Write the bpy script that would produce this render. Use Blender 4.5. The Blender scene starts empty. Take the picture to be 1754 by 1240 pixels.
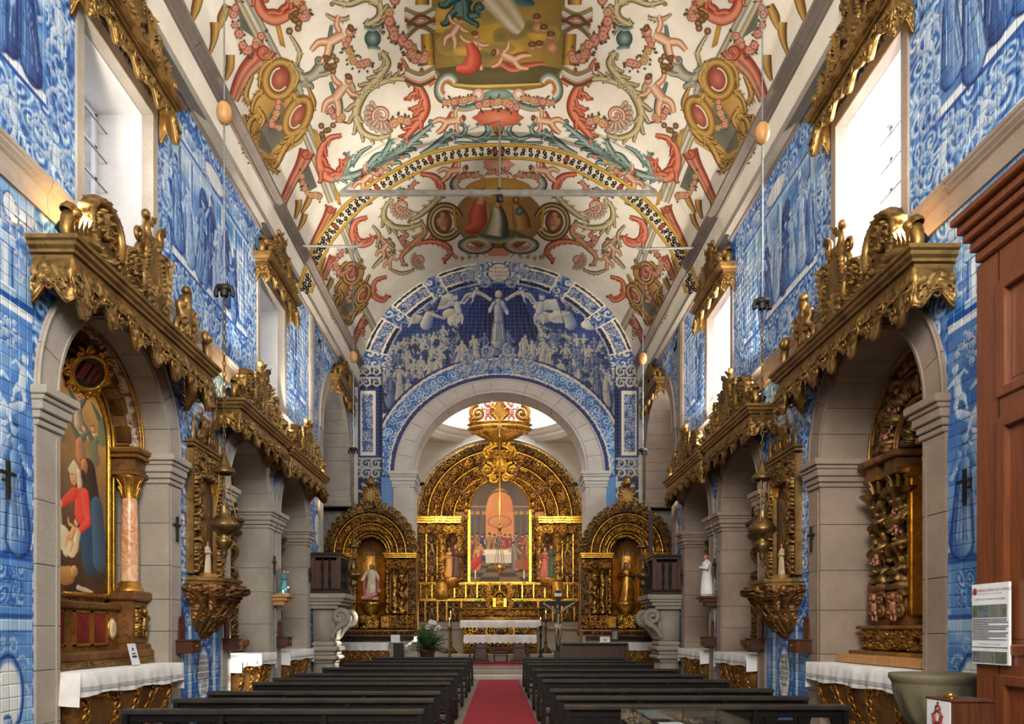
import bpy, math, random
import numpy as np
from mathutils import Vector, Matrix
from mathutils.geometry import tessellate_polygon
PI = math.pi
random.seed(7)
SC = bpy.context.scene
COL = SC.collection

# ------------------------------------------------------------------ camera
F, CX, CY, EYE = 1240.0, 854.0, 1080.0, 1.7      # focal length and principal point in pixels of the 1754 x 1240 frame
cam_d = bpy.data.cameras.new('camera'); cam = bpy.data.objects.new('camera', cam_d); COL.objects.link(cam)
cam.location = (0, 0, EYE); cam.rotation_euler = (PI / 2, 0, 0)
cam_d.sensor_width = 36; cam_d.lens = F / 1754 * 36
cam_d.shift_x = (877 - CX) / 1754; cam_d.shift_y = (CY - 620) / 1754
cam_d.clip_end = 200
SC.camera = cam

# ------------------------------------------------------------------ world, sun, daylight, exposure
SC.view_settings.view_transform = 'Standard'; SC.view_settings.look = 'None'
SC.view_settings.gamma = 1; SC.view_settings.use_curve_mapping = False
SC.view_settings.exposure = 0.5
wd = bpy.data.worlds.new('sky'); SC.world = wd; wd.use_nodes = True
bg = wd.node_tree.nodes['Background']; bg.inputs[0].default_value = (0.86, 0.93, 1.0, 1); bg.inputs[1].default_value = 1.2

def light(name, kind, loc, target, energy, color=(1, 1, 1), size=1.0, size_y=None, spot=None, blend=0.6):
    d = bpy.data.lights.new(name, kind); o = bpy.data.objects.new(name, d); COL.objects.link(o)
    o.location = loc; d.energy = energy; d.color = color
    if target is not None:
        o.rotation_euler = (Vector(target) - Vector(loc)).to_track_quat('-Z', 'Y').to_euler()
    if kind == 'AREA':
        d.shape = 'RECTANGLE'; d.size = size; d.size_y = size_y or size
    elif kind == 'SPOT':
        d.spot_size = spot; d.spot_blend = blend; d.shadow_soft_size = size
    elif kind == 'POINT':
        d.shadow_soft_size = size
    return o

sun = light('sun', 'SUN', (20, 0, 20), None, 10.0, (1.0, 0.95, 0.86))
sun.rotation_euler = Vector((-10.9, 4.35, -7.45)).to_track_quat('-Z', 'Y').to_euler(); sun.data.angle = 0.009
# daylight through the windows (upright opening, centre y, centre z, width, height)
WINS = {-1: [(9.93, 8.2, 1.78, 2.4), (16.6, 8.2, 1.74, 2.4), (23.25, 8.0, 3.0, 2.6)],
        1: [(10.2, 8.2, 1.78, 2.4), (17.05, 8.2, 1.74, 2.4), (23.5, 8.0, 3.0, 2.6)]}
for s in (-1, 1):
    for k, (y, z, w, h) in enumerate(WINS[s]):
        if s < 0 and k < 2: continue          # the shaded side: plain sky light
        e = (420 if s > 0 else 60) * (1.0 if k < 2 else 0.75)
        light('window_daylight', 'AREA', (s * (6.9 if k < 2 else 7.9), y, z + 0.6), (0, y, 5.2), e, (0.93, 0.96, 1.0), w, h)
light('rear_fill', 'AREA', (0, -2.6, 8.2), (0, 20, 6.5), 1500, (1.0, 0.97, 0.92), 5.0, 4.5)  # added fill light from behind the viewer; its window is unseen
light('dome_daylight', 'AREA', (0, 30.5, 16.5), (0, 31, 0), 520, (0.97, 0.98, 1.0), 4.5, 4.5)

FLOOD, SIDEF, HIGHF = 1650.0, 420.0, 250.0          # watts of the church's own floodlights and the added retable spots (built further down)

# ------------------------------------------------------------------ mesh helper
class MB:
    def __init__(s):
        s.V = []; s.Q = []; s.T = []; s.C = []; s.n = 0
    def add(s, v, f, c=None):
        v = np.asarray(v, float).reshape(-1, 3); f = np.asarray(f, dtype=np.int64)
        if len(f) == 0: return s
        (s.Q if f.shape[1] == 4 else s.T).append(f + s.n)
        s.V.append(v); s.n += len(v)
        if c is not None:
            c = np.asarray(c, float)
            if c.ndim == 1: c = np.tile(c[:3], (len(v), 1))
        s.C.append((len(v), c))
        return s
    def mix(s, v, quads, tris):
        v = np.asarray(v, float)
        if len(quads): s.Q.append(np.asarray(quads, dtype=np.int64) + s.n)
        if len(tris): s.T.append(np.asarray(tris, dtype=np.int64) + s.n)
        s.V.append(v); s.n += len(v); s.C.append((len(v), None)); return s
    def join(s, o, M=None):
        if o.n == 0: return s
        v = o.verts()
        if M is not None: v = M(v) if callable(M) else v @ np.asarray(M)[:3, :3].T + np.asarray(M)[:3, 3]
        for q in o.Q: s.Q.append(q + s.n)
        for t in o.T: s.T.append(t + s.n)
        s.V.append(v); s.C += o.C; s.n += len(v); return s
    def verts(s): return np.vstack(s.V) if s.V else np.zeros((0, 3))
    def mapped(s, fn):
        o = MB(); o.V = [fn(s.verts())]; o.Q = s.Q; o.T = s.T; o.C = s.C; o.n = s.n; return o
    # ---- shapes
    def box(s, x0, x1, y0, y1, z0, z1, b=0.0):
        if x1 < x0: x0, x1 = x1, x0
        if y1 < y0: y0, y1 = y1, y0
        if z1 < z0: z0, z1 = z1, z0
        if b <= 0:
            v = [(x, y, z) for z in (z0, z1) for y in (y0, y1) for x in (x0, x1)]
            return s.add(v, [(0, 2, 3, 1), (4, 5, 7, 6), (0, 1, 5, 4), (2, 6, 7, 3), (0, 4, 6, 2), (1, 3, 7, 5)])
        b = min(b, (x1 - x0) * .45, (y1 - y0) * .45, (z1 - z0) * .45)
        def ring(x0, x1, y0, y1, z): return [(x0, y0, z), (x1, y0, z), (x1, y1, z), (x0, y1, z)]
        R = ring(x0 + b, x1 - b, y0 + b, y1 - b, z0), ring(x0, x1, y0, y1, z0 + b), ring(x0, x1, y0, y1, z1 - b), ring(x0 + b, x1 - b, y0 + b, y1 - b, z1)
        v = sum(R, []); f = [(3, 2, 1, 0), (12, 13, 14, 15)]
        for k in range(3):
            for i in range(4):
                j = (i + 1) % 4; f.append((k * 4 + i, k * 4 + j, k * 4 + 4 + j, k * 4 + 4 + i))
        return s.add(v, f)
    def grid(s, P, closed_u=False, closed_v=False, c=None):
        """P: (nu, nv, 3) array of points"""
        nu, nv = P.shape[:2]
        iu = np.arange(nu if closed_u else nu - 1); iv = np.arange(nv if closed_v else nv - 1)
        A, B = np.meshgrid(iu, iv, indexing='ij'); A2 = (A + 1) % nu; B2 = (B + 1) % nv
        f = np.stack([A * nv + B, A2 * nv + B, A2 * nv + B2, A * nv + B2], -1).reshape(-1, 4)
        return s.add(P.reshape(-1, 3), f, None if c is None else np.asarray(c).reshape(-1, 3))
    def lathe(s, prof, cx=0, cy=0, n=16, a0=0, a1=2 * PI, rfun=None, z0=0):
        prof = np.asarray(prof, float); full = abs(a1 - a0 - 2 * PI) < 1e-6
        a = np.linspace(a0, a1, n, endpoint=not full)
        r = prof[:, 0][:, None] * np.ones_like(a)[None]; z = prof[:, 1][:, None] * np.ones_like(a)[None]
        if rfun is not None: r = r * rfun(a[None], z)
        P = np.stack([cx + r * np.cos(a), cy + r * np.sin(a), z + z0], -1)
        return s.grid(P, False, full)
    def tube(s, pts, rad, n=6, flat=1.0, up=None, cap=True):
        p = np.asarray(pts, float); m = len(p); rad = np.broadcast_to(np.asarray(rad, float), (m,))
        t = np.gradient(p, axis=0); t /= np.linalg.norm(t, axis=1)[:, None] + 1e-9
        if up is None:
            up = np.array([0., 0, 1.]) if abs(t[:, 2]).mean() < .8 else np.array([1., 0, 0])
        up = np.asarray(up, float)
        a = np.cross(t, up); a /= np.linalg.norm(a, axis=1)[:, None] + 1e-9
        b = np.cross(a, t)
        th = np.linspace(0, 2 * PI, n, endpoint=False)
        P = p[:, None] + rad[:, None, None] * (np.cos(th)[None, :, None] * a[:, None] + flat * np.sin(th)[None, :, None] * b[:, None])
        return s.grid(P, False, True)
    def ball(s, c, r, nu=6, nv=8):
        r = np.broadcast_to(np.asarray(r, float), (3,)); a = np.linspace(-PI / 2, PI / 2, nu); b = np.linspace(0, 2 * PI, nv, endpoint=False)
        A, B = np.meshgrid(a, b, indexing='ij')
        return s.grid(np.stack([c[0] + r[0] * np.cos(A) * np.cos(B), c[1] + r[1] * np.cos(A) * np.sin(B), c[2] + r[2] * np.sin(A)], -1), False, True)
    def extrude(s, poly, axis_map, h0, h1, holes=()):
        """2D polygon (p,q) with optional holes, extruded between h0 and h1; axis_map(p,q,h)->xyz"""
        loops = [list(poly)] + [list(h) for h in holes]
        tri = tessellate_polygon([[Vector((a, b, 0)) for a, b in l] for l in loops])
        flat = [pt for l in loops for pt in l]; n = len(flat)
        v = [axis_map(a, b, h0) for a, b in flat] + [axis_map(a, b, h1) for a, b in flat]
        T = [tuple(t) for t in tri] + [tuple(i + n for i in reversed(t)) for t in tri]
        Q = []; k = 0
        for l in loops:
            m = len(l)
            for i in range(m): Q.append((k + i, k + (i + 1) % m, n + k + (i + 1) % m, n + k + i))
            k += m
        return s.mix(v, Q, T)
    def sweep(s, prof, path_fn, ts, closed_prof=False):
        """prof: list of (a,b); path_fn(t,a,b)->xyz"""
        P = np.array([[path_fn(t, a, b) for a, b in prof] for t in ts], float)
        return s.grid(P, False, closed_prof)
    def cone_fan(s, ring, apex):
        n = len(ring); return s.add(list(ring) + [apex], [(i, (i + 1) % n, n) for i in range(n)])
    def build(s, name, smooth=True):
        me = bpy.data.meshes.new(name); v = s.verts()
        q = np.vstack(s.Q) if s.Q else np.zeros((0, 4), int); t = np.vstack(s.T) if s.T else np.zeros((0, 3), int)
        me.vertices.add(len(v)); me.vertices.foreach_set('co', v.astype(np.float32).ravel())
        li = np.concatenate([q.ravel(), t.ravel()]).astype(np.int32)
        me.loops.add(len(li)); me.loops.foreach_set('vertex_index', li)
        npoly = len(q) + len(t); me.polygons.add(npoly)
        st = np.concatenate([np.arange(len(q)) * 4, len(q) * 4 + np.arange(len(t)) * 3]).astype(np.int32)
        me.polygons.foreach_set('loop_start', st)
        me.polygons.foreach_set('use_smooth', np.full(npoly, bool(smooth)))
        if any(c is not None for _, c in s.C):
            c = np.vstack([np.zeros((k, 3)) if c is None else c for k, c in s.C])
            if len(c) == len(v):
                at = me.color_attributes.new('Col', 'FLOAT_COLOR', 'POINT')
                at.data.foreach_set('color', np.hstack([lin(c), np.ones((len(c), 1))]).astype(np.float32).ravel())
        me.update(calc_edges=True)
        return me

def lin(c):
    c = np.clip(np.asarray(c, float), 0, 1)
    return np.where(c <= .04045, c / 12.92, ((c + .055) / 1.055) ** 2.4)
def rgb(r, g, b): return tuple(float(x) for x in lin(np.array([r, g, b]) / 255.0)) + (1.0,)

def tag(o, label=None, cat=None, group=None, kind=None):
    if label: o['label'] = label
    if cat: o['category'] = cat
    if group: o['group'] = group
    if kind: o['kind'] = kind
    return o
def wloc(p):
    v = Vector((0, 0, 0))
    while p is not None: v = v + p.location; p = p.parent
    return np.array(v)
def ob(name, mb, m, parent=None, loc=(0, 0, 0), smooth=True, local=False):
    """one mesh object; the builder holds world coordinates unless local is set"""
    base = np.array(loc, float) + (wloc(parent) if parent is not None else 0)
    if not local and mb.n: mb = mb.mapped(lambda v: v - base)
    me = mb.build(name, smooth) if isinstance(mb, MB) else mb
    if m is not None: me.materials.append(m)
    o = bpy.data.objects.new(name, me); COL.objects.link(o); o.location = loc; o.parent = parent
    return o
def inst(name, me, parent, loc, rot=None, scale=None):
    o = bpy.data.objects.new(name, me); COL.objects.link(o); o.location = loc; o.parent = parent
    if rot is not None: o.rotation_euler = rot
    if scale is not None: o.scale = scale
    return o
def thing(name, loc, label, cat, group=None, kind=None):
    o = bpy.data.objects.new(name, None); COL.objects.link(o); o.location = loc; o.empty_display_size = .1
    return tag(o, label, cat, group, kind)
def copy_tree(o, parent=None):
    c = o.copy(); COL.objects.link(c); c.parent = parent
    for ch in list(o.children): copy_tree(ch, c)
    return c
def struct(name, mb, m, **k): return tag(ob(name, mb, m, **k), kind='structure')

def text_mb(txt, size, axis_map, align='CENTER', depth=0.0):
    cu = bpy.data.curves.new('t', 'FONT'); cu.body = txt; cu.size = size; cu.align_x = align; cu.resolution_u = 2; cu.space_line = .95
    o = bpy.data.objects.new('t', cu); COL.objects.link(o)
    dg = bpy.context.evaluated_depsgraph_get(); me = bpy.data.meshes.new_from_object(o.evaluated_get(dg))
    v = np.zeros(len(me.vertices) * 3); me.vertices.foreach_get('co', v); v = v.reshape(-1, 3)
    T = []
    for p in me.polygons:
        ix = list(p.vertices)
        for k in range(1, len(ix) - 1): T.append((ix[0], ix[k], ix[k + 1]))
    bpy.data.objects.remove(o); bpy.data.curves.remove(cu); bpy.data.meshes.remove(me)
    mb = MB()
    if len(T): mb.mix(np.array([axis_map(a, b, depth) for a, b, _ in v]), [], T)
    return mb

# ------------------------------------------------------------------ fields: curls, noise
_rng = np.random.RandomState(3)
_HT = _rng.rand(8, 64, 64)
def hsh(k, i, j): return _HT[k % 8, np.mod(i + k * 7, 64), np.mod(j + k * 13, 64)]
def vnoise(u, v, k=0):
    i = np.floor(u).astype(int); j = np.floor(v).astype(int); a = u - i; b = v - j
    a = a * a * (3 - 2 * a); b = b * b * (3 - 2 * b)
    return (hsh(k, i, j) * (1 - a) + hsh(k, i + 1, j) * a) * (1 - b) + (hsh(k, i, j + 1) * (1 - a) + hsh(k, i + 1, j + 1) * a) * b
def fbm(u, v, k=0, o=3):
    s = 0; a = .5
    for q in range(o): s = s + a * vnoise(u * 2 ** q, v * 2 ** q, k + q); a *= .5
    return s / (1 - .5 ** o)
def curls(u, v, cell, k=0, turns=2.2, lobes=6):
    """height 0..1 of a field of leafy volutes, one per jittered cell"""
    u = np.asarray(u, float) / cell; v = np.asarray(v, float) / cell
    i0 = np.floor(u).astype(int); j0 = np.floor(v).astype(int)
    best = np.zeros_like(u)
    for di in (-1, 0, 1):
        for dj in (-1, 0, 1):
            i = i0 + di; j = j0 + dj
            cx = i + .5 + .5 * (hsh(k, i, j) - .5); cy = j + .5 + .5 * (hsh(k + 1, i, j) - .5)
            dx = u - cx; dy = v - cy; sg = np.where((i + j) % 2 == 0, 1., -1.)
            r = np.sqrt(dx * dx + dy * dy) / (.62 + .25 * hsh(k + 2, i, j)); th = np.arctan2(dy, dx) * sg + 6.28 * hsh(k + 3, i, j)
            edge = 1 + .12 * np.cos(lobes * th + 9 * r)
            h = (.5 + .5 * np.cos(2 * PI * turns * r - th)) * np.clip(1.15 - (r * edge) ** 2, 0, 1)
            best = np.maximum(best, h)
    return best
# ------------------------------------------------------------------ materials (all node based)
class NT:
    def __init__(s, name):
        s.m = bpy.data.materials.new(name); s.m.use_nodes = True; s.t = s.m.node_tree; s.b = s.t.nodes['Principled BSDF']
        s.co = s.t.nodes.new('ShaderNodeTexCoord'); s.geo = None
    def n(s, kind, **kw):
        x = s.t.nodes.new('ShaderNode' + kind)
        for k, v in kw.items():
            if k.startswith('i_'):
                key = k[2:]; x.inputs[int(key) if key.isdigit() else key].default_value = v
            else: setattr(x, k, v)
        return x
    def l(s, a, b): s.t.links.new(a, b)
    def pos(s):
        if s.geo is None: s.geo = s.n('NewGeometry')
        return s.geo.outputs['Position']
    def noise(s, scale, detail=3, rough=.55, vec=None, dist=0.0):
        x = s.n('TexNoise'); x.inputs['Scale'].default_value = scale; x.inputs['Detail'].default_value = detail
        x.inputs['Roughness'].default_value = rough; x.inputs['Distortion'].default_value = dist
        s.l(vec or s.pos(), x.inputs['Vector']); return x.outputs['Fac']
    def ramp(s, fac, stops):
        r = s.n('ValToRGB'); e = r.color_ramp.elements
        while len(e) < len(stops): e.new(.5)
        for el, (p, c) in zip(e, stops): el.position = p; el.color = c if len(c) == 4 else tuple(c) + (1,)
        s.l(fac, r.inputs[0]); return r.outputs[0]
    def mixc(s, fac, a, b, mode='MIX'):
        x = s.n('MixRGB', blend_type=mode)
        for i, v in ((0, fac), (1, a), (2, b)):
            if hasattr(v, 'default_value'): s.l(v, x.inputs[i])
            else: x.inputs[i].default_value = v
        return x.outputs[0]
    def math(s, op, a, b=0.0):
        x = s.n('Math', operation=op)
        for i, v in ((0, a), (1, b)):
            if hasattr(v, 'default_value'): s.l(v, x.inputs[i])
            else: x.inputs[i].default_value = v
        return x.outputs[0]
    def bump(s, h, strength=.3, dist=.01):
        x = s.n('Bump'); x.inputs['Strength'].default_value = strength; x.inputs['Distance'].default_value = dist
        s.l(h, x.inputs['Height']); s.l(x.outputs[0], s.b.inputs['Normal'])
    def set(s, color=None, rough=.5, metal=0.0, spec=None):
        if color is not None:
            if hasattr(color, 'default_value'): s.l(color, s.b.inputs['Base Color'])
            else: s.b.inputs['Base Color'].default_value = color
        if hasattr(rough, 'default_value'): s.l(rough, s.b.inputs['Roughness'])
        else: s.b.inputs['Roughness'].default_value = rough
        s.b.inputs['Metallic'].default_value = metal
        if spec is not None: s.b.inputs['Specular IOR Level'].default_value = spec
        return s.m

def mat_two(name, c1, c2, scale=4, rough=.6, metal=0, bump=0.0, bscale=60, lo=.35, hi=.65, detail=4, spec=None, dist=0.0):
    t = NT(name); c = t.ramp(t.noise(scale, detail, dist=dist), [(lo, c1), (hi, c2)])
    if bump: t.bump(t.noise(bscale, 3), bump, .01)
    return t.set(c, rough, metal, spec)

def mat_gold(name, hi, lo, patina, rough=.32, metal=.85, b=.35, recess_shade=None):
    recess_shade = recess_shade or rgb(58, 34, 20)
    t = NT(name)
    c = t.ramp(t.noise(2.5, 4), [(.3, lo), (.62, hi)])
    p = t.ramp(t.noise(11, 4, .65), [(.52, (0, 0, 0)), (.68, (1, 1, 1))])
    c = t.mixc(t.math('MULTIPLY', p, .55), c, patina)
    t.bump(t.noise(55, 4, .6, dist=.6), b, .012)
    g = t.n('VertexColor'); g.layer_name = 'Col'          # marks low parts of the carving, coloured brown to paint in recess shade
    gs = t.n('SeparateColor'); t.l(g.outputs[0], gs.inputs[0])
    c = t.mixc(gs.outputs[0], c, recess_shade)
    r = t.math('ADD', t.math('MULTIPLY', t.noise(9, 2), .22), rough - .11)
    return t.set(c, r, metal)

M = {}
M['gold'] = mat_gold('gilding', rgb(198, 146, 64), rgb(140, 92, 34), rgb(74, 44, 22), .3, .8)
M['gold_dark'] = mat_gold('old_gilding', rgb(158, 122, 66), rgb(112, 82, 42), rgb(60, 42, 26), .33, .75)
M['gold_brown'] = mat_gold('brown_gilding', rgb(150, 106, 56), rgb(98, 62, 32), rgb(52, 32, 22), .42, .55)
M['gold_bright'] = mat_gold('bright_gilding', rgb(224, 174, 66), rgb(190, 136, 42), rgb(124, 78, 28), .26, .85, .15)
M['polychrome'] = mat_two('polychrome_flesh', rgb(196, 140, 112), rgb(150, 84, 60), 9, .5)

def mat_stone(name, c1, c2, speck, rough=.85, b=.35):
    t = NT(name)
    c = t.ramp(t.noise(1.3, 5, .6), [(.3, c1), (.7, c2)])
    s = t.ramp(t.noise(90, 2, .5), [(.42, (0, 0, 0)), (.6, (1, 1, 1))])
    c = t.mixc(t.math('MULTIPLY', s, .35), c, speck)
    d = t.ramp(t.noise(3.1, 5, .7), [(.55, (0, 0, 0)), (.78, (1, 1, 1))])
    c = t.mixc(t.math('MULTIPLY', d, .3), c, speck)
    t.bump(t.noise(45, 4, .65), b, .01)
    return t.set(c, rough)
M['stone'] = mat_stone('granite', rgb(178, 168, 154), rgb(150, 140, 126), rgb(112, 103, 92))
M['stone_warm'] = mat_stone('warm_granite', rgb(170, 150, 132), rgb(138, 120, 104), rgb(100, 84, 72))
M['stone_cornice'] = mat_stone('cornice_granite', rgb(146, 132, 120), rgb(116, 104, 94), rgb(84, 74, 66))
M['stone_pale'] = mat_stone('pale_stone', rgb(214, 208, 200), rgb(194, 186, 176), rgb(164, 154, 142), .8, .2)
M['stone_dark'] = mat_stone('mossy_stone', rgb(120, 110, 86), rgb(92, 84, 62), rgb(64, 60, 44))
M['plaster'] = mat_stone('plaster', rgb(222, 218, 214), rgb(204, 198, 194), rgb(178, 172, 166), .9, .12)

def mat_paint(name, rough, spec=None, bump=.1, weather=.25, joints=None, coat=0.0):
    """painted surface: the paint's own colour comes from the colour attribute"""
    t = NT(name)
    a = t.n('VertexColor'); a.layer_name = 'Col'
    c = a.outputs[0]
    w = t.ramp(t.noise(2.2, 5, .6), [(.35, (.82, .80, .76)), (.7, (1, 1, 1))])
    c = t.mixc(weather, c, t.mixc(1.0, c, w, 'MULTIPLY'))
    if joints:
        sp = t.n('SeparateXYZ'); t.l(t.pos(), sp.inputs[0])
        m = None
        for ax in joints:
            fr = t.math('FRACT', t.math('DIVIDE', t.math('ADD', sp.outputs[ax], 20.0), .14))
            ln = t.math('LESS_THAN', t.math('ABSOLUTE', t.math('SUBTRACT', fr, .5)), .46)
            m = ln if m is None else t.math('MULTIPLY', m, ln)
        c = t.mixc(t.math('SUBTRACT', 1.0, m), c, t.mixc(.22, c, rgb(190, 190, 184)))
        t.bump(m, .5, .004)
    elif bump:
        t.bump(t.noise(38, 4), bump, .006)
    t.set(c, rough, 0, spec)
    if coat: t.b.inputs['Coat Weight'].default_value = coat; t.b.inputs['Coat Roughness'].default_value = .12
    return t.m
M['azulejo'] = mat_paint('glazed_tile', .16, .5, 0.05, .1)
M['azulejo_far'] = mat_paint('glazed_tile_far', .28, .4, 0, .1, joints=(0, 2))
M['fresco'] = mat_paint('ceiling_paint', .85, .1, .12, .45)
M['oil'] = mat_paint('oil_paint', .45, .3, .12, .25)
M['print'] = mat_paint('printed_paper', .6, .3, 0, 0)
M['grout'] = mat_two('grout', rgb(196, 190, 178), rgb(160, 152, 140), 6, .9)
M['ceiling'] = mat_two('ceiling_limewash', rgb(241, 234, 218), rgb(226, 215, 194), 1.4, .9, 0, .12, 20, .3, .72, 6)
M['black_wood'] = mat_two('black_wood', rgb(9, 8, 7), rgb(16, 13, 11), 6, .45, 0, .06, 40, spec=.25)
M['black_wood_worn'] = mat_two('worn_black_wood', rgb(34, 30, 26), rgb(50, 44, 38), 5, .36, 0, .05, 40)
def mat_wood(name, c1, c2, rough=.4, stretch=(18, 18, 1.2)):
    t = NT(name); mp = t.n('Mapping'); mp.inputs['Scale'].default_value = stretch; t.l(t.pos(), mp.inputs[0])
    nz = t.noise(1.6, 6, .6, vec=mp.outputs[0], dist=.4)
    t.bump(nz, .12, .01)
    return t.set(t.ramp(nz, [(.3, c1), (.7, c2)]), rough)
M['wood_red'] = mat_wood('varnished_wood', rgb(122, 68, 38), rgb(92, 48, 26), .3)
M['wood_brown'] = mat_wood('brown_wood', rgb(92, 52, 30), rgb(60, 32, 20), .38)
M['wood_dark'] = mat_wood('dark_wood', rgb(52, 36, 26), rgb(32, 22, 17), .36)
M['wood_light'] = mat_wood('turned_wood', rgb(196, 146, 84), rgb(164, 112, 58), .45)
M['carpet'] = mat_two('red_carpet', rgb(170, 44, 58), rgb(146, 32, 46), 30, .95, 0, .5, 300)
M['carpet_red'] = mat_two('bright_red_carpet', rgb(176, 20, 30), rgb(150, 14, 24), 30, .95, 0, .4, 300)
M['red_velvet'] = mat_two('red_velvet', rgb(150, 26, 34), rgb(110, 16, 24), 20, .9)
M['cloth'] = mat_two('white_linen', rgb(236, 234, 232), rgb(214, 210, 206), 3, .9, 0, .25, 160)
M['lace'] = mat_two('drawn_thread_lace', rgb(206, 204, 200), rgb(148, 146, 142), 120, .9, 0, .5, 160, .42, .58)
M['iron'] = mat_two('black_iron', rgb(28, 27, 26), rgb(48, 44, 40), 12, .5, .5)
M['grey_metal'] = mat_two('grey_painted_iron', rgb(136, 134, 128), rgb(112, 110, 104), 5, .55)
M['bronze'] = mat_two('dark_bronze', rgb(122, 96, 52), rgb(78, 60, 34), 8, .38, .8, .1, 60)
M['brass'] = mat_two('brass', rgb(224, 176, 92), rgb(190, 138, 60), 8, .25, .9)
M['pewter'] = mat_two('silver_figure', rgb(170, 160, 146), rgb(120, 110, 98), 10, .35, .7)
M['marble_orange'] = mat_two('orange_marble', rgb(196, 118, 66), rgb(224, 186, 148), 7, .3, 0, 0, 60, .36, .66, 6, None, 1.6)
M['marble_violet'] = mat_two('violet_brecha', rgb(112, 66, 62), rgb(214, 192, 160), 9, .35, 0, 0, 60, .42, .6, 6, None, 1.4)
M['ivory'] = mat_two('ivory_paint', rgb(222, 206, 172), rgb(196, 170, 124), 6, .5)
M['red_lacquer'] = mat_two('red_lacquer', rgb(126, 34, 30), rgb(92, 20, 20), 5, .35)
M['paper'] = mat_two('white_card', rgb(228, 228, 230), rgb(216, 216, 220), 3, .7)
M['ink'] = mat_two('dark_ink', rgb(40, 42, 56), rgb(58, 58, 70), 20, .7)
M['ink_red'] = mat_two('red_ink', rgb(120, 40, 40), rgb(140, 60, 50), 20, .7)
M['rope'] = mat_two('steel_cable', rgb(150, 154, 160), rgb(110, 114, 120), 40, .4, .7)
M['leaf'] = mat_two('fern_leaf', rgb(48, 84, 38), rgb(92, 118, 54), 6, .5)
M['leaf_dark'] = mat_two('dark_leaf', rgb(26, 52, 38), rgb(44, 76, 52), 6, .5)
M['teal'] = mat_two('teal_cloth', rgb(70, 168, 186), rgb(48, 140, 160), 10, .8)
M['pink'] = mat_two('painted_pink', rgb(222, 158, 142), rgb(196, 120, 108), 10, .5)
M['white_robe'] = mat_two('painted_white_robe', rgb(224, 214, 190), rgb(196, 178, 140), 6, .5)
M['red_robe'] = mat_two('painted_red_robe', rgb(176, 96, 84), rgb(136, 60, 56), 6, .5)
M['shop_floor'] = mat_stone('floor_slab', rgb(150, 138, 122), rgb(120, 110, 96), rgb(84, 76, 66), .5, .15)
def mat_glass(name, tint=(1, 1, 1, 1), gl=.12):
    t = NT(name); tr = t.n('BsdfTransparent'); tr.inputs[0].default_value = tint
    g = t.n('BsdfGlossy'); g.inputs['Roughness'].default_value = .03
    x = t.n('MixShader'); x.inputs[0].default_value = gl
    t.l(tr.outputs[0], x.inputs[1]); t.l(g.outputs[0], x.inputs[2])
    t.l(x.outputs[0], t.t.nodes['Material Output'].inputs[0]); return t.m
M['glass'] = mat_glass('window_glass', (.96, .97, 1, 1), .06)
M['case_glass'] = mat_glass('display_glass', (.93, .95, .95, 1), .16)
def mat_emit(name, c, e):
    t = NT(name); t.b.inputs['Base Color'].default_value = c
    t.b.inputs['Emission Color'].default_value = c; t.b.inputs['Emission Strength'].default_value = e; return t.m
M['lamp_warm'] = mat_emit('lamp_lens', rgb(255, 224, 160), 30)
M['flame'] = mat_emit('candle_flame', rgb(255, 190, 90), 12)
M['pearl'] = mat_emit('lamp_globe', rgb(255, 240, 224), 2.5)
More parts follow.
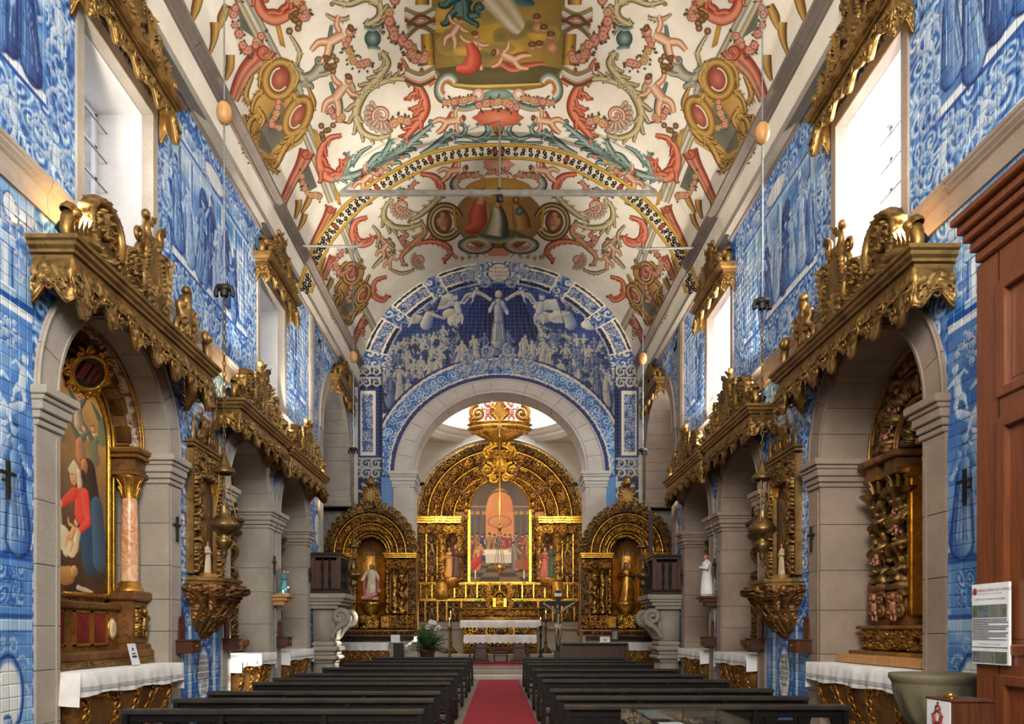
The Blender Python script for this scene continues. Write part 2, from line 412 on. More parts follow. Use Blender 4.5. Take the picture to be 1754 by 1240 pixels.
# ------------------------------------------------------------------ hand painting on a raster (tile pictures and oil paintings); colours 0..255
class Canvas:
    def __init__(s, u0, u1, v0, v1, res, base):
        s.u0, s.v0, s.res = u0, v0, res; s.nx = int((u1 - u0) / res) + 2; s.ny = int((v1 - v0) / res) + 2
        s.U, s.W = np.meshgrid(u0 + np.arange(s.nx) * res, v0 + np.arange(s.ny) * res)
        s.a = np.ones((s.ny, s.nx, 3)) * np.array(base, float)
    def win(s, ua, ub, va, vb):
        i0 = max(0, int((ua - s.u0) / s.res)); i1 = min(s.nx, int((ub - s.u0) / s.res) + 2)
        j0 = max(0, int((va - s.v0) / s.res)); j1 = min(s.ny, int((vb - s.v0) / s.res) + 2)
        return (slice(j0, max(j0, j1)), slice(i0, max(i0, i1)))
    def put(s, w, mask, col):
        m = mask[..., None]; s.a[w] = s.a[w] * (1 - m) + np.asarray(col, float) * m
    def field(s, ua, ub, va, vb, fn):
        """fn(U,W) -> (rgb, mask)"""
        w = s.win(ua, ub, va, vb); U, W = s.U[w], s.W[w]
        if U.size == 0: return
        c, m = fn(U, W); m = m * ((U >= ua) & (U <= ub) & (W >= va) & (W <= vb)); s.put(w, m, c)
    def rect(s, ua, ub, va, vb, col): s.field(ua, ub, va, vb, lambda U, W: (np.asarray(col, float), np.ones_like(U)))
    def cap(s, p, q, r0, r1, lit, dark, line=None, sx=-1.0, soft=None):
        """tapered capsule, modelled from lit (one side) to dark, with an outline"""
        R = max(r0, r1) + s.res; w = s.win(min(p[0], q[0]) - R, max(p[0], q[0]) + R, min(p[1], q[1]) - R, max(p[1], q[1]) + R)
        U, W = s.U[w], s.W[w]
        if U.size == 0: return
        dx, dy = q[0] - p[0], q[1] - p[1]; L2 = dx * dx + dy * dy + 1e-9
        t = np.clip(((U - p[0]) * dx + (W - p[1]) * dy) / L2, 0, 1); r = r0 + (r1 - r0) * t
        ex, ey = U - p[0] - t * dx, W - p[1] - t * dy; d = np.sqrt(ex * ex + ey * ey) / (r + 1e-6)
        sh = np.clip(.5 + .5 * (ex * sx - ey * -.5) / (r + 1e-6), 0, 1)[..., None]
        c = np.asarray(dark, float) * (1 - sh) + np.asarray(lit, float) * sh
        if line is not None:
            e = np.clip((d - .78) / .15, 0, 1)[..., None]; c = c * (1 - e) + np.asarray(line, float) * e
        s.put(w, np.clip((1.03 - d) / max(.06, s.res / (r.mean() + 1e-6)), 0, 1), c)
    def ell(s, c, ru, rv, lit, dark, line=None, rot=0.0):
        R = max(ru, rv); w = s.win(c[0] - R, c[0] + R, c[1] - R, c[1] + R); U, W = s.U[w] - c[0], s.W[w] - c[1]
        if U.size == 0: return
        ca, sa = math.cos(rot), math.sin(rot); a, b = (U * ca + W * sa) / ru, (-U * sa + W * ca) / rv; d = np.sqrt(a * a + b * b)
        sh = np.clip(.5 - .35 * a + .35 * b, 0, 1)[..., None]; col = np.asarray(dark, float) * (1 - sh) + np.asarray(lit, float) * sh
        if line is not None:
            e = np.clip((d - .82) / .12, 0, 1)[..., None]; col = col * (1 - e) + np.asarray(line, float) * e
        s.put(w, np.clip((1.02 - d) / .08, 0, 1), col)
    def path(s, pts, r0, r1, lit, dark, line=None, sx=-1.0):
        n = len(pts) - 1
        for k in range(n):
            a = r0 + (r1 - r0) * k / n; b = r0 + (r1 - r0) * (k + 1) / n
            s.cap(pts[k], pts[k + 1], a, b, lit, dark, line, sx)
    def scroll(s, c, r, turns, a0, sg, w, lit, dark, line):
        th = np.linspace(0, turns * 2 * PI, int(14 * turns) + 3); rr = r * (1 - th / th[-1] * .86)
        pts = [(c[0] + q * math.cos(a0 + sg * t), c[1] + q * math.sin(a0 + sg * t)) for q, t in zip(rr, th)]
        s.path(pts, w, w * .35, lit, dark, line)
        for k in range(2, len(pts) - 4, 3):
            q = pts[k]; a = a0 + sg * th[k]
            s.cap(q, (q[0] + w * 1.9 * math.cos(a + sg * .5), q[1] + w * 1.9 * math.sin(a + sg * .5)), w * .7, w * .12, lit, dark, line)
    def figure(s, u, v, h, P, lean=0.0, arm=0.6, seed=0):
        """standing draped person, feet at (u,v), height h; P = (light, mid, dark, robe light, robe dark)"""
        R = random.Random(seed); L, Mi, D, RL, RD = P; hd = h / 7.2; uu = lambda t: u + lean * h * t
        s.cap((uu(.02), v + .02 * h), (uu(.62), v + .62 * h), .17 * h, .10 * h, RL, RD, D)
        s.cap((uu(.4), v + .45 * h), (uu(.78), v + .78 * h), .1 * h, .085 * h, RL, RD, D)
        for k in range(5):
            o = (k - 2) * .055 * h
            s.cap((uu(.6) + o * .6, v + .58 * h), (uu(.03) + o * 1.3 + R.uniform(-.02, .02) * h, v + .03 * h), .008 * h, .017 * h, Mi, D)
        for k in range(3):
            o = (k - 1) * .07 * h
            s.cap((uu(.62) + o * .5, v + .55 * h), (uu(.05) + o * 1.2 + R.uniform(-.02, .02) * h, v + .06 * h), .006 * h, .014 * h, L, RL)
        for sg in (-1, 1):
            e = (uu(.6) + sg * .17 * h, v + (.6 + R.uniform(-.05, .05)) * h); q = (e[0] - sg * R.uniform(-.5, 1) * .13 * h * arm, e[1] + R.uniform(-.02, .16) * h)
            s.cap((uu(.78) + sg * .08 * h, v + .77 * h), e, .05 * h, .04 * h, RL, RD, D); s.cap(e, q, .035 * h, .025 * h, L, Mi, D)
        s.ell((uu(.92), v + .92 * h), hd * .45, hd * .58, L, Mi, D)
        s.cap((uu(.94) - .02 * h, v + .965 * h), (uu(.94) + .03 * h, v + .955 * h), .04 * h, .035 * h, Mi, D)
    def putto(s, u, v, h, P, rot=0.0, sx=1):
        L, Mi, D = P[:3]; ca, sa = math.cos(rot), math.sin(rot)
        def t(a, b): return (u + h * (sx * a * ca - b * sa), v + h * (sx * a * sa + b * ca))
        for a, b, r0, r1 in (((0, .3), (-.12, .1), .1, .075), ((-.12, .1), (-.08, -.15), .07, .045), ((.06, .28), (.2, .12), .1, .075), ((.2, .12), (.22, -.12), .07, .045),
                             ((0, .34), (.02, .62), .14, .13), ((-.08, .66), (-.28, .6), .055, .05), ((-.28, .6), (-.4, .74), .045, .035), ((.1, .66), (.26, .72), .055, .05), ((.26, .72), (.38, .6), .045, .035)):
            s.cap(t(*a), t(*b), r0 * h, r1 * h, L, Mi, D)
        s.ell(t(.03, .88), .12 * h, .14 * h, L, Mi, D); s.cap(t(-.04, .98), t(.1, .97), .05 * h, .045 * h, Mi, D)
    def sample(s, U, W):
        i = np.clip(((U - s.u0) / s.res).round().astype(int), 0, s.nx - 1); j = np.clip(((W - s.v0) / s.res).round().astype(int), 0, s.ny - 1)
        return s.a[j, i] / 255.0

BL = dict(w=(224, 230, 233), l=(162, 194, 222), m=(88, 138, 198), d=(38, 86, 160), n=(22, 46, 104))
BP = (BL['w'], BL['m'], BL['n'], BL['l'], BL['d']); BP2 = (BL['w'], BL['m'], BL['n'], BL['m'], BL['n']); BP3 = (BL['w'], BL['l'], BL['d'], BL['w'], BL['m'])
def ramp5(t, stops):
    t = np.clip(t, 0, 1) * (len(stops) - 1); i = np.clip(np.floor(t).astype(int), 0, len(stops) - 2); f = (t - i)[..., None]
    S = np.array(stops, float); return S[i] * (1 - f) + S[i + 1] * f
AZ = [BL['n'], BL['d'], BL['m'], BL['l'], BL['w']]
def az_swirl(cell, k, lo=0.0, hi=1.0, warp=.35):
    def fn(U, W):
        du = fbm(U * 1.7, W * 1.7, k) - .5; dv = fbm(U * 1.7 + 9, W * 1.7, k + 2) - .5
        h = curls(U + warp * du, W + warp * dv, cell, k, 2.4, 5)
        t = .12 + .78 * h + .35 * (fbm(U * 9, W * 9, k + 1) - .5)
        return ramp5(lo + (hi - lo) * np.clip(t, 0, 1), AZ), np.ones_like(U)
    return fn
def az_sky(k, lo=.35, hi=.95):
    def fn(U, W):
        t = fbm(U * 1.1, W * 2.2, k, 4); st = fbm(U * 14, W * 3, k + 3, 2)
        return ramp5(lo + (hi - lo) * np.clip(1.6 * t - .3 + .15 * (st - .5), 0, 1), AZ), np.ones_like(U)
    return fn
def az_frame(c, ua, ub, va, vb, k, cell=.3):
    c.field(ua, ub, va, vb, az_swirl(cell, k)); 
def az_column(c, u, v0, v1, w, k=0):
    def fn(U, W):
        t = (U - u) / (w / 2); return ramp5(.5 + .45 * np.cos((t + .45) * 1.7) + .1 * (fbm(U * 20, W * 3, k) - .5), AZ), np.ones_like(U)
    c.field(u - w / 2, u + w / 2, v0, v1, fn)
    for a, b, e in ((v1 - .12, v1, .05), (v0, v0 + .12, .05)):
        c.rect(u - w / 2 - e, u + w / 2 + e, a, b, BL['l']); c.rect(u - w / 2 - e, u + w / 2 + e, a, a + .025, BL['d']); c.rect(u - w / 2 - e, u + w / 2 + e, b - .02, b, BL['w'])
def az_cartouche(c, u, v, ru, rv, k=0):
    """white oval with scroll frame"""
    for sg in (-1, 1):
        for (a, b, r, tn, a0, d) in ((.95, .75, .5, 1.3, .2, 1), (1.1, 0., .42, 1.2, 1.2, -1), (.9, -.8, .5, 1.4, 3, 1), (.35, 1.25, .4, 1.2, 2, -1), (.4, -1.25, .4, 1.2, 4, 1)):
            aa = a0 if sg > 0 else PI - a0
            c.scroll((u + sg * a * ru, v + b * rv), r * ru, tn, aa, d * sg, .11 * ru, BL['w'], BL['m'], BL['n'])
    c.ell((u, v), ru * 1.12, rv * 1.1, BL['l'], BL['d'], BL['n']); c.ell((u, v), ru, rv, (228, 230, 226), (214, 218, 220), BL['m'])

def paint_wall(s):
    """the tile pictures of one side wall in (y, z) metres"""
    c = Canvas(4, 26.2, 0, 10.6, .0165, BL['m']); q = 0 if s < 0 else 5; f = 1.0 if s < 0 else 1.025
    R = random.Random(11 + s)
    # lower register: scroll ground with architecture
    c.field(4, 26.2, 0, 6.5, az_swirl(.42, q, .05, .95))
    A0, A1 = (8.09, 11.78) if s < 0 else (8.38, 12.06)
    # the strip before the first arch: painted pier with atlas figures
    u = A0 - .42
    c.field(4, A0, 0, 6.5, az_sky(q, .3, .75))
    for uu in (u - 1.7, u):
        c.rect(uu - .36, uu + .36, 1.75, 2.55, BL['m']); c.rect(uu - .42, uu + .42, 2.45, 2.6, BL['d']); c.rect(uu - .42, uu + .42, 2.6, 2.68, BL['l']); c.rect(uu - .42, uu + .42, 1.7, 1.82, BL['l']); c.rect(uu - .42, uu + .42, 1.82, 1.87, BL['d'])
        c.field(uu - .25, uu + .25, 1.95, 2.38, az_swirl(.2, q + 1, .2, .8)); 
        az_cartouche(c, uu, 1.0, .24, .42)
        c.putto(uu - .02, .25, .55, BP)
        c.figure(uu - .14, 2.7, 1.35, BP3, .06, 1, 3); c.figure(uu + .17, 2.68, 1.3, BP, -.05, 1, 9)
        c.cap((uu - .3, 3.9), (uu + .25, 4.15), .09, .06, BL['w'], BL['m'], BL['n']); c.putto(uu - .1, 3.95, .6, BP3, .3); c.putto(uu + .2, 4.2, .55, BP3, -.2, -1)
        for k in range(26):
            a = R.uniform(0, 6.28); rr = R.uniform(0, .26); c.ell((uu + rr * math.cos(a), 4.85 + rr * .8 * math.sin(a)), .055, .055, BL['w'], BL['m'], BL['d'])
        c.rect(uu - .42, uu + .42, 5.12, 5.2, BL['w']); c.rect(uu - .44, uu + .44, 5.2, 5.28, BL['d'])
        for sg in (-1, 1):
            c.scroll((uu + sg * .18, 5.6), .2, 1.4, 1.5 - sg, sg, .05, BL['w'], BL['m'], BL['n']); c.scroll((uu + sg * .2, 6.05), .17, 1.3, 4, -sg, .05, BL['w'], BL['m'], BL['n'])
        az_column(c, uu, 5.25, 5.9, .16)
        c.ell((uu + .03, 6.22), .12, .15, BL['w'], BL['l'], BL['n'])
    # between the big arch and the twin arches: inscription above, cartouche below
    m = (12.78 if s < 0 else 13.2)
    c.field(A1 - .1, m + 1.2, 0, 1.75, az_sky(q + 1, .25, .7)); az_column(c, m - .55, .1, 1.9, .2); az_column(c, m + .5, .1, 1.9, .2)
    az_cartouche(c, m - .02, .92, .27, .5)
    for sg in (-1, 1):
        c.scroll((m + sg * .42, 5.95), .3, 1.6, 2, sg, .075, BL['w'], BL['m'], BL['n'])
        c.scroll((m + sg * .55, 5.35), .24, 1.4, 4, -sg, .06, BL['w'], BL['m'], BL['n'])
    c.ell((m, 5.38), .5, .36, (226, 230, 230), (212, 218, 222), BL['m'])
    # far end of the lower register
    e0 = 19.9 * f; c.field(e0, 26.2, 0, 6.5, az_swirl(.4, q + 2, .1, .95)); az_cartouche(c, 20.75 * f, 4.6, .34, .5)
    # upper register
    c.field(4, 26.2, 6.8, 10.6, az_swirl(.34, q + 3, .06, 1.0))
    W1, W2, W3, W4 = 8.86 * f, 11.0 * f, 15.5 * f, 17.7 * f
    PS = (19.84, 20.28) if s < 0 else (20.3, 20.8)
    for (ua, ub, k) in ((4.2, W1 - .55, 1), (W2 + .55, W3 - .55, 2), (W4 + .35, PS[0] - .3, 3)):
        c.field(ua, ub, 7.85, 10.0, az_sky(q + k, .4, 1.0))
        c.rect(ua, ub, 7.74, 7.84, BL['w']); c.rect(ua, ub, 7.70, 7.74, BL['d'])
        c.field(ua, ub, 7.85, 8.15, lambda U, W: (ramp5(.28 + .3 * fbm(U * 3, W * 9, q), AZ), np.ones_like(U)))
        w = ub - ua
        for t in (.06, .2, .45, .62, .8, .94):
            if w < 2 and t in (.2, .62): continue
            az_column(c, ua + t * w, 8.1, 9.75, .17, k); 
        c.rect(ua, ub, 9.62, 9.72, BL['l']); c.rect(ua, ub, 9.72, 9.76, BL['d'])
        c.field(ua + .3 * w, ua + .42 * w, 8.2, 9.2, lambda U, W: (np.array(BL['d'], float), np.ones_like(U)))
        c.ell((ua + .36 * w, 9.2), .06 * w, .3, BL['d'], BL['n'])
        n = max(3, int(w / .38))
        for i in range(n):
            uu = ua + (i + .6) / (n + .2) * w; P = (BP, BP3, BP2)[R.randrange(3)]
            c.figure(uu, 7.95 + R.uniform(-.05, .2), R.uniform(1.15, 1.45), P, R.uniform(-.12, .12), 1, R.random())
        for i in range(max(2, n // 2)):
            uu = ua + R.uniform(.1, .9) * w; c.figure(uu, 7.86, R.uniform(.7, .95), (BP, BP3)[i % 2], R.uniform(-.25, .25), 1, R.random())
        for i in range(int(w * 1.6)):
            uu = ua + R.uniform(0, 1) * w; c.ell((uu, 9.9 + R.uniform(-.1, .15)), R.uniform(.15, .3), .13, BL['w'], BL['m'], BL['d'])
        cu = ua + .5 * w; c.ell((cu, 9.95), .5 if w > 2 else .3, .2, (224, 228, 228), (210, 216, 220), BL['d'])
        for sg in (-1, 1): c.scroll((cu + sg * (.62 if w > 2 else .4), 9.95), .2, 1.4, 1, sg, .05, BL['w'], BL['m'], BL['n'])
        for uu, sg in ((ua - .25, 1), (ub + .25, -1)):
            for zz in np.arange(7.9, 10.2, .52): c.scroll((uu, zz), .24, 1.5, R.uniform(0, 6), sg, .055, BL['w'], BL['m'], BL['n'])
            c.putto(uu, 8.6, .6, BP3, 0, sg); c.putto(uu, 9.5, .55, BP3, .2 * sg, sg)
    for uu in np.arange(4.5, 20, .62):
        c.scroll((uu, 7.32), .24, 1.6, R.uniform(0, 6), R.choice((-1, 1)), .06, BL['w'], BL['m'], BL['n'])
        if R.random() < .45: c.putto(uu + .3, 7.02, .55, BP3, R.uniform(-.6, .6), R.choice((-1, 1)))
    return c
# ------------------------------------------------------------------ the building
HX = 5.2; YE = 26.0; Y0 = -3.0
VA, VS, VC = 5.0, 10.6, 14.95                      # vault: half width, springing, crown
ARCH = {-1: dict(A=(9.935, 1.4, .44), B=(15.1, 1.15, .4), C=(18.35, 1.15, .4), T=(23.25, 1.9, .45)),
        1: dict(A=(10.22, 1.4, .44), B=(15.6, 1.15, .4), C=(18.93, 1.15, .4), T=(23.5, 1.9, .45))}
SPR = dict(A=4.44, B=4.44, C=4.44, T=7.6)
SIDE = {-1: 'left', 1: 'right'}
WY = {s: [(WINS[s][k][0] - .9, WINS[s][k][0] + .9) for k in (0, 1)] for s in (-1, 1)}
WZ = (6.98, 9.42)

def arch_notch(c, r, zs, n=20):
    return [(c - r, 0), (c - r, zs)] + [(c - r * math.cos(a), zs + r * math.sin(a)) for a in np.linspace(0, PI, n)[1:-1]] + [(c + r, zs), (c + r, 0)]

for s in (-1, 1):
    A = ARCH[s]
    outer = [(Y0, 0)]
    for k in 'ABCT':
        c, r, g = A[k]; outer += arch_notch(c, r + .15, SPR[k])
    outer = outer[:-1] + [(outer[-1][0], 6.0), (YE, 6.0), (YE, 0)]      # the side retable stands in the recess under the tall arch
    outer += [(YE + 1, 0), (YE + 1, 10.9), (Y0, 10.9)]
    holes = [[(a - .06, WZ[0] - .06), (b + .06, WZ[0] - .06), (b + .06, WZ[1] + .06), (a - .06, WZ[1] + .06)] for a, b in WY[s]]
    mb = MB().extrude(outer, lambda p, q, h: (s * h, p, q), HX + .026, 6.34, holes)
    wall = struct('wall_' + SIDE[s], mb, M['grout'], smooth=False)
    ARCH[s]['wall'] = wall
    # ---- glazed tiles
    cv = paint_wall(s); ARCH[s]['cv'] = cv
    T = .14
    yy, zz = np.meshgrid(np.arange(4.2, YE - .05, T), np.arange(0.0, 10.5, T), indexing='ij'); yy = yy.ravel(); zz = zz.ravel()
    keep = np.ones(len(yy), bool)
    def inside(fn):                       # drop a tile only where all four corners lie on other material
        global keep
        allc = np.ones(len(yy), bool)
        for a in (0, T):
            for b in (0, T): allc &= fn(yy + a, zz + b)
        keep &= ~allc
    for k in 'ABCT':
        c, r, g = A[k]; R = r + g - .03; zs = SPR[k]
        inside(lambda y, z: (np.abs(y - c) < R) & (z < zs) | ((y - c) ** 2 + (z - zs) ** 2 < R * R) & (z >= zs))
    inside(lambda y, z: (z > 6.44) & (z < 6.9)); inside(lambda y, z: z > 10.4)
    for a, b in WY[s]: inside(lambda y, z: (y > a - .15) & (y < b + .15) & (z > WZ[0] - .1) & (z < WZ[1] + .2))
    PSt = (19.84, 20.28) if s < 0 else (20.3, 20.8)
    inside(lambda y, z: (y > PSt[0]) & (y < PSt[1]) & (z > 6.8))
    yy, zz = yy[keep], zz[keep]
    rg = np.random.RandomState(5 + s)
    def tiles(ys, zs, n):
        g = 8e-4
        t = np.concatenate([[0], np.linspace(0, 1, n + 1), [1]]); e = np.concatenate([[1], np.zeros(n + 1), [1]])
        a, b = np.meshgrid(t, t, indexing='ij'); ea, eb = np.meshgrid(e, e, indexing='ij'); edge = np.maximum(ea, eb)
        Y = ys[:, None, None] + g + (T - 2 * g) * a[None]; Z = zs[:, None, None] + g + (T - 2 * g) * b[None]
        ty = rg.normal(0, .006, (len(ys), 1, 1)); tz = rg.normal(0, .006, (len(ys), 1, 1)); off = rg.normal(0, .0012, (len(ys), 1, 1))
        X = HX + off + ty * T * (a[None] - .5) + tz * T * (b[None] - .5) + .026 * edge[None]
        P = np.stack([s * X, Y, Z], -1); C = cv.sample(Y, Z) * (1 + rg.normal(0, .02, (len(ys), 1, 1, 1)))
        m = n + 3; i, j = np.meshgrid(np.arange(m - 1), np.arange(m - 1), indexing='ij')
        f = np.stack([i * m + j, (i + 1) * m + j, (i + 1) * m + j + 1, i * m + j + 1], -1).reshape(-1, 4)
        return P.reshape(len(ys), -1, 3), f, C.reshape(len(ys), -1, 3)
    vis = np.where((yy >= 7.45) if s < 0 else ((yy >= 7.8) | (yy >= 7.05) & (zz > 5.3)))[0]; order = vis[np.argsort(yy[vis], kind='stable')]
    single = order[:300]; rest = np.setdiff1d(np.arange(len(yy)), single)
    P, f, C = tiles(yy[single], zz[single], 8)
    for k in range(len(single)):
        ob('tile', MB().add(P[k], f, C[k]), M['azulejo'], wall, loc=(s * HX, float(yy[single[k]]), float(zz[single[k]])))
    mb = MB()
    for lo, hi, n in ((0, 7.05, 3), (7.05, 10.6, 8), (10.6, 14.5, 6), (14.5, 19.9, 4), (19.9, 30, 3)):
        ix = rest[(yy[rest] >= lo) & (yy[rest] < hi)]
        if len(ix) == 0: continue
        P, f, C = tiles(yy[ix], zz[ix], n); nv = P.shape[1]
        mb.add(P.reshape(-1, 3), (f[None] + (np.arange(len(ix)) * nv)[:, None, None]).reshape(-1, 4), C.reshape(-1, 3))
    tag(ob('tiles', mb, M['azulejo'], wall), kind='stuff')

    # ---- stone arches built of blocks
    names = dict(A='big', B='first of the twin', C='second of the twin', T='tall upper')
    for k in 'ABCT':
        c, r, g = A[k]; zs = SPR[k]; x0, x1 = HX - .035, (6.35 if k != 'T' else 6.3)
        lab = dict(A='grey stone arch of the large side chapel nearest on the %s', B='grey stone arch of the first twin chapel on the %s wall', C='grey stone arch beside the pulpit on the %s wall', T='tall stone window arch beside the tiled end wall on the %s')[k] % SIDE[s]
        th = thing('stone_arch', (s * HX, c, 0), lab, 'arch', 'stone arches of the side walls', 'structure')
        m = M['stone'] if s < 0 else M['stone_warm']
        rr = random.Random(ord(k) + s)
        for sg in (-1, 1):
            z = 0.0
            if k == 'T' and sg > 0: z = 6.0
            top = zs - (.44 if k != 'T' else .0)
            while z < top - .05:
                h = rr.uniform(.5, .78); z1 = z + h
                if top - z1 < .3: z1 = top
                a, b = c + sg * r, c + sg * (r + g)
                o = rr.uniform(-.004, .004)
                ob('stone_block', MB().box(s * (x0 + o), s * x1, a + o, b, z + .003, z1 - .003, .006), m, th, smooth=False)
                z = z1
            if k != 'T':   # impost: stepped mouldings round the pier head
                mb = MB()
                for za, zb, e in ((zs - .44, zs - .37, .03), (zs - .36, zs - .27, .05), (zs - .27, zs - .16, .085), (zs - .16, zs - .1, .11), (zs - .1, zs, .15)):
                    a, b = c + sg * (r - e), c + sg * (r + g + e * .4)
                    mb.box(s * (x0 - e), s * x1, a, b, za, zb, .012)
                mb.box(s * (x0 - .012), s * (x0 + .05), c + sg * (r + .07), c + sg * (r + .09), .3, zs - .5, .004)
                ob('impost', mb, m, th, smooth=False)
        nv = 11 if k != 'T' else 13
        for q in range(nv):
            a0, a1 = PI * q / nv + .003, PI * (q + 1) / nv - .003
            aa = np.linspace(a0, a1, 5)
            poly = [(c - r * math.cos(t), zs + r * math.sin(t)) for t in aa] + [(c - (r + g) * math.cos(t), zs + (r + g) * math.sin(t)) for t in aa[::-1]]
            mb = MB().extrude(poly, lambda p, w, h: (s * h, p, w), x0 + rr.uniform(-.003, .003), x1)
            # raised edge roll on the arris
            ob('voussoir', mb, m, th, smooth=False)
        aa = np.linspace(0, PI, 33)
        mb = MB().tube([(s * (x0 - .004), c - (r + g - .03) * math.cos(t), zs + (r + g - .03) * math.sin(t)) for t in aa], .022, 6, up=(1, 0, 0))
        mb.tube([(s * (x0 - .002), c - (r + .05) * math.cos(t), zs + (r + .05) * math.sin(t)) for t in aa], .014, 6, up=(1, 0, 0))
        ob('edge_moulding', mb, m, th)
        if k != 'T':
            poly = arch_notch(c, r + .12, zs)
            struct('wall_chapel_' + SIDE[s], MB().extrude(poly, lambda p, w, h: (s * h, p, w), 6.35, 6.5), M['stone_warm'], smooth=False)
        else:
            # recess behind the tall arch: back wall with a window in its upper near part
            poly = [(c - r - .3, 0), (YE + .3, 0), (YE + .3, 10.2), (c - r - .3, 10.2)]
            hole = [(c - 1.75, 7.7), (c + .5, 7.7), (c + .5, 9.3), (c - 1.75, 9.3)]
            struct('wall_recess_' + SIDE[s], MB().extrude(poly, lambda p, w, h: (s * h, p, w), 6.32, 6.6, [hole]), M['plaster'], smooth=False)
            mb = MB(); uu, ww = np.meshgrid(np.arange(c - r - .1, c + r, .045), np.arange(0, 7.6, .045), indexing='ij')
            col = cv.sample(uu - 3 * f if False else uu - 9.5, ww); mb.grid(np.stack([np.full_like(uu, s * 6.31), uu, ww], -1), c=col)
            ob('tile_panel', mb, M['azulejo'], bpy.data.objects['wall_recess_' + SIDE[s]], smooth=False)
            mb = MB().box(s * 5.1, s * 6.32, c + r - .12, YE, 6.0, 6.14, .02).box(s * 5.14, s * 6.32, c + r - .07, YE, 6.14, 6.3, .02)
            ob('ledge', mb, m, th, smooth=False)
            mb = MB().box(s * HX, s * 6.32, c - r - .5, c - r - .1, 0, 10.2)
            struct('wall_return_' + SIDE[s], mb, M['stone'], smooth=False)
            struct('wall_soffit_' + SIDE[s], MB().box(s * HX, s * 6.6, c - r - .5, YE + .5, 9.95, 10.2), M['plaster'], smooth=False)

    # ---- string course, cornice, pilaster strip
    t1 = thing('trim_1' if s < 0 else 'trim_2', (s * HX, 0, 6.45), 'moulded stone string course along the %s wall below the windows' % SIDE[s], 'string course', None, 'structure')
    prof = [(.03, 6.45), (-.03, 6.45), (-.035, 6.53), (-.02, 6.55), (-.02, 6.70), (-.05, 6.73), (-.045, 6.75), (-.075, 6.79), (-.075, 6.82), (-.09, 6.84), (-.09, 6.88), (.03, 6.885)]
    m = M['stone'] if s < 0 else M['stone_warm']
    y = Y0
    rr = random.Random(3)
    yend = ARCH[s]['T'][0] - 2.35
    while y < yend - .1:
        y1 = min(y + rr.uniform(1.6, 2.3), yend)
        mb = MB().sweep(prof, lambda t, a, b: (s * (HX + a), t, b), (y + .003, y1 - .003)); ob('moulding_block', mb, m, t1, smooth=False); y = y1
    t2 = thing('trim_3' if s < 0 else 'trim_4', (s * HX, 0, 10.42), 'heavy stone cornice under the painted vault on the %s' % SIDE[s], 'cornice', None, 'structure')
    prof = [(.04, 10.40), (-.06, 10.40), (-.06, 10.47), (-.035, 10.49), (-.035, 10.60), (-.075, 10.62), (-.075, 10.67), (-.03, 10.70), (-.03, 10.86), (-.06, 10.88), (-.10, 10.91), (-.13, 10.97), (-.20, 11.0), (-.20, 11.04), (-.27, 11.06), (-.27, 11.14), (-.30, 11.16), (-.34, 11.2), (-.40, 11.24), (-.40, 11.31), (.04, 11.33)]
    y = Y0
    while y < YE - .1:
        y1 = min(y + rr.uniform(1.7, 2.4), YE)
        mb = MB().sweep(prof, lambda t, a, b: (s * (HX + a), t, b), (y + .004, y1 - .004)); ob('cornice_block', mb, M['stone_cornice'], t2, smooth=False); y = y1
    # crack-like pipe of the break above the pilaster strip and the strip itself
    t3 = thing('trim_5' if s < 0 else 'trim_6', (s * HX, PSt[0], 6.88), 'narrow stone pilaster strip between tile panels high on the %s wall' % SIDE[s], 'pilaster strip', None, 'structure')
    z = 6.885
    for z1 in (7.75, 8.6, 9.5, 10.4):
        ob('stone_block', MB().box(s * (HX - .05), s * (HX + .05), PSt[0], PSt[1], z + .003, z1 - .003, .01).box(s * (HX - .065), s * (HX - .04), PSt[0] + .1, PSt[1] - .1, z + .003, z1 - .003, .01), m, t3, smooth=False); z = z1

    # ---- windows
    for wi, (a, b) in enumerate(WY[s]):
        w = tag(thing('window_%d' % (wi + 1 + (0 if s < 0 else 2)), (s * HX, (a + b) / 2, WZ[0]), 'deep plastered window with iron glazing bars, %s on the %s wall' % (('nearest', 'farther')[wi], SIDE[s]), 'window', 'high nave windows'), kind='structure')
        mm = MB().box(s * (HX - .035), s * 5.34, a - .15, a, WZ[0] - .1, WZ[1] + .2, .01)
        ob('jamb', mm, m, w, smooth=False)
        ob('jamb', MB().box(s * (HX - .035), s * 5.34, b, b + .15, WZ[0] - .1, WZ[1] + .2, .01), m, w, smooth=False)
        ob('lintel', MB().box(s * (HX - .035), s * 5.34, a, b, WZ[1], WZ[1] + .2, .01), m, w, smooth=False)
        ob('sill', MB().box(s * (HX - .05), s * 6.1, a, b, WZ[0] - .1, WZ[0], .01), m, w, smooth=False)
        mb = MB()
        for (p, q) in (((a, WZ[0]), (a, WZ[1])), ((a, WZ[1]), (b, WZ[1])), ((b, WZ[1]), (b, WZ[0]))):
            mb.grid(np.array([[(s * x, p[0], p[1]), (s * x, q[0], q[1])] for x in (5.34, 6.1)], float))
        mb.box(s * 5.345, s * 6.1, a - .1, a - .02, WZ[0] - .1, WZ[1] + .1).box(s * 5.345, s * 6.1, b + .02, b + .1, WZ[0] - .1, WZ[1] + .1).box(s * 5.345, s * 6.1, a - .1, b + .1, WZ[1] + .02, WZ[1] + .1)
        ob('reveal', mb, M['plaster'], w, smooth=False)
        fr = MB()
        for t in (0, .33, .67, 1): yv = a + .04 + (b - a - .08) * t; fr.box(s * 6.0, s * 6.05, yv - .03, yv + .03, WZ[0], WZ[1], .004)
        for t in np.linspace(0, 1, 6): zv = WZ[0] + .04 + (WZ[1] - WZ[0] - .08) * t; fr.box(s * 6.0, s * 6.05, a, b, zv - .022, zv + .022, .004)
        fo = ob('window_frame', fr, M['paper'], w, smooth=False)
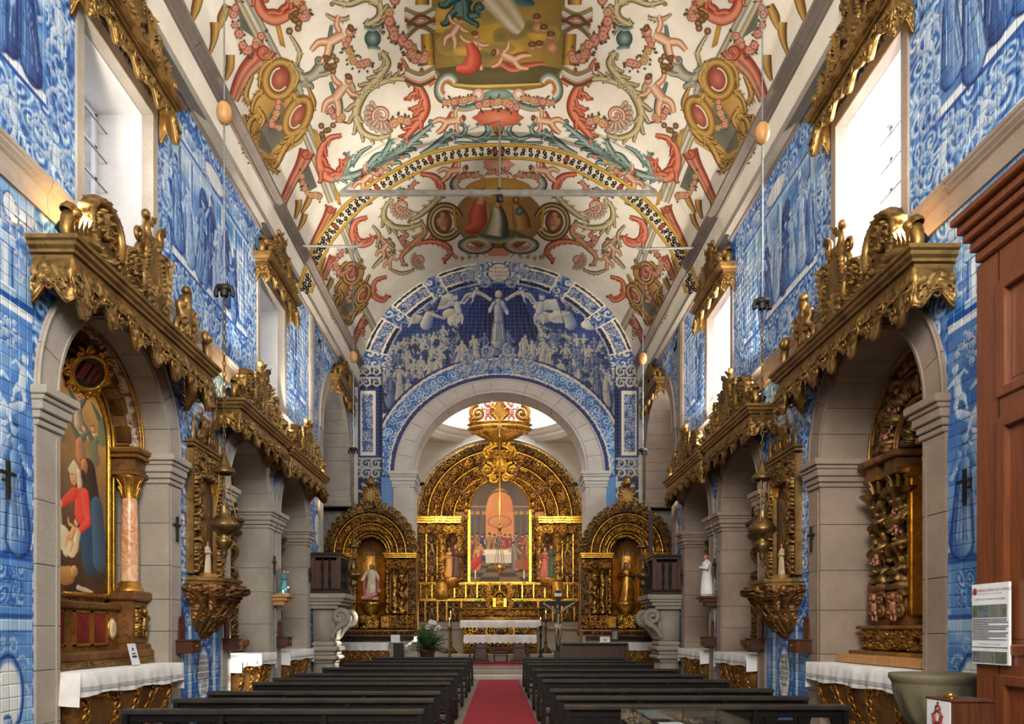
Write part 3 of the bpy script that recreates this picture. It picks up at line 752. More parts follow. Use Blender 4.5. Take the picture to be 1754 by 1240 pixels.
        for t in range(3):
            for r_ in range(5):
                ya = a + .04 + (b - a - .08) * t * .333 + .03; yb = a + .04 + (b - a - .08) * (t + 1) * .333 - .03
                za = WZ[0] + .04 + (WZ[1] - WZ[0] - .08) * r_ / 5 + .022; zb = WZ[0] + .04 + (WZ[1] - WZ[0] - .08) * (r_ + 1) / 5 - .022
                ob('pane', MB().box(s * 6.02, s * 6.026, ya, yb, za, zb), M['glass'], fo, smooth=False)
        for t in (.16, .34, .52, .7, .88):
            zv = WZ[0] + (WZ[1] - WZ[0]) * t; ob('iron_bar', MB().tube([(s * 5.86, a - .02, zv), (s * 5.86, b + .02, zv)], .012, 6), M['grey_metal'], w)

# ---- vault
th = np.linspace(0, PI, 97); ys = np.linspace(Y0, YE, 59)
P = np.array([[(-VA * math.cos(t), y, VS + (VC - VS) * math.sin(t)) for y in ys] for t in th])
ceil = struct('ceiling', MB().grid(P), M['ceiling'])
struct('ceiling_haunch_left', MB().box(-5.7, -VA, Y0, YE, 10.45, 10.75), M['stone'], smooth=False)
struct('ceiling_haunch_right', MB().box(5.7, VA, Y0, YE, 10.45, 10.75), M['stone'], smooth=False)

# ---- facade wall behind the viewer, with an unseen window opening added for the fill
struct('wall_back', MB().extrude([(-6, 0), (6, 0), (6, 15.5), (-6, 15.5)], lambda p, q, h: (p, h, q), Y0 - .4, Y0, [[(-2.6, 6.0), (2.6, 6.0), (2.6, 10.6), (-2.6, 10.6)]]), M['plaster'], smooth=False)

# ---- floor with slabs
struct('floor', MB().box(-7, 7, Y0, YE + 1.2, -.2, -.012), M['shop_floor'], smooth=False)
fl = bpy.data.objects['floor']
sl = MB().box(-.446, .446, -.446, .446, -.012, 0, .006).build('slab', False); sl.materials.append(M['shop_floor'])
for i in range(-5, 6):
    for j in range(5, 28): inst('floor_slab', sl, fl, (i * .9, j * .9 + .45, 0))

# ---- end wall with the triumphal arch
EA = dict(zs=7.4, ao=3.84, bo=3.4, ai=3.08, bi=2.83, x=.04)
def ell_pts(a, b, n=33, t0=0, t1=PI): return [(EA['x'] - a * math.cos(t), EA['zs'] + b * math.sin(t)) for t in np.linspace(t0, t1, n)]
op = [(EA['x'] - 3.3, 0), (EA['x'] - 3.3, EA['zs'])] + ell_pts(3.3, 3.0)[1:-1] + [(EA['x'] + 3.3, EA['zs']), (EA['x'] + 3.3, 0)]
outer = [(-6.7, 0)] + op + [(6.7, 0), (6.7, 15.4), (-6.7, 15.4)]
endw = struct('wall_end', MB().extrude(outer, lambda p, q, h: (p, h, q), YE + .02, YE + .95), M['stone_pale'], smooth=False)
ta = thing('stone_arch', (0, YE, 0), 'wide pale stone arch in the tiled end wall opening to the chancel', 'arch', None, 'structure')
nv = 17
for q in range(nv):
    a0, a1 = PI * q / nv + .002, PI * (q + 1) / nv - .002
    poly = ell_pts(EA['ai'], EA['bi'], 5, a0, a1) + ell_pts(EA['ao'] - .06, EA['bo'] - .06, 5, a0, a1)[::-1]
    ob('voussoir', MB().extrude(poly, lambda p, w, h: (p, h, w), YE - .06, YE + 1.0), M['stone_pale'], ta, smooth=False)
mb = MB()
for a, b, r in ((EA['ao'] - .1, EA['bo'] - .1, .03), (EA['ai'] + .12, EA['bi'] + .12, .022), (EA['ai'] + .02, EA['bi'] + .02, .03)):
    mb.tube([(x, YE - .065, z) for x, z in ell_pts(a, b, 49)], r, 6, up=(0, 1, 0))
ob('edge_moulding', mb, M['stone_pale'], ta)
for sg in (-1, 1):
    xa, xb = EA['x'] + sg * EA['ai'], EA['x'] + sg * (EA['ao'] - .02)
    z = 0
    for z1 in (.9, 1.75, 2.6, 3.5, 4.4, 5.2, 6.05, 6.84):
        ob('stone_block', MB().box(xa, xb, YE - .06, YE + 1, z + .003, z1 - .003, .012).box(xa + sg * .14, xb - sg * .14, YE - .085, YE - .05, z + (.25 if z == 0 else .0), z1, .004), M['stone_pale'], ta, smooth=False); z = z1
    mb = MB()
    for za, zb, e in ((6.84, 6.92, .03), (6.92, 7.05, .05), (7.05, 7.2, .09), (7.2, 7.28, .13), (7.28, 7.4, .17)):
        mb.box(xa - sg * e, xb + sg * e, YE - .07 - e, YE + 1, za, zb, .012)
    ob('impost', mb, M['stone_pale'], ta, smooth=False)

# ---- the great tile picture of the end wall
BE = dict(w=(232, 222, 196), l=(160, 172, 188), m=(66, 96, 152), d=(28, 50, 112), n=(15, 26, 66), g=(138, 142, 138))
EP = (BE['w'], BE['m'], BE['n'], BE['l'], BE['d']); EP2 = (BE['w'], BE['g'], BE['n'], BE['m'], BE['n']); EP3 = (BE['w'], BE['l'], BE['d'], BE['w'], BE['g'])
AZE = [BE['n'], BE['d'], BE['m'], BE['l'], BE['w']]
ec = Canvas(-5.4, 5.4, 0, 15.2, .022, BE['d'])
def e_swirl(cell, k, lo=0., hi=1.):
    def fn(U, W):
        h = curls(U + .2 * (fbm(U * 2, W * 2, k) - .5), W + .2 * (fbm(U * 2 + 5, W * 2, k + 1) - .5), cell, k, 2.2, 5)
        return ramp5(lo + (hi - lo) * (.1 + .85 * h), AZE), np.ones_like(U)
    return fn
ec.field(-5.4, 5.4, 9, 15.2, lambda U, W: (ramp5(.05 + .55 * fbm(np.abs(U) * .7 + 3, W * .9, 1, 4) + .12 * (fbm(U * 5, W * 5, 2) - .5), AZE), np.ones_like(U)))
R = random.Random(5)
# clouds, then the crowd, back rows first
for k in range(22):
    a = R.choice((-1, 1)); ec.ell((a * R.uniform(1.5, 3.4), R.uniform(12.6, 13.6)), R.uniform(.25, .5), R.uniform(.12, .25), BE['w'], BE['l'] if k % 2 else BE['g'], None)
for sg in (-1, 1):
    ec.cap((sg * 2.6, 12.7), (sg * 2.35, 13.35), .26, .16, BE['w'], BE['m'], BE['n']); ec.cap((sg * 2.5, 13.3), (sg * 2.95, 13.75), .15, .03, BE['l'], BE['n'], BE['n']); ec.cap((sg * 2.3, 13.3), (sg * 2.05, 13.75), .13, .03, BE['m'], BE['n'], BE['n']); ec.ell((sg * 2.35, 13.6), .12, .14, BE['w'], BE['l'], BE['n']); ec.cap((sg * 2.5, 13.1), (sg * 1.95, 12.9), .07, .05, BE['w'], BE['g'], BE['n']); ec.putto(sg * 3.25, 12.75, .8, EP3, sg * .4, sg)
for row, (z0, h, x0, x1, n, slope) in enumerate(((11.95, .95, 1.2, 4.0, 15, .30), (11.65, 1.0, 1.2, 4.2, 14, .30), (11.35, 1.05, .9, 4.3, 14, .30), (11.15, 1.0, 1.3, 4.4, 12, .36), (10.95, 1.0, 2.2, 4.45, 8, .42), (10.85, .95, 2.9, 4.5, 6, .5))):
    for sg in (-1, 1):
        for i in range(n):
            x = x0 + (x1 - x0) * (i + R.uniform(.2, .8)) / n; zz = z0 - slope * max(0, x - 1.2)
            ec.figure(sg * x, zz, h * R.uniform(.88, 1.12), R.choice((EP, EP2, EP3, EP3)), -sg * R.uniform(0, .2), 1, R.random())
for sg in (-1, 1):
    for x, zz in ((4.25, 9.55), (3.85, 9.8), (4.45, 9.75), (3.55, 10.05)): ec.figure(sg * x, zz, 1.25, R.choice((EP, EP3)), 0, 1, x * sg)
    ec.rect(min(sg * 3.3, sg * 4.2), max(sg * 3.3, sg * 4.2), 9.2, 9.5, BE['w'])
for sg in (-1, 1):
    ec.cap((sg * .45, 13.75), (sg * .8, 12.4), .3, .62, BE['d'], BE['n'], BE['n'])
    for k in range(5): ec.cap((sg * (.35 + .12 * k), 13.95), (sg * (.4 + .25 * k), 12.1), .012, .04, BE['m'], BE['d'])
    ec.path([(sg * .3, 13.6), (sg * .7, 13.85), (sg * 1.15, 13.75), (sg * 1.4, 13.4)], .08, .05, BE['w'], BE['g'], BE['n']); ec.putto(sg * 1.4, 12.85, .95, EP3, sg * -.15, sg); ec.putto(sg * 1.0, 13.55, .55, EP3, sg * .5, sg)
for i in range(13): ec.figure(-1.5 + .25 * i, 11.35 + .22 * math.cos((i - 6) / 2.2), .95, R.choice((EP, EP3, EP3)), R.uniform(-.25, .25), 1, i)
ec.cap((0, 12.1), (0, 13.3), .3, .2, BE['w'], BE['m'], BE['n']); ec.figure(0, 12.05, 1.85, (BE['w'], BE['l'], BE['n'], BE['w'], BE['m']), 0, .4, 2); ec.ell((0, 13.78), .14, .17, (226, 218, 196), BE['g'], BE['n'])
# painted frame along the vault
def vault_dist(U, W):
    t = np.arctan2((W - VS) / (VC - VS), np.abs(U) / VA); k = np.sqrt((U / VA) ** 2 + (np.maximum(W - VS, 0) / (VC - VS)) ** 2)
    return (1 - k) * 4.6, t
def band(U, W):
    d, t = vault_dist(U, W); ph = t * 4.7
    seg = np.abs(((t - .21) / .42) % 1 - .5)                       # panels between scroll clasps
    c = ramp5(.15 + .85 * curls(ph, d, .2, 2, 2.0, 5), AZE)
    c = np.where((seg > .36)[..., None], ramp5(.25 + .75 * curls(ph, d, .34, 3, 1.6, 4), AZE), c)
    for lo, hi, col in ((0, .05, 'w'), (.05, .13, 'n'), (.13, .2, 'w'), (.56, .63, 'w'), (.63, .76, 'n'), (.76, .82, 'l')): c = np.where(((d >= lo) & (d < hi) & (seg < .36))[..., None], np.array(BE[col], float), c)
    c = np.where(((seg > .33) & (seg < .36))[..., None], np.array(BE['w'], float), c)
    return c, ((d < .82) & (W > 10.75)).astype(float)
ec.field(-5.4, 5.4, 10.7, 15.2, band)
# top cartouche
for sg in (-1, 1):
    for (a, b, r) in ((.55, 14.75, .2), (.75, 14.45, .22), (.5, 14.2, .2), (1.0, 14.7, .17), (1.15, 14.35, .2)): ec.scroll((sg * a, b), r, 1.4, R.uniform(0, 6), sg, .06, BE['w'], BE['m'], BE['n'])
ec.ell((.02, 14.55), .44, .36, (226, 216, 190), (206, 198, 178), BE['d'])
# painted band round the stone arch
def aband(U, W):
    k = np.sqrt(((U - EA['x']) / EA['ao']) ** 2 + (np.maximum(W - EA['zs'], 0) / EA['bo']) ** 2); d = (k - 1) * 3.6
    t = np.arctan2((W - EA['zs']) / EA['bo'], (U - EA['x']) / EA['ao']); h = curls(t * 4, d, .3, 4, 2.2, 5); c = ramp5(.18 + .8 * h, AZ)
    c = np.where(((d < .09) | (d > .74))[..., None], np.array(BE['d'], float), c); c = np.where((((d > .09) & (d < .14)) | ((d > .66) & (d < .74)))[..., None], np.array(BE['w'], float), c)
    return c, ((d < .82) & (W > 7.3)).astype(float)
ec.field(-5.4, 5.4, 7.2, 12, aband)
for sg in (-1, 1):
    for (a, b, r) in ((.28, 11.35, .28), (.75, 11.25, .36), (1.3, 11.1, .3), (1.1, 11.5, .2), (.4, 11.75, .24)): ec.scroll((sg * a, b), r, 1.5, 1 + sg, sg, .085, BE['w'], BE['m'], BE['n'])
# side pilasters of painted tile
for sg in (-1, 1):
    x0, x1 = (4.22, 5.2); f_ = lambda a, b, z0, z1, col: ec.rect(min(sg * a, sg * b), max(sg * a, sg * b), z0, z1, col)
    f_(4.15, 5.3, 0, 11.2, BE['n'])
    f_(4.3, 5.1, 7.9, 10.4, BE['d']); f_(4.42, 4.98, 8.0, 10.3, BE['w'])
    ec.field(min(sg * 4.5, sg * 4.9), max(sg * 4.5, sg * 4.9), 8.1, 10.2, e_swirl(.24, 3, .2, 1))
    for z0 in (10.45, 10.85, 7.55, 7.2):
        for xx in (4.4, 4.75, 5.05): ec.scroll((sg * xx, z0 + .15), .18, 1.3, 2, sg * (1 if z0 > 10 else -1), .06, BE['w'], BE['g'], BE['n'])
        f_(4.2, 5.2, z0 + .3, z0 + .36, BE['l'])
    ec.putto(sg * 4.75, 6.0, 1.0, EP3, 0, sg); ec.putto(sg * 4.45, 6.5, .8, EP3, .3, -sg)
    f_(3.8, 5.2, 5.0, 5.8, BL['d']); f_(3.75, 5.2, 5.7, 5.95, BL['l']); f_(3.85, 5.2, 5.35, 5.5, BL['l']); f_(3.9, 5.2, 4.2, 5.0, BL['m'])
    f_(3.8, 4.2, 5.9, 7.2, BL['m'])
uu, ww = np.meshgrid(np.arange(-5.25, 5.25, .025), np.arange(3.5, 15.05, .025), indexing='ij')
inm = ((uu / (VA + .05)) ** 2 + (np.maximum(ww - VS, 0) / (VC - VS + .05)) ** 2 < 1) & ~((np.abs(uu - EA['x']) < EA['ao'] - .1) & (ww < EA['zs'])) & (((uu - EA['x']) / (EA['ao'] - .1)) ** 2 + (np.maximum(ww - EA['zs'], 0) / (EA['bo'] - .1)) ** 2 > 1)
ix = -np.ones(uu.shape, int); ix[inm] = np.arange(inm.sum())
q = np.stack([ix[:-1, :-1], ix[1:, :-1], ix[1:, 1:], ix[:-1, 1:]], -1).reshape(-1, 4); q = q[(q >= 0).all(1)]
mb = MB(); mb.add(np.stack([uu[inm], np.full(inm.sum(), YE), ww[inm]], -1), q, ec.sample(uu[inm], ww[inm]))
ob('tile_picture', mb, M['azulejo_far'], endw, smooth=False)['label'] = 'blue and cream tile picture of a crowd below a mantled figure'
mb = text_mb('SVBTVVM\nPRÆSIDIVM\nCONFVGI\nMVS', .145, lambda a, b, h: (.02 + a, YE - .006, 14.67 + b))
ob('tile_lettering', mb, M['ink'], endw, smooth=False)
for s, t_up, t_lo in ((-1, 'OSTIVM PAV\nPERVM AN\nMISERICORDIÆ\nCONSECRATI', 'EXEMPLAR\nPAVPERI VIDE\nDVM DOMINI\nMISERICORDI\nTAT VIRTVT\nATIS\nPsalm'), (1, 'PROXIMO\nSVO NON\nDABITIS TVO ECT\nAC E PAVPER\nEgeno', 'SEMPER\nPAVPE\nRES HA\nBETIS VO\nBISCVM\nMatth')):
    y = 12.78 if s < 0 else 13.2; wl = ARCH[s]['wall']
    ob('tile_lettering', text_mb(t_up, .115, lambda a, b, h: (s * (HX - .008), y - s * a, 5.52 + b)), M['ink'], wl, smooth=False)
    ob('tile_lettering', text_mb(t_lo, .105, lambda a, b, h: (s * (HX - .008), y - .02 - s * a, 1.19 + b)), M['ink'], wl, smooth=False)

# ---- chancel behind the arch: walls, ring cornice, drum
struct('wall_chancel_left', MB().box(-4.4, -4.15, YE + .95, 33.4, 0, 10.6), M['stone_pale'], smooth=False)
struct('wall_chancel_right', MB().box(4.4, 4.15, YE + .95, 33.4, 0, 10.6), M['stone_pale'], smooth=False)
wc = struct('wall_chancel_back', MB().box(-4.4, 4.4, 33.0, 33.4, 0, 10.6), M['stone_pale'], smooth=False)
mb = MB()
for r, h in ((4.02, .03), (3.86, .02)):
    mb.tube([(r * math.cos(t), 32.97, 6.7 + r * .93 * math.sin(t)) for t in np.linspace(0, PI, 41)], .05, 6, up=(0, 1, 0))
ob('lunette_moulding', mb, M['stone_pale'], wc)
circ = [(3.45 * math.cos(t), 30 + 3.45 * math.sin(t)) for t in np.linspace(0, 2 * PI, 48, endpoint=False)]
struct('ceiling_chancel', MB().extrude([(-4.4, 26.9), (4.4, 26.9), (4.4, 33.4), (-4.4, 33.4)], lambda p, q, h: (p, q, h), 10.3, 10.6, [circ[::-1]]), M['stone_pale'], smooth=False)
dr = thing('trim_7', (0, 30, 10.3), 'round white stone cornice ring and drum above the chancel', 'drum', None, 'structure')
for k, prof in enumerate(([(3.62, 10.28), (3.42, 10.28), (3.42, 10.4), (3.36, 10.42), (3.36, 10.55)], [(3.36, 10.55), (3.30, 10.58), (3.18, 10.66), (3.18, 10.74), (3.1, 10.78), (3.1, 10.86), (3.5, 10.88)])):
    ob('cornice_ring', MB().lathe(prof, 0, 30, 64), M['plaster'], dr)
ob('drum', MB().lathe([(3.5, 10.6), (3.5, 17.5)], 0, 30, 48), M['plaster'], dr)

# ---- sanctuary steps
for k, (w, y, z0, z1) in enumerate(((2.9, 25.0, 0, .15), (2.9, 25.55, .15, .3), (2.95, 26.15, .3, .45))):
    tag(ob('stone_step', MB().box(-w, w, y, 26.99 if k < 2 else 26.98, z0 if k == 0 else z0 - .001, z1, .015), M['stone_pale'] if k == 0 else M['stone'], None, smooth=False), ('lowest pale stone step before the red carpeted altar platform', 'middle stone step before the altar platform', 'top stone step at the edge of the red altar carpet')[k], 'step', 'sanctuary steps', 'structure')
struct('floor_chancel', MB().box(-4.15, 4.15, 26.98, 33, .0, .45), M['stone'], smooth=False)
# ------------------------------------------------------------------ carving toolkit; local axes: x along, z up, d outwards  ->  array (x, d, z)
def plate(outline, t=.05, dome=.08, rim=.03, ridges=0, ra=.35, rings=9, core=0.0):
    """star-shaped carved plate about (0,0): outline Nx2 closed; core = flat mirror radius share"""
    o = np.asarray(outline, float); n = len(o); ph = np.arange(n) / n * 2 * PI; L = []
    for rho in np.linspace(0.02, 1, rings):
        h = dome * (1 - rho ** 2) + rim * math.exp(-((rho - .86) / .1) ** 2)
        h = h * np.ones(n)
        if ridges: h = h * (1 + ra * np.cos(ridges * ph) * np.clip((rho - .3) / .4, 0, 1))
        if rho < core: h = np.full(n, dome * (1 - core ** 2) * .8)
        L.append(np.stack([o[:, 0] * rho, t + h, o[:, 1] * rho], -1))
    L.append(np.stack([o[:, 0], np.zeros(n), o[:, 1]], -1)); L.append(np.stack([o[:, 0] * .02, np.zeros(n), o[:, 1] * .02], -1))
    return MB().grid(np.array(L), False, True)
def polar(fr, n=48):
    a = np.linspace(0, 2 * PI, n, endpoint=False); r = np.array([fr(x) for x in a]); return np.stack([r * np.sin(a), r * np.cos(a)], -1)
def move(mb, x=0, d=0, z=0, sx=1.0, sz=None, rot=0.0, sd=1.0):
    sz = sx if sz is None else sz; ca, sa = math.cos(rot), math.sin(rot)
    def f(v):
        a, b = v[:, 0] * sx, v[:, 2] * sz; return np.stack([x + a * ca - b * sa, d + v[:, 1] * sd, z + a * sa + b * ca], -1)
    return mb.mapped(f)
def spiral(c, r, turns, a0, sg, n=None, shrink=.85):
    th = np.linspace(0, turns * 2 * PI, n or int(13 * turns) + 4); rr = r * (1 - th / th[-1] * shrink)
    return np.stack([c[0] + rr * np.cos(a0 + sg * th), np.zeros(len(th)), c[1] + rr * np.sin(a0 + sg * th)], -1)
def scroll(mb, c, r, turns, a0, sg, w, d=0.04, n=6):
    p = spiral(c, r, turns, a0, sg); p[:, 1] = d + np.linspace(0, w * .8, len(p)); mb.tube(p, np.linspace(w, w * .55, len(p)), n, up=(0, 1, 0)); mb.ball(p[-1], w * 1.1, 5, 7); return mb
def stroke(mb, pts, r0, r1, d=.04, n=6, m=12):
    P = np.asarray(pts, float); k = np.linspace(0, len(P) - 1, m); i = np.clip(np.floor(k).astype(int), 0, len(P) - 2); f = (k - i)[:, None]
    a, b = P[i], P[i + 1]; pa = P[np.clip(i - 1, 0, None)]; pb = P[np.clip(i + 2, None, len(P) - 1)]
    q = .5 * (2 * a + (b - pa) * f + (2 * pa - 5 * a + 4 * b - pb) * f ** 2 + (3 * a - pa - 3 * b + pb) * f ** 3)
    mb.tube(np.stack([q[:, 0], np.full(m, d), q[:, 1]], -1), np.linspace(r0, r1, m), n, up=(0, 1, 0)); return mb
def leaf(mb, base, ang, L, w, d=.03, lobes=3, curl=.08):
    t = np.linspace(0, 1, 7); s_ = np.array([-1, 0, 1.]); wd = w * np.sin(PI * np.clip(t * .9 + .08, 0, 1)) * (1 + .3 * np.cos(2 * PI * lobes * t))
    X = t[:, None] * L * np.ones(3); Yv = s_[None] * wd[:, None]; D = d + curl * (t ** 2)[:, None] - .25 * w * np.abs(s_)[None]
    ca, sa = math.cos(ang), math.sin(ang); mb.grid(np.stack([base[0] + X * ca - Yv * sa, D, base[1] + X * sa + Yv * ca], -1)); return mb
def hfield(x0, x1, z0, z1, d0, amp, cell, k, res=.03, thick=.06, fn=None, mask=None):
    nx, nz = max(3, int((x1 - x0) / res)), max(3, int((z1 - z0) / res)); x = np.linspace(x0, x1, nx); z = np.linspace(z0, z1, nz)
    U, W = np.meshgrid(x, z, indexing='ij'); h = fn(U, W) if fn else curls(U - (x0 + x1) / 2, W - z0, cell, k)
    st = np.clip((h - .34) / .16, 0, 1); st = st * st * (3 - 2 * st)
    H = d0 + amp * (1.1 * st + .5 * h * st); H[0] = H[-1] = d0 - thick; H[:, 0] = H[:, -1] = d0 - thick
    return MB().grid(np.stack([U, H, W], -1), c=((1 - st) * (1.0 if fn is None else 0.0))[..., None] * np.ones(3))
def aband(cx, cz, r0, r1, ry, d0, amp, cell, k, t0=0, t1=PI, bulge=.05, res=.035, thick=.1):
    nt = max(8, int((t1 - t0) * (r0 + r1) / 2 / res)); nr = max(4, int((r1 - r0) / res) + 2); t = np.linspace(t0, t1, nt); r = np.linspace(r0, r1, nr)
    A, R_ = np.meshgrid(t, r, indexing='ij'); q = (R_ - r0) / (r1 - r0)
    h = curls((A - PI / 2) * (r0 + r1) / 2, R_ - (r0 + r1) / 2, cell, k) if amp else 0 * A
    st = np.clip((h - .34) / .16, 0, 1); st = st * st * (3 - 2 * st)
    H = d0 + bulge * np.sin(PI * q) + amp * (1.1 * st + .5 * h * st); H[:, 0] = H[:, -1] = d0 - thick; H[0] = H[-1] = d0 - thick
    return MB().grid(np.stack([cx + R_ * np.cos(A), H, cz + ry * R_ * np.sin(A)], -1), c=(1 - st if amp else 0 * A)[..., None] * np.ones(3))
def fillet(cx, cz, r, ry, d, w, t0=0, t1=PI, n=36):
    return MB().tube([(cx + r * math.cos(t), d, cz + ry * r * math.sin(t)) for t in np.linspace(t0, t1, n)], w, 6, up=(0, 1, 0))
def bar(x0, x1, z0, z1, d0, d1, steps=3):
    """horizontal moulded entablature, widening upwards"""
    mb = MB(); h = (z1 - z0) / steps
    for k in range(steps): e = (d1 - d0) * (k + 1) / steps; mb.box(x0 - e * .35, x1 + e * .35, 0, d0 + e, z0 + k * h, z0 + (k + 1) * h - .004, .012)
    return mb
def column(x, d, z0, z1, r, k=0, twist=0, n=20, amp=.25, cell=.16):
    H = z1 - z0; nz = max(12, int(H / .04)); z = np.linspace(0, H, nz); a = np.linspace(0, 2 * PI, n, endpoint=False); Z, A = np.meshgrid(z, a, indexing='ij')
    cap = np.where(Z > H * .86, 1 + 1.1 * (Z - H * .86) / (H * .14), 1) * np.where(Z < H * .06, 1.35, 1)
    if twist:
        ph = A - twist * 2 * PI * Z / H; rr = r * (1 + .22 * np.cos(ph)) ; ox = .32 * r * np.cos(twist * 2 * PI * Z / H); od = .32 * r * np.sin(twist * 2 * PI * Z / H)
        body = (Z < H * .84) & (Z > H * .08); ox, od = ox * body, od * body; rr = np.where(body, rr, r)
    else: rr = r * np.ones_like(Z); ox = od = 0
    h = curls(A * r, Z, cell, k); st = np.clip((h - .22) / .16, 0, 1)
    rr = rr * cap * (1 + amp * (.8 * st + .5 * h - .5))
    return MB().grid(np.stack([x + ox + rr * np.cos(A), d + od + rr * np.sin(A), z0 + Z], -1), False, True, c=(1 - st)[..., None] * np.ones(3))
def cherub(mb, x, d, z, h, sx=1, rot=0.0):
    q = MB()
    for a, b, r0, r1 in (((0, .3), (-.14, .12), .1, .08), ((-.14, .12), (-.1, -.12), .075, .05), ((.05, .28), (.2, .1), .1, .08), ((.2, .1), (.14, -.14), .075, .05), ((0, .3), (.02, .62), .15, .14),
                         ((-.1, .66), (-.3, .62), .06, .055), ((-.3, .62), (-.38, .8), .05, .04), ((.12, .66), (.3, .72), .06, .055), ((.3, .72), (.44, .6), .05, .04)):
        q.tube([(a[0], .1, a[1]), ((a[0] + b[0]) / 2, .12, (a[1] + b[1]) / 2), (b[0], .12, b[1])], [r0, (r0 + r1) / 2, r1], 6, up=(0, 1, 0))
    q.ball((.02, .12, .86), (.13, .13, .15), 6, 8)
    mb.join(move(q, x, d, z, h * sx, h, rot, h)); return mb
def statue(h, seed=0, arms='pray'):
    """standing robed figure at the origin: one continuous body mesh (x, d, z) and a head"""
    R = random.Random(seed); prof = [(.19, 0), (.2, .03), (.185, .2), (.16, .4), (.135, .55), (.14, .66), (.155, .76), (.13, .82), (.06, .855), (.045, .88)]
    a = np.linspace(0, 2 * PI, 22, endpoint=False); rows = []
    z = np.linspace(0, .88, 30); rr = np.interp(z, [p[1] for p in prof], [p[0] for p in prof])
    for zz, r in zip(z, rr):
        fo = 1 + .09 * np.cos(7 * a + 3 * zz) * np.clip(1 - zz / .75, .15, 1); sway = .03 * math.sin(zz * 3)
        rows.append(np.stack([sway + r * fo * np.cos(a), .8 * r * fo * np.sin(a), np.full(22, zz)], -1))
    body = MB().grid(np.array(rows), False, True)
    for sg in (-1, 1):
        hand = (.03 * sg, .17, .68) if arms == 'pray' else (.24 * sg, .16, .55)
        body.tube([(sg * .12, 0, .8), (sg * .2, .05, .64), hand], [.05, .055, .032], 7)
        body.ball(hand, .03, 5, 6)
    head = MB().ball((0.01, .02, .93), (.058, .062, .075), 8, 10); head.ball((.01, .085, .925), (.012, .012, .014), 4, 5)
    hair = MB().ball((.01, -.012, .945), (.07, .064, .075), 8, 10); hair.tube([(.01, -.05, .93), (.01, -.07, .84), (.01, -.06, .78)], [.06, .065, .03], 8)
    sc = lambda m: m.mapped(lambda v: v * h)
    return sc(body), sc(head), sc(hair)
def capital_leaf(mb, x, d, z, r, h):
    for k in range(8):
        a = k * PI / 4; mb.tube([(x + r * math.cos(a), d + r * math.sin(a), z), (x + 1.25 * r * math.cos(a), d + 1.25 * r * math.sin(a), z + h * .6), (x + 1.6 * r * math.cos(a), d + 1.6 * r * math.sin(a), z + h)], [.25 * r, .3 * r, .16 * r], 5)
    return mb

# ------------------------------------------------------------------ gilded pelmets over arches and windows
def wallmap(s, yc):
    return lambda v: np.stack([s * (HX - v[:, 1]), yc + v[:, 0], v[:, 2]], -1)
CART = polar(lambda a: (.33 + .09 * math.cos(2 * a) + .035 * math.cos(3 * a) + .02 * abs(math.cos(9 * a))) , 72)
FLAME = polar(lambda a: .2 + .12 * max(0, math.cos(a)) ** 2 + .03 * math.cos(7 * a), 56)
SHELL = polar(lambda a: .3 + .025 * abs(math.cos(8 * a)), 64)
def cartouche(h, w):
    k = h / 1.25; mb = MB()
    mb.join(move(plate(CART, .05, .07, .06, 24, .45, 10, .45), 0, 0, .62, w / .75, k))
    for sg in (-1, 1):
        stroke(mb, [(sg * .1, .95 * k), (sg * .2, 1.08 * k), (sg * .17, 1.2 * k), (sg * .24, 1.27 * k)], .06, .04, .07); mb.ball((sg * .24, .08, 1.25 * k), .065, 6, 8)
        leaf(mb, (sg * .17, 1.12 * k), PI / 2 + sg * .3, .16, .06, .12)
        stroke(mb, [(sg * .3, .86 * k), (sg * .42, .7 * k), (sg * .36, .45 * k), (sg * .2, .22 * k)], .045, .06, .06, m=14)
        scroll(mb, (sg * .4, .88 * k), .12, 1.4, PI if sg > 0 else 0, -sg, .035, .06); scroll(mb, (sg * .3, .2 * k), .17, 1.5, PI / 2, sg, .045, .06)
        for q in range(7): leaf(mb, (sg * (.4 - .02 * q), (.9 - .1 * q) * k), (0 if sg > 0 else PI) + sg * .4, .13, .045, .09)
    mb.join(move(plate(SHELL, .03, .05, .03, 10, .6, 7), 0, .06, .2 * k, .75, .7 * k))
    return mb
def shellwing(h):
    k = h / .75; mb = MB()
    mb.join(move(plate(SHELL, .06, .05, .1, 22, .5, 12, .5), 0, 0, .4 * k, 1.15 * k))
    mb.tube([(.3 * k * math.cos(a), .13, .4 * k + .3 * k * math.sin(a)) for a in np.linspace(-.9, 4.0, 26)], np.linspace(.035, .06, 26) * k, 7, up=(0, 1, 0))
    mb.join(move(plate(SHELL, .03, .05, .04, 9, .7, 8), .05, .1, .46 * k, .55 * k, .5 * k, .3)); scroll(mb, (-.2 * k, .14 * k), .14 * k, 1.4, 1.2, 1, .045 * k, .1)
    stroke(mb, [(.2 * k, .16 * k), (.36 * k, .12 * k), (.56 * k, .02)], .08 * k, .045 * k, .1)
    for q in range(7): leaf(mb, ((.12 + .07 * q) * k, (.2 - .025 * q) * k), 1.25 - .12 * q, .2 * k, .06 * k, .12); leaf(mb, ((-.3 + .05 * q) * k, (.08 + .01 * q) * k), 2.2 - .15 * q, .14 * k, .045 * k, .12)
    return mb
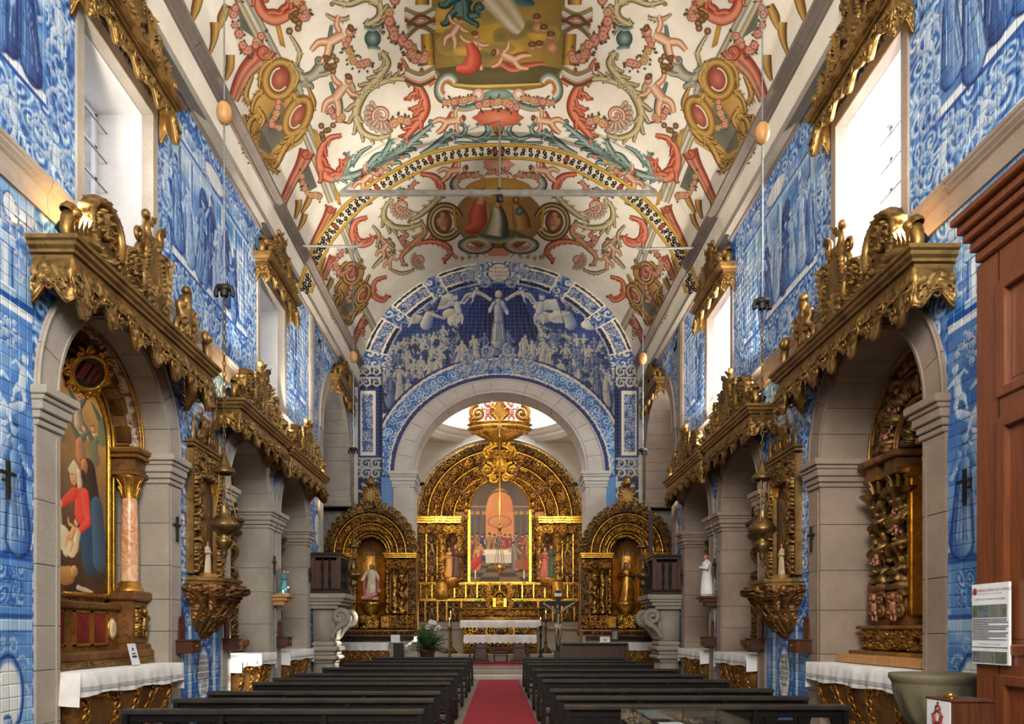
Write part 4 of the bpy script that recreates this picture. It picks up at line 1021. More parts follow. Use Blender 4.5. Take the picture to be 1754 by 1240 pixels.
def flame(h):
    k = h / .8; mb = MB().join(move(plate(FLAME, .06, .07, .04, 9, .6, 8), 0, 0, .36 * k, k * 1.05, k * 1.15))
    stroke(mb, [(0, .55 * k), (-.04, .68 * k), (.03, .78 * k), (-.02, .82 * k)], .07 * k, .05 * k, .08); mb.ball((-.03, .08, .8 * k), .07 * k, 6, 8)
    scroll(mb, (-.22, .16 * k), .15 * k, 1.4, PI / 2, 1, .045 * k, .06); stroke(mb, [(.22, .4 * k), (.25, .15 * k), (.0, .02)], .07 * k, .05, .06)
    for q in range(6): leaf(mb, (.16, (.55 - .07 * q) * k), .1 - .1 * q, .14 * k, .05, .09)
    return mb
def volute(h):
    mb = MB(); p = [(0, 0), (.1, .04), (.2, .14), (.19, .3), (.14, .42)]
    stroke(mb, [(a * h / .55, b * h / .55) for a, b in p], .065, .075, .02, 8, 14); scroll(mb, (.1 * h / .55, .44 * h / .55), .09, 1.2, 0, 1, .07, .02, 8); mb.ball((.03, .02, .02), .08, 6, 8); return mb

def pelmet(name, s, ya, yb, proj, zt, drop, label, pieces, group, mat='gold_dark', hc=.22):
    yc, L = (ya + yb) / 2, yb - ya; W = wallmap(s, yc); root = thing(name, (s * HX, yc, zt - hc), label, 'pelmet', group)
    prof = [(-.06, -hc), (-.02, -hc), (-.01, -hc * .8), (.03, -hc * .74), (.035, -hc * .6), (.07, -hc * .46), (.075, -hc * .28), (.105, -hc * .2), (.11, 0), (-.25, 0.0)]
    P = np.array([[(-L / 2 - a, 0, zt + b), (-L / 2 - a, proj + a, zt + b), (L / 2 + a, proj + a, zt + b), (L / 2 + a, 0, zt + b)] for a, b in prof])
    ob('cornice', MB().grid(P).box(-L / 2 + .03, L / 2 - .03, 0, proj - .03, zt - .03, zt - .004).mapped(W), M[mat], root, smooth=False)
    # valance with lobed edge on three sides
    def dropf(u):
        e = abs(u) / (L / 2); return drop * (.72 + .2 * math.cos(2 * PI * u / (.58)) + .1 * math.cos(2 * PI * u / .29 + 1) + .38 * max(0, (e - .78) / .22))
    pts = [(-L / 2, v, 'n') for v in np.linspace(.02, proj, 14)] + [(u, proj, 'f') for u in np.arange(-L / 2 + .02, L / 2, .024)] + [(L / 2, v, 'e') for v in np.linspace(proj, .02, 14)]
    rows = np.linspace(0, 1, 13); front = []; back = []; run = 0.0; prev = None; edge = []
    z0 = zt - hc
    for (u, v, kd) in pts:
        if prev is not None: run += math.hypot(u - prev[0], v - prev[1])
        prev = (u, v); dd = dropf(u if kd == 'f' else (L / 2)); 
        if kd != 'f': dd *= .75 + .2 * math.cos(v / proj * 7)
        cc = curls(np.full(13, run), rows * dd, .2, 3, 2.0, 5); hh = (np.clip((cc - .3) / .15, 0, 1) * .03 + cc * .025) * np.clip(rows * 3, 0, 1) + .025 * np.exp(-((rows - .93) / .06) ** 2)
        nx, nv = {'n': (-1, 0), 'f': (0, 1), 'e': (1, 0)}[kd]
        front.append(np.stack([u + nx * hh, v + nv * hh, z0 - rows * dd], -1)); back.append((u - nx * .03, v - nv * .03, z0 - dd))
        edge.append((u + nx * .02, v + nv * .02, z0 - dd))
    fr = np.array(front); bk = np.array(back)[:, None]; top = bk.copy(); top[:, 0, 2] = z0
    mb = MB().grid(np.concatenate([fr, bk, top], 1)); mb.tube(edge, .02, 5)
    # crisp scroll edging along the lobes
    nl = int(L / .29); sc_ = MB()
    for q in range(nl + 1):
        u = -L / 2 + .04 + (L - .08) * q / nl; dd = dropf(u); sg = 1 if q % 2 else -1
        scroll(sc_, (u, z0 - dd + .07), .085, 1.3, -PI / 2, sg, .02, proj + .035, 5); stroke(sc_, [(u + sg * .06, z0 - dd + .1), (u + sg * .1, z0 - dd * .55), (u + sg * .02, z0 - dd * .3)], .024, .012, proj + .03, 5, 8)
        leaf(sc_, (u, z0 - dd + .02), -PI / 2, .09, .045, proj + .05, 2, .02); leaf(sc_, (u - sg * .06, z0 - dd * .35), -PI / 2 + sg * .5, .13, .035, proj + .04); leaf(sc_, (u + sg * .09, z0 - dd * .5), -PI / 2 - sg * .7, .11, .03, proj + .04)
    for kd in (-1, 1):
        for q in range(3): v_ = .08 + proj * .3 * q; sc_.tube([(kd * (L / 2 + .03), v_ + .05 * math.cos(t), z0 - drop * .55 + .07 * math.sin(t)) for t in np.linspace(0, 5.5, 12)], .018, 5)
    mb.join(sc_)
    ob('valance', mb.mapped(W), M[mat], root)
    for (kind, u, h, flip) in pieces:
        if kind == 'cartouche': q = cartouche(h, .8 * h / 1.25)
        elif kind == 'wing': q = shellwing(h)
        elif kind == 'flame': q = flame(h)
        else: q = volute(h)
        q = q.mapped(lambda v: v * np.array([flip, 1, 1]) + np.array([u, proj - .12, zt - .01]))
        ob({'cartouche': 'cartouche', 'wing': 'shell_scroll', 'flame': 'flame_crest', 'volute': 'volute'}[kind], q.mapped(W), M[mat], root)
    return root
def big_pieces(L, k=1.0):
    return [('cartouche', 0, 1.28 * k, 1), ('wing', -L * .33, .82 * k, -1), ('wing', -L * .16, .6 * k, -1), ('flame', L * .27, .84 * k, 1), ('volute', L * .45, .55 * k, 1), ('volute', -L * .45, .42 * k, -1)]
for s in (-1, 1):
    sd = SIDE[s]; f = 1.0 if s < 0 else 1.025
    pelmet('carved_pelmet', s, 8.05 * f, 12.0 * f, .47, 6.06, .5, 'large gilded carved pelmet with cartouche over the nearest arch on the %s' % sd, big_pieces(3.95), 'carved pelmets over arches')
    pelmet('carved_pelmet', s, 13.2 * f, 16.1 * f, .5, 5.92, .42, 'gilded pelmet over the first twin arch on the %s, with lamp and cartouche' % sd, big_pieces(3.05, .86), 'carved pelmets over arches')
    pelmet('carved_pelmet', s, 16.42 * f, 19.7 * f, .5, 5.86, .4, 'gilded pelmet over the second twin arch on the %s, nearer the pulpit' % sd, big_pieces(3.4, .8), 'carved pelmets over arches')
    for k, (a, b) in enumerate(((WY[s][0][0] - .24, WY[s][0][1] + .24), (WY[s][1][0] - .24, WY[s][1][1] + .24), (22.35 * (1 if s < 0 else 1.012), 24.75 * (1 if s < 0 else 1.012)))):
        L = b - a
        pelmet('window_pelmet', s, a, b, .27, 9.76 if k < 2 else 9.6, .34, ('gilded pelmet topping the nearest window on the %s', 'gilded pelmet topping the farther window on the %s', 'small gilded pelmet over the tall arch beside the end wall on the %s')[k] % sd,
               [('cartouche', 0, .95 if k < 2 else .72, 1), ('wing', -L * .3, .5, -1), ('flame', L * .3, .6, 1), ('volute', L * .48, .34, 1), ('volute', -L * .48, .3, -1)], 'carved pelmets over windows', hc=.16)
# ------------------------------------------------------------------ oil paintings
def oil_mesh(c, u0, u1, v0, v1, res, to3d, mask):
    uu, ww = np.meshgrid(np.arange(u0, u1 + res, res), np.arange(v0, v1 + res, res), indexing='ij'); ok = mask(uu, ww)
    ix = -np.ones(uu.shape, int); ix[ok] = np.arange(ok.sum()); q = np.stack([ix[:-1, :-1], ix[1:, :-1], ix[1:, 1:], ix[:-1, 1:]], -1).reshape(-1, 4); q = q[(q >= 0).all(1)]
    return MB().add(to3d(uu[ok], ww[ok]), q, c.sample(uu[ok], ww[ok]))
def oil_tone(c, u0, u1, v0, v1, fn):
    c.field(u0, u1, v0, v1, lambda U, W: (fn(U, W), np.ones_like(U)))
FL = ((226, 178, 140), (176, 116, 84), (84, 46, 32))
def oilfig(c, u, v, h, rl, rd, lean=0.0, hair=(70, 46, 30), seed=0):
    c.figure(u, v, h, (FL[0], FL[1], (46, 28, 22), rl, rd), lean, 1, seed)
    c.cap((u + lean * h * .94 - .02 * h, v + .97 * h), (u + lean * h * .94 + .02 * h, v + .965 * h), .045 * h, .04 * h, hair, (34, 22, 16))

# ---- supper painting of the high altar (x -1.4..1.4, z 3.8..8.5)
sup = Canvas(-1.45, 1.45, 3.75, 8.55, .018, (70, 46, 34))
oil_tone(sup, -1.45, 1.45, 3.75, 8.6, lambda U, W: ramp5(.25 + .4 * fbm(U * 2, W * 1.5, 1), [(44, 34, 32), (86, 66, 56), (120, 96, 78), (150, 120, 92)]))
sup.ell((0, 7.0), .62, 1.05, (226, 150, 96), (198, 112, 70)); sup.rect(-.62, .62, 5.4, 7.0, (212, 134, 86)); sup.ell((0, 6.55), .55, .28, (216, 150, 104), (190, 116, 78), (150, 84, 56))
for r in (1.0, .88, .76): sup.path([(r * math.cos(t), 6.9 + 1.35 * r * math.sin(t)) for t in np.linspace(0, PI, 20)], .04, .04, (120, 96, 74), (72, 54, 46), (48, 36, 34))
for sg in (-1, 1):
    for x, w in ((.72, .1), (.98, .12), (1.25, .12)):
        sup.cap((sg * x, 5.5), (sg * x, 6.9), w * .55, w * .5, (126, 122, 116), (56, 54, 60), (36, 34, 40)); sup.rect(sg * x - w * .8, sg * x + w * .8, 6.85, 7.02, (176, 130, 70))
    sup.rect(min(sg * .62, sg * 1.4), max(sg * .62, sg * 1.4), 7.02, 7.2, (104, 84, 70)); sup.rect(min(sg * .6, sg * 1.4), max(sg * .6, sg * 1.4), 7.2, 7.25, (150, 122, 92))
def chk(U, W):
    p = (4.85 - W) * 1.6 + .6; q = (np.floor(U / p * 2.2 + 8) + np.floor(np.log(p) * 5)) % 2; return np.where(q[..., None] > 0, np.array((120, 96, 70.)), np.array((66, 52, 44.)))
oil_tone(sup, -1.45, 1.45, 3.75, 4.9, chk)
cols = [((196, 60, 52), (120, 30, 30)), ((190, 130, 60), (110, 66, 30)), ((64, 84, 140), (34, 44, 82)), ((186, 156, 84), (110, 84, 44)), ((160, 84, 84), (90, 42, 46)), ((110, 120, 92), (58, 66, 52))]
for i, x in enumerate((-1.28, -1.05, -.8, -.5, .5, .8, 1.05, 1.28)): oilfig(sup, x, 4.95, 1.05 + .05 * (i % 2), *cols[i % 6], -.05 * np.sign(x), seed=i)
for x, k in ((-.28, 1), (.3, 0)): oilfig(sup, x, 4.95, 1.05, *cols[k], -.06 * np.sign(x), seed=k + 20)
oilfig(sup, 0, 4.98, 1.12, (58, 88, 152), (34, 50, 98), 0, (90, 56, 30), 3)
sup.rect(-.75, .7, 5.05, 5.32, (232, 222, 204)); sup.rect(-.62, .6, 4.72, 5.1, (206, 194, 176)); sup.rect(-.75, .7, 5.3, 5.34, (150, 110, 80))
for k in range(7): sup.cap((-.5 + .17 * k, 5.05), (-.5 + .17 * k, 4.75), .01, .03, (232, 224, 208), (170, 158, 142))
for x in (-.5, -.2, .1, .4): sup.ell((x, 5.34), .09, .03, (220, 190, 130), (150, 110, 70))
oilfig(sup, -1.0, 4.5, 1.15, (226, 196, 110), (196, 60, 46), .14, seed=31); sup.cap((-1.2, 4.6), (-.95, 4.85), .22, .16, (216, 64, 50), (150, 34, 30)); oilfig(sup, .72, 4.5, 1.15, (78, 96, 150), (200, 146, 50), -.12, seed=32); oilfig(sup, 1.12, 4.5, 1.0, (150, 96, 60), (90, 50, 34), -.1, seed=33)
sup.rect(.72, 1.05, 4.45, 4.85, (150, 82, 50)); sup.rect(1.1, 1.4, 4.4, 4.9, (170, 62, 44))
oil_tone(sup, -1.45, -1.38, 3.7, 8.6, lambda U, W: np.array((40, 26, 20.)))

# ---- nativity painting of the left chapel (u along y about the centre, v = z)
nat = Canvas(-1.0, 1.0, 2.1, 5.4, .0085, (70, 52, 38))
oil_tone(nat, -1, 1, 2.1, 5.4, lambda U, W: ramp5(np.clip((W - 2.3) / 3.0, 0, 1) * .75 + .3 * (fbm(U * 2.2, W * 2.2, 3, 4) - .4), [(50, 36, 28), (74, 56, 42), (104, 82, 60), (150, 118, 74), (206, 164, 96), (222, 184, 120)]))
for k, (u, v) in enumerate(((.15, 4.75), (.55, 4.35), (.2, 4.3), (-.3, 4.5), (.75, 4.7))):
    nat.putto(u, v - .1, .42, FL, R.uniform(-.3, .3)); nat.cap((u - .05, v + .1), (u - .25, v + .28), .07, .02, (96, 112, 96), (60, 66, 60)); nat.cap((u + .05, v + .1), (u + .22, v + .26), .07, .02, (110, 120, 100), (66, 70, 62)); nat.cap((u, v), (u + .03, v - .16), .1, .12, ((206, 196, 180), (92, 116, 92), (196, 130, 96))[k % 3], (96, 84, 70))
nat.cap((.62, 2.7), (.42, 4.0), .34, .16, (64, 52, 44), (34, 28, 26)); nat.ell((.3, 4.02), .1, .13, (196, 140, 100), (120, 72, 50), (60, 40, 30)); nat.cap((.26, 3.9), (.3, 3.85), .07, .05, (70, 46, 32), (40, 26, 20))
nat.cap((.5, 2.75), (.38, 3.3), .26, .2, (44, 74, 104), (26, 40, 62)); nat.cap((.62, 3.5), (.72, 2.75), .15, .2, (52, 88, 118), (30, 48, 70))
nat.cap((.24, 3.35), (.2, 3.6), .2, .15, (222, 80, 66), (160, 44, 38), (110, 30, 28)); nat.cap((.32, 3.62), (.4, 3.25), .1, .075, (228, 86, 70), (170, 48, 40)); nat.cap((.4, 3.25), (.18, 3.08), .07, .05, (222, 80, 66), (150, 44, 38)); nat.cap((.06, 3.6), (-.2, 3.42), .085, .06, (228, 86, 70), (170, 48, 40)); nat.ell((-.26, 3.4), .06, .05, FL[0], FL[1]); nat.ell((.14, 3.05), .06, .05, FL[0], FL[1])
nat.path([(-.03, 3.9), (.06, 4.0), (.17, 3.9), (.19, 3.74)], .05, .06, (226, 214, 190), (150, 136, 118)); nat.ell((.05, 3.83), .09, .125, (238, 194, 156), (182, 124, 92)); nat.cap((.0, 3.85), (.03, 3.85), .012, .012, (90, 56, 40), (80, 48, 36)); nat.cap((.03, 3.76), (.05, 3.755), .012, .01, (170, 70, 60), (150, 60, 50))
nat.path([(-.3, 3.32), (-.28, 3.05), (-.12, 2.78), (.08, 2.85), (.12, 3.05)], .07, .09, (228, 218, 196), (150, 136, 116)); nat.cap((-.2, 2.95), (.0, 2.82), .17, .12, (222, 210, 188), (170, 156, 136)); nat.putto(-.08, 2.88, .42, FL, -.5)
nat.cap((-.3, 2.42), (-.05, 2.46), .16, .15, (196, 156, 96), (110, 78, 46), (60, 40, 28)); nat.ell((.06, 2.52), .09, .08, (206, 168, 110), (120, 86, 52)); nat.cap((-.55, 3.05), (-.6, 3.5), .14, .1, (110, 72, 52), (60, 40, 32)); nat.ell((-.57, 3.65), .1, .12, (150, 98, 70), (90, 56, 42)); nat.cap((.15, 2.3), (.5, 2.25), .04, .03, (200, 190, 170), (120, 110, 96))

nat.a = np.clip(nat.a * np.array([1.34, 1.26, 1.12]), 0, 255); sup.a = np.clip(sup.a * .92, 0, 255)
# ------------------------------------------------------------------ high altar retable
YR = 32.35
HM = lambda v: np.stack([.05 + v[:, 0], YR - v[:, 1], v[:, 2]], -1)
hr = thing('high_altar_retable', (.05, YR, .45), 'towering gilded retable framing the supper painting at the far end', 'retable')
def H(name, mb, m='gold', smooth=True, lab=None):
    o = ob(name, mb.mapped(HM), M[m], hr, smooth=smooth)
    if lab: o['label'] = lab
    return o
ZC = 6.72; RY = .93
H('backing', MB().box(-3.6, 3.6, -.5, -.02, 2.1, 6.8).join(aband(0, ZC, 1.2, 3.6, RY, 0, 0, .3, 0, bulge=0)), 'gold_brown', False)
stonep = MB().box(-3.75, 3.75, -.5, .25, .45, .7, .02).box(-3.62, 3.62, -.5, .1, .7, 1.75, .02).box(-3.75, 3.75, -.5, .22, 1.75, 1.9, .02).box(-3.68, 3.68, -.5, .16, 1.9, 2.1, .02)
for x in (-3.2, -2.4, 2.4, 3.2): stonep.box(x - .3, x + .3, .1, .16, .8, 1.65, .02)
H('plinth', stonep, 'stone', False)
H('archivolt', aband(0, ZC, 3.25, 3.66, RY, .12, .1, .26, 1), 'gold_dark')
H('archivolt', aband(0, ZC, 2.66, 3.14, RY, .16, .13, .3, 2, bulge=.14)); H('archivolt', aband(0, ZC, 2.08, 2.54, RY, .1, .12, .27, 3, bulge=.13))
H('arch_fillet', MB().join(fillet(0, ZC, 3.2, RY, .2, .05)).join(fillet(0, ZC, 2.6, RY, .18, .045)).join(fillet(0, ZC, 2.04, RY, .16, .045)).join(fillet(0, ZC, 3.64, RY, .16, .05)), 'gold_bright')
# curling fringe along the outermost ring
mb = MB()
for k in range(46):
    a = PI * (k + .5) / 46; scroll(mb, (3.66 * math.cos(a), ZC + RY * 3.66 * math.sin(a)), .09, 1.2, a + 2, (-1) ** k, .032, .12, 5)
H('scroll_fringe', mb, 'gold_dark')
for a in (33, 70, 110, 147):
    t = math.radians(a); q = hfield(-.14, .14, 2.0, 3.2, .26, .1, .2, 4, .03, .2); 
    H('strap', move(q, 0, 0, ZC, 1, RY, t - PI / 2).mapped(lambda v: v), 'gold_brown')
# inner frame and painting
def sm(U, W): return (np.abs(U) < 1.34) & (W > 3.86) & ((W < 7.1) | (U ** 2 + (W - 7.1) ** 2 < 1.34 ** 2))
po = ob('painting', oil_mesh(sup, -1.36, 1.36, 3.84, 8.46, .022, lambda u, w: np.stack([.05 + u, np.full_like(u, YR - .1), w], -1), sm), M['oil'], hr); po['label'] = 'arched oil painting of a supper round a white table'
fr = aband(0, 7.1, 1.3, 1.42, 1, .14, 0, .2, 5, bulge=.08); H('picture_frame', fr.box(-1.42, -1.3, 0, .2, 3.85, 7.1, .03).box(1.3, 1.42, 0, .2, 3.85, 7.1, .03).box(-1.42, 1.42, 0, .2, 3.76, 3.88, .03), 'gold_bright', False)
H('inner_arch', aband(0, 7.0, 1.44, 1.98, .97, .02, .09, .3, 6, bulge=.1))
mb = MB()
for sg in (-1, 1):
    for z in (7.0, 7.3, 6.7): mb.box(sg * 1.4, sg * 1.58, 0, .24, z - .1, z + .1, .03)
    mb.join(hfield(min(sg * 1.44, sg * 1.62), max(sg * 1.44, sg * 1.62), 3.9, 6.6, .1, .1, .2, 6))
H('frame_side', mb)
# crowning ornament over the painting
mb = MB().join(move(plate(CART, .1, .12, .1, 14, .5, 10, .4), 0, .16, 9.15, 1.35, 1.2))
for sg in (-1, 1):
    scroll(mb, (sg * .45, 9.55), .3, 1.4, PI / 2, -sg, .09, .25); scroll(mb, (sg * .55, 8.8), .36, 1.5, PI / 2, sg, .1, .25); scroll(mb, (sg * .28, 8.45), .22, 1.4, 0, sg, .08, .25)
    stroke(mb, [(sg * .1, 9.9), (sg * .42, 9.75), (sg * .6, 9.3), (sg * .9, 8.9), (sg * 1.2, 8.75)], .1, .05, .25)
    for q in range(6): leaf(mb, (sg * .15 * q, 9.9 - .03 * q * q), PI / 2 - sg * .22 * q, .3, .1, .3)
H('crowning_cartouche', mb, 'gold_bright')
# entablature
for sg in (-1, 1):
    mb = MB()
    for xa, xb, e in ((1.9, 3.68, 0), (2.4, 2.95, .14), (3.2, 3.66, .1), (1.75, 2.15, .08)):
        mb.join(bar(min(sg * xa, sg * xb), max(sg * xa, sg * xb), 6.45, 6.74, .22 + e, .42 + e, 3))
    H('entablature', mb, 'gold_bright', False)
    H('frieze', hfield(min(sg * 1.6, sg * 3.66), max(sg * 1.6, sg * 3.66), 5.98, 6.45, .16, .1, .2, 2))
    H('pilaster', hfield(min(sg * 3.3, sg * 3.66), max(sg * 3.3, sg * 3.66), 3.1, 6.0, .1, .09, .17, 3, .028), 'gold_dark')
    H('figure_panel', hfield(min(sg * 2.76, sg * 3.26), max(sg * 2.76, sg * 3.26), 3.1, 6.0, .06, .06, .22, 4, .03), 'gold_brown')
    for x in (2.76, 3.26): H('panel_edge', MB().box(sg * (x - .03), sg * (x + .03), 0, .2, 3.1, 6.0, .01), 'gold_bright', False)
    H('cherub', cherub(MB(), sg * 3.0, .1, 5.05, .8, sg), 'gold_dark'); H('cherub', cherub(MB(), sg * 3.0, .1, 3.6, .85, -sg), 'gold_dark')
    cb = column(sg * 2.55, .34, 3.85, 5.98, .17, 5, 0, 20, .35, .17); H('column', capital_leaf(cb, sg * 2.55, .34, 5.72, .15, .22).box(sg * 2.3, sg * 2.8, .1, .6, 3.1, 3.85, .03))
    cb = column(sg * 1.78, .25, 3.9, 5.98, .12, 6, 0, 18, .35, .15); H('column', cb)
    # niche statue group
    H('niche_back', hfield(min(sg * 1.86, sg * 2.4), max(sg * 1.86, sg * 2.4), 3.9, 5.95, .02, .05, .25, 7), 'gold_brown')
    H('bracket', MB().lathe([(.05, 3.55), (.2, 3.62), (.34, 3.82), (.4, 3.92), (.4, 4.02), (.05, 4.03)], sg * 2.12, .3, 16))
    for dx, hh, mm, sd_ in ((-.13, 1.35, 'red_robe' if sg > 0 else 'wood_light', 1), (.15, 1.45, 'leaf_dark' if sg > 0 else 'wood_brown', 2)):
        b, hd, ha = statue(hh, sd_); sh = lambda m: m.mapped(lambda v: v + np.array([sg * 2.12 + dx, .3, 4.03]))
        st = H('statue_figure', sh(b), mm); ob('head', sh(hd).mapped(HM), M['polychrome'], st).location = (0, 0, 0); ob('hair', sh(ha).mapped(HM), M['wood_brown'], st)
    mb = MB()
    for k in range(6): scroll(mb, (sg * (1.75 + .12 * k), 6.15 + .1 * (k % 2)), .14, 1.3, k, (-1) ** k, .045, .25)
    for k in range(8): scroll(mb, (sg * (1.75 + .1 * (k % 2)), 4.2 + .25 * k), .11, 1.3, k * 1.7, (-1) ** k * sg, .04, .28)
    H('scrollwork', mb, 'gold_bright')
# predella and altar steps of gold
H('predella', hfield(-3.66, 3.66, 3.12, 3.76, .12, .09, .22, 1)); mb = MB()
for k in range(15):
    x = -3.5 + .5 * k
    H('predella_divider', MB().box(x - .03, x + .03, 0, .3, 3.14, 3.74, .015), 'gold_bright', False)
for k in range(14):
    if abs(-3.25 + .5 * k) > .4: H('cherub', cherub(MB(), -3.25 + .5 * k, .14, 3.25, .5, (-1) ** k), 'gold_dark')
H('moulding', bar(-3.68, 3.68, 3.0, 3.12, .2, .34, 2).join(bar(-3.68, 3.68, 3.74, 3.84, .2, .32, 2)), 'gold_bright', False)
H('lower_panel', hfield(-3.66, 3.66, 2.1, 3.0, .14, .1, .24, 5), 'gold_dark'); mb = MB()
for x in (-3.66, -3.3, -2.75, -2.35, -1.7, 1.7, 2.35, 2.75, 3.3, 3.66): H('lower_divider', MB().box(x - .035, x + .035, 0, .3, 2.1, 3.0, .012), 'gold', False)
for x in (-3.0, -2.05, 2.05, 3.0): H('cherub', cherub(MB(), x, .16, 2.3, .65, 1 if x > 0 else -1), 'gold_dark')
H('altar_gradine', bar(-1.75, 1.75, 2.1, 2.3, .9, .95, 1).join(hfield(-1.7, 1.7, 2.3, 2.62, .62, .06, .2, 3)).join(bar(-1.72, 1.72, 2.62, 2.7, .6, .7, 1)), 'gold')
# tabernacle
mb = MB().box(-.3, .3, .3, .75, 2.7, 3.15, .03); mb.join(aband(0, 3.15, .16, .3, 1.1, .75, .0, .1, 0, bulge=.04, thick=.3))
H('tabernacle', mb, 'gold_bright', False); H('tabernacle_door', MB().box(-.17, .17, .75, .79, 2.74, 3.16, .02).join(aband(0, 3.14, .005, .17, 1.1, .77, .02, .1, 1, bulge=.02)), 'gold_bright')
mb = MB()
for sg in (-1, 1):
    for k in range(7): scroll(mb, (sg * (.42 + .05 * (k % 3)), 2.65 + .16 * k), .13, 1.3, k * 1.3, sg * (-1) ** k, .045, .72)
    cherub(mb, sg * .42, .7, 3.35, .45, sg)
H('tabernacle_scrolls', mb, 'gold')['kind'] = 'stuff'
# baldachin-like crown standing forward over the arch
flat = lambda m, z=0: m.mapped(lambda v: np.stack([v[:, 0], .35 + (v[:, 1] - .75) * .5, v[:, 2] + z], -1))
mb = MB().lathe([(.12, 10.0), (.3, 10.06), (.55, 10.14), (.95, 10.3), (1.2, 10.46), (1.28, 10.5)], 0, .75, 48, rfun=lambda a, z: 1 + .05 * np.cos(9 * a) + .05 * np.cos(40 * z + 5 * a)).lathe([(1.28, 10.5), (1.36, 10.53), (1.4, 10.58), (1.4, 10.64), (1.3, 10.67), (1.3, 10.72), (1.42, 10.76), (1.42, 10.8), (.05, 10.82)], 0, .75, 48, rfun=lambda a, z: 1 + .02 * np.cos(14 * a))
H('canopy_bowl', flat(mb))
mb = MB().join(move(plate(polar(lambda a: .42 + .05 * math.cos(4 * a), 48), .06, .08, .07, 16, .4, 9, .4), 0, .75, 11.25, 1.0, 1.1))
for sg in (-1, 1):
    scroll(mb, (sg * .95, 11.2), .36, 1.5, PI / 2, -sg, .1, .7); scroll(mb, (sg * 1.2, 10.95), .2, 1.4, PI / 2, sg, .07, .7); scroll(mb, (sg * .5, 11.65), .2, 1.3, 0, sg, .06, .7)
    for k in range(9): scroll(mb, (sg * (.1 + .14 * k), 10.4 - .004 * k), .08, 1.2, k, sg, .03, 1.02 - .0072 * k * k, 5)
H('canopy_crest', mb)
H('putto', cherub(MB(), -.52, .85, 10.86, .72, 1), 'pink'); H('putto', cherub(MB(), .52, .85, 10.86, .72, -1), 'pink')

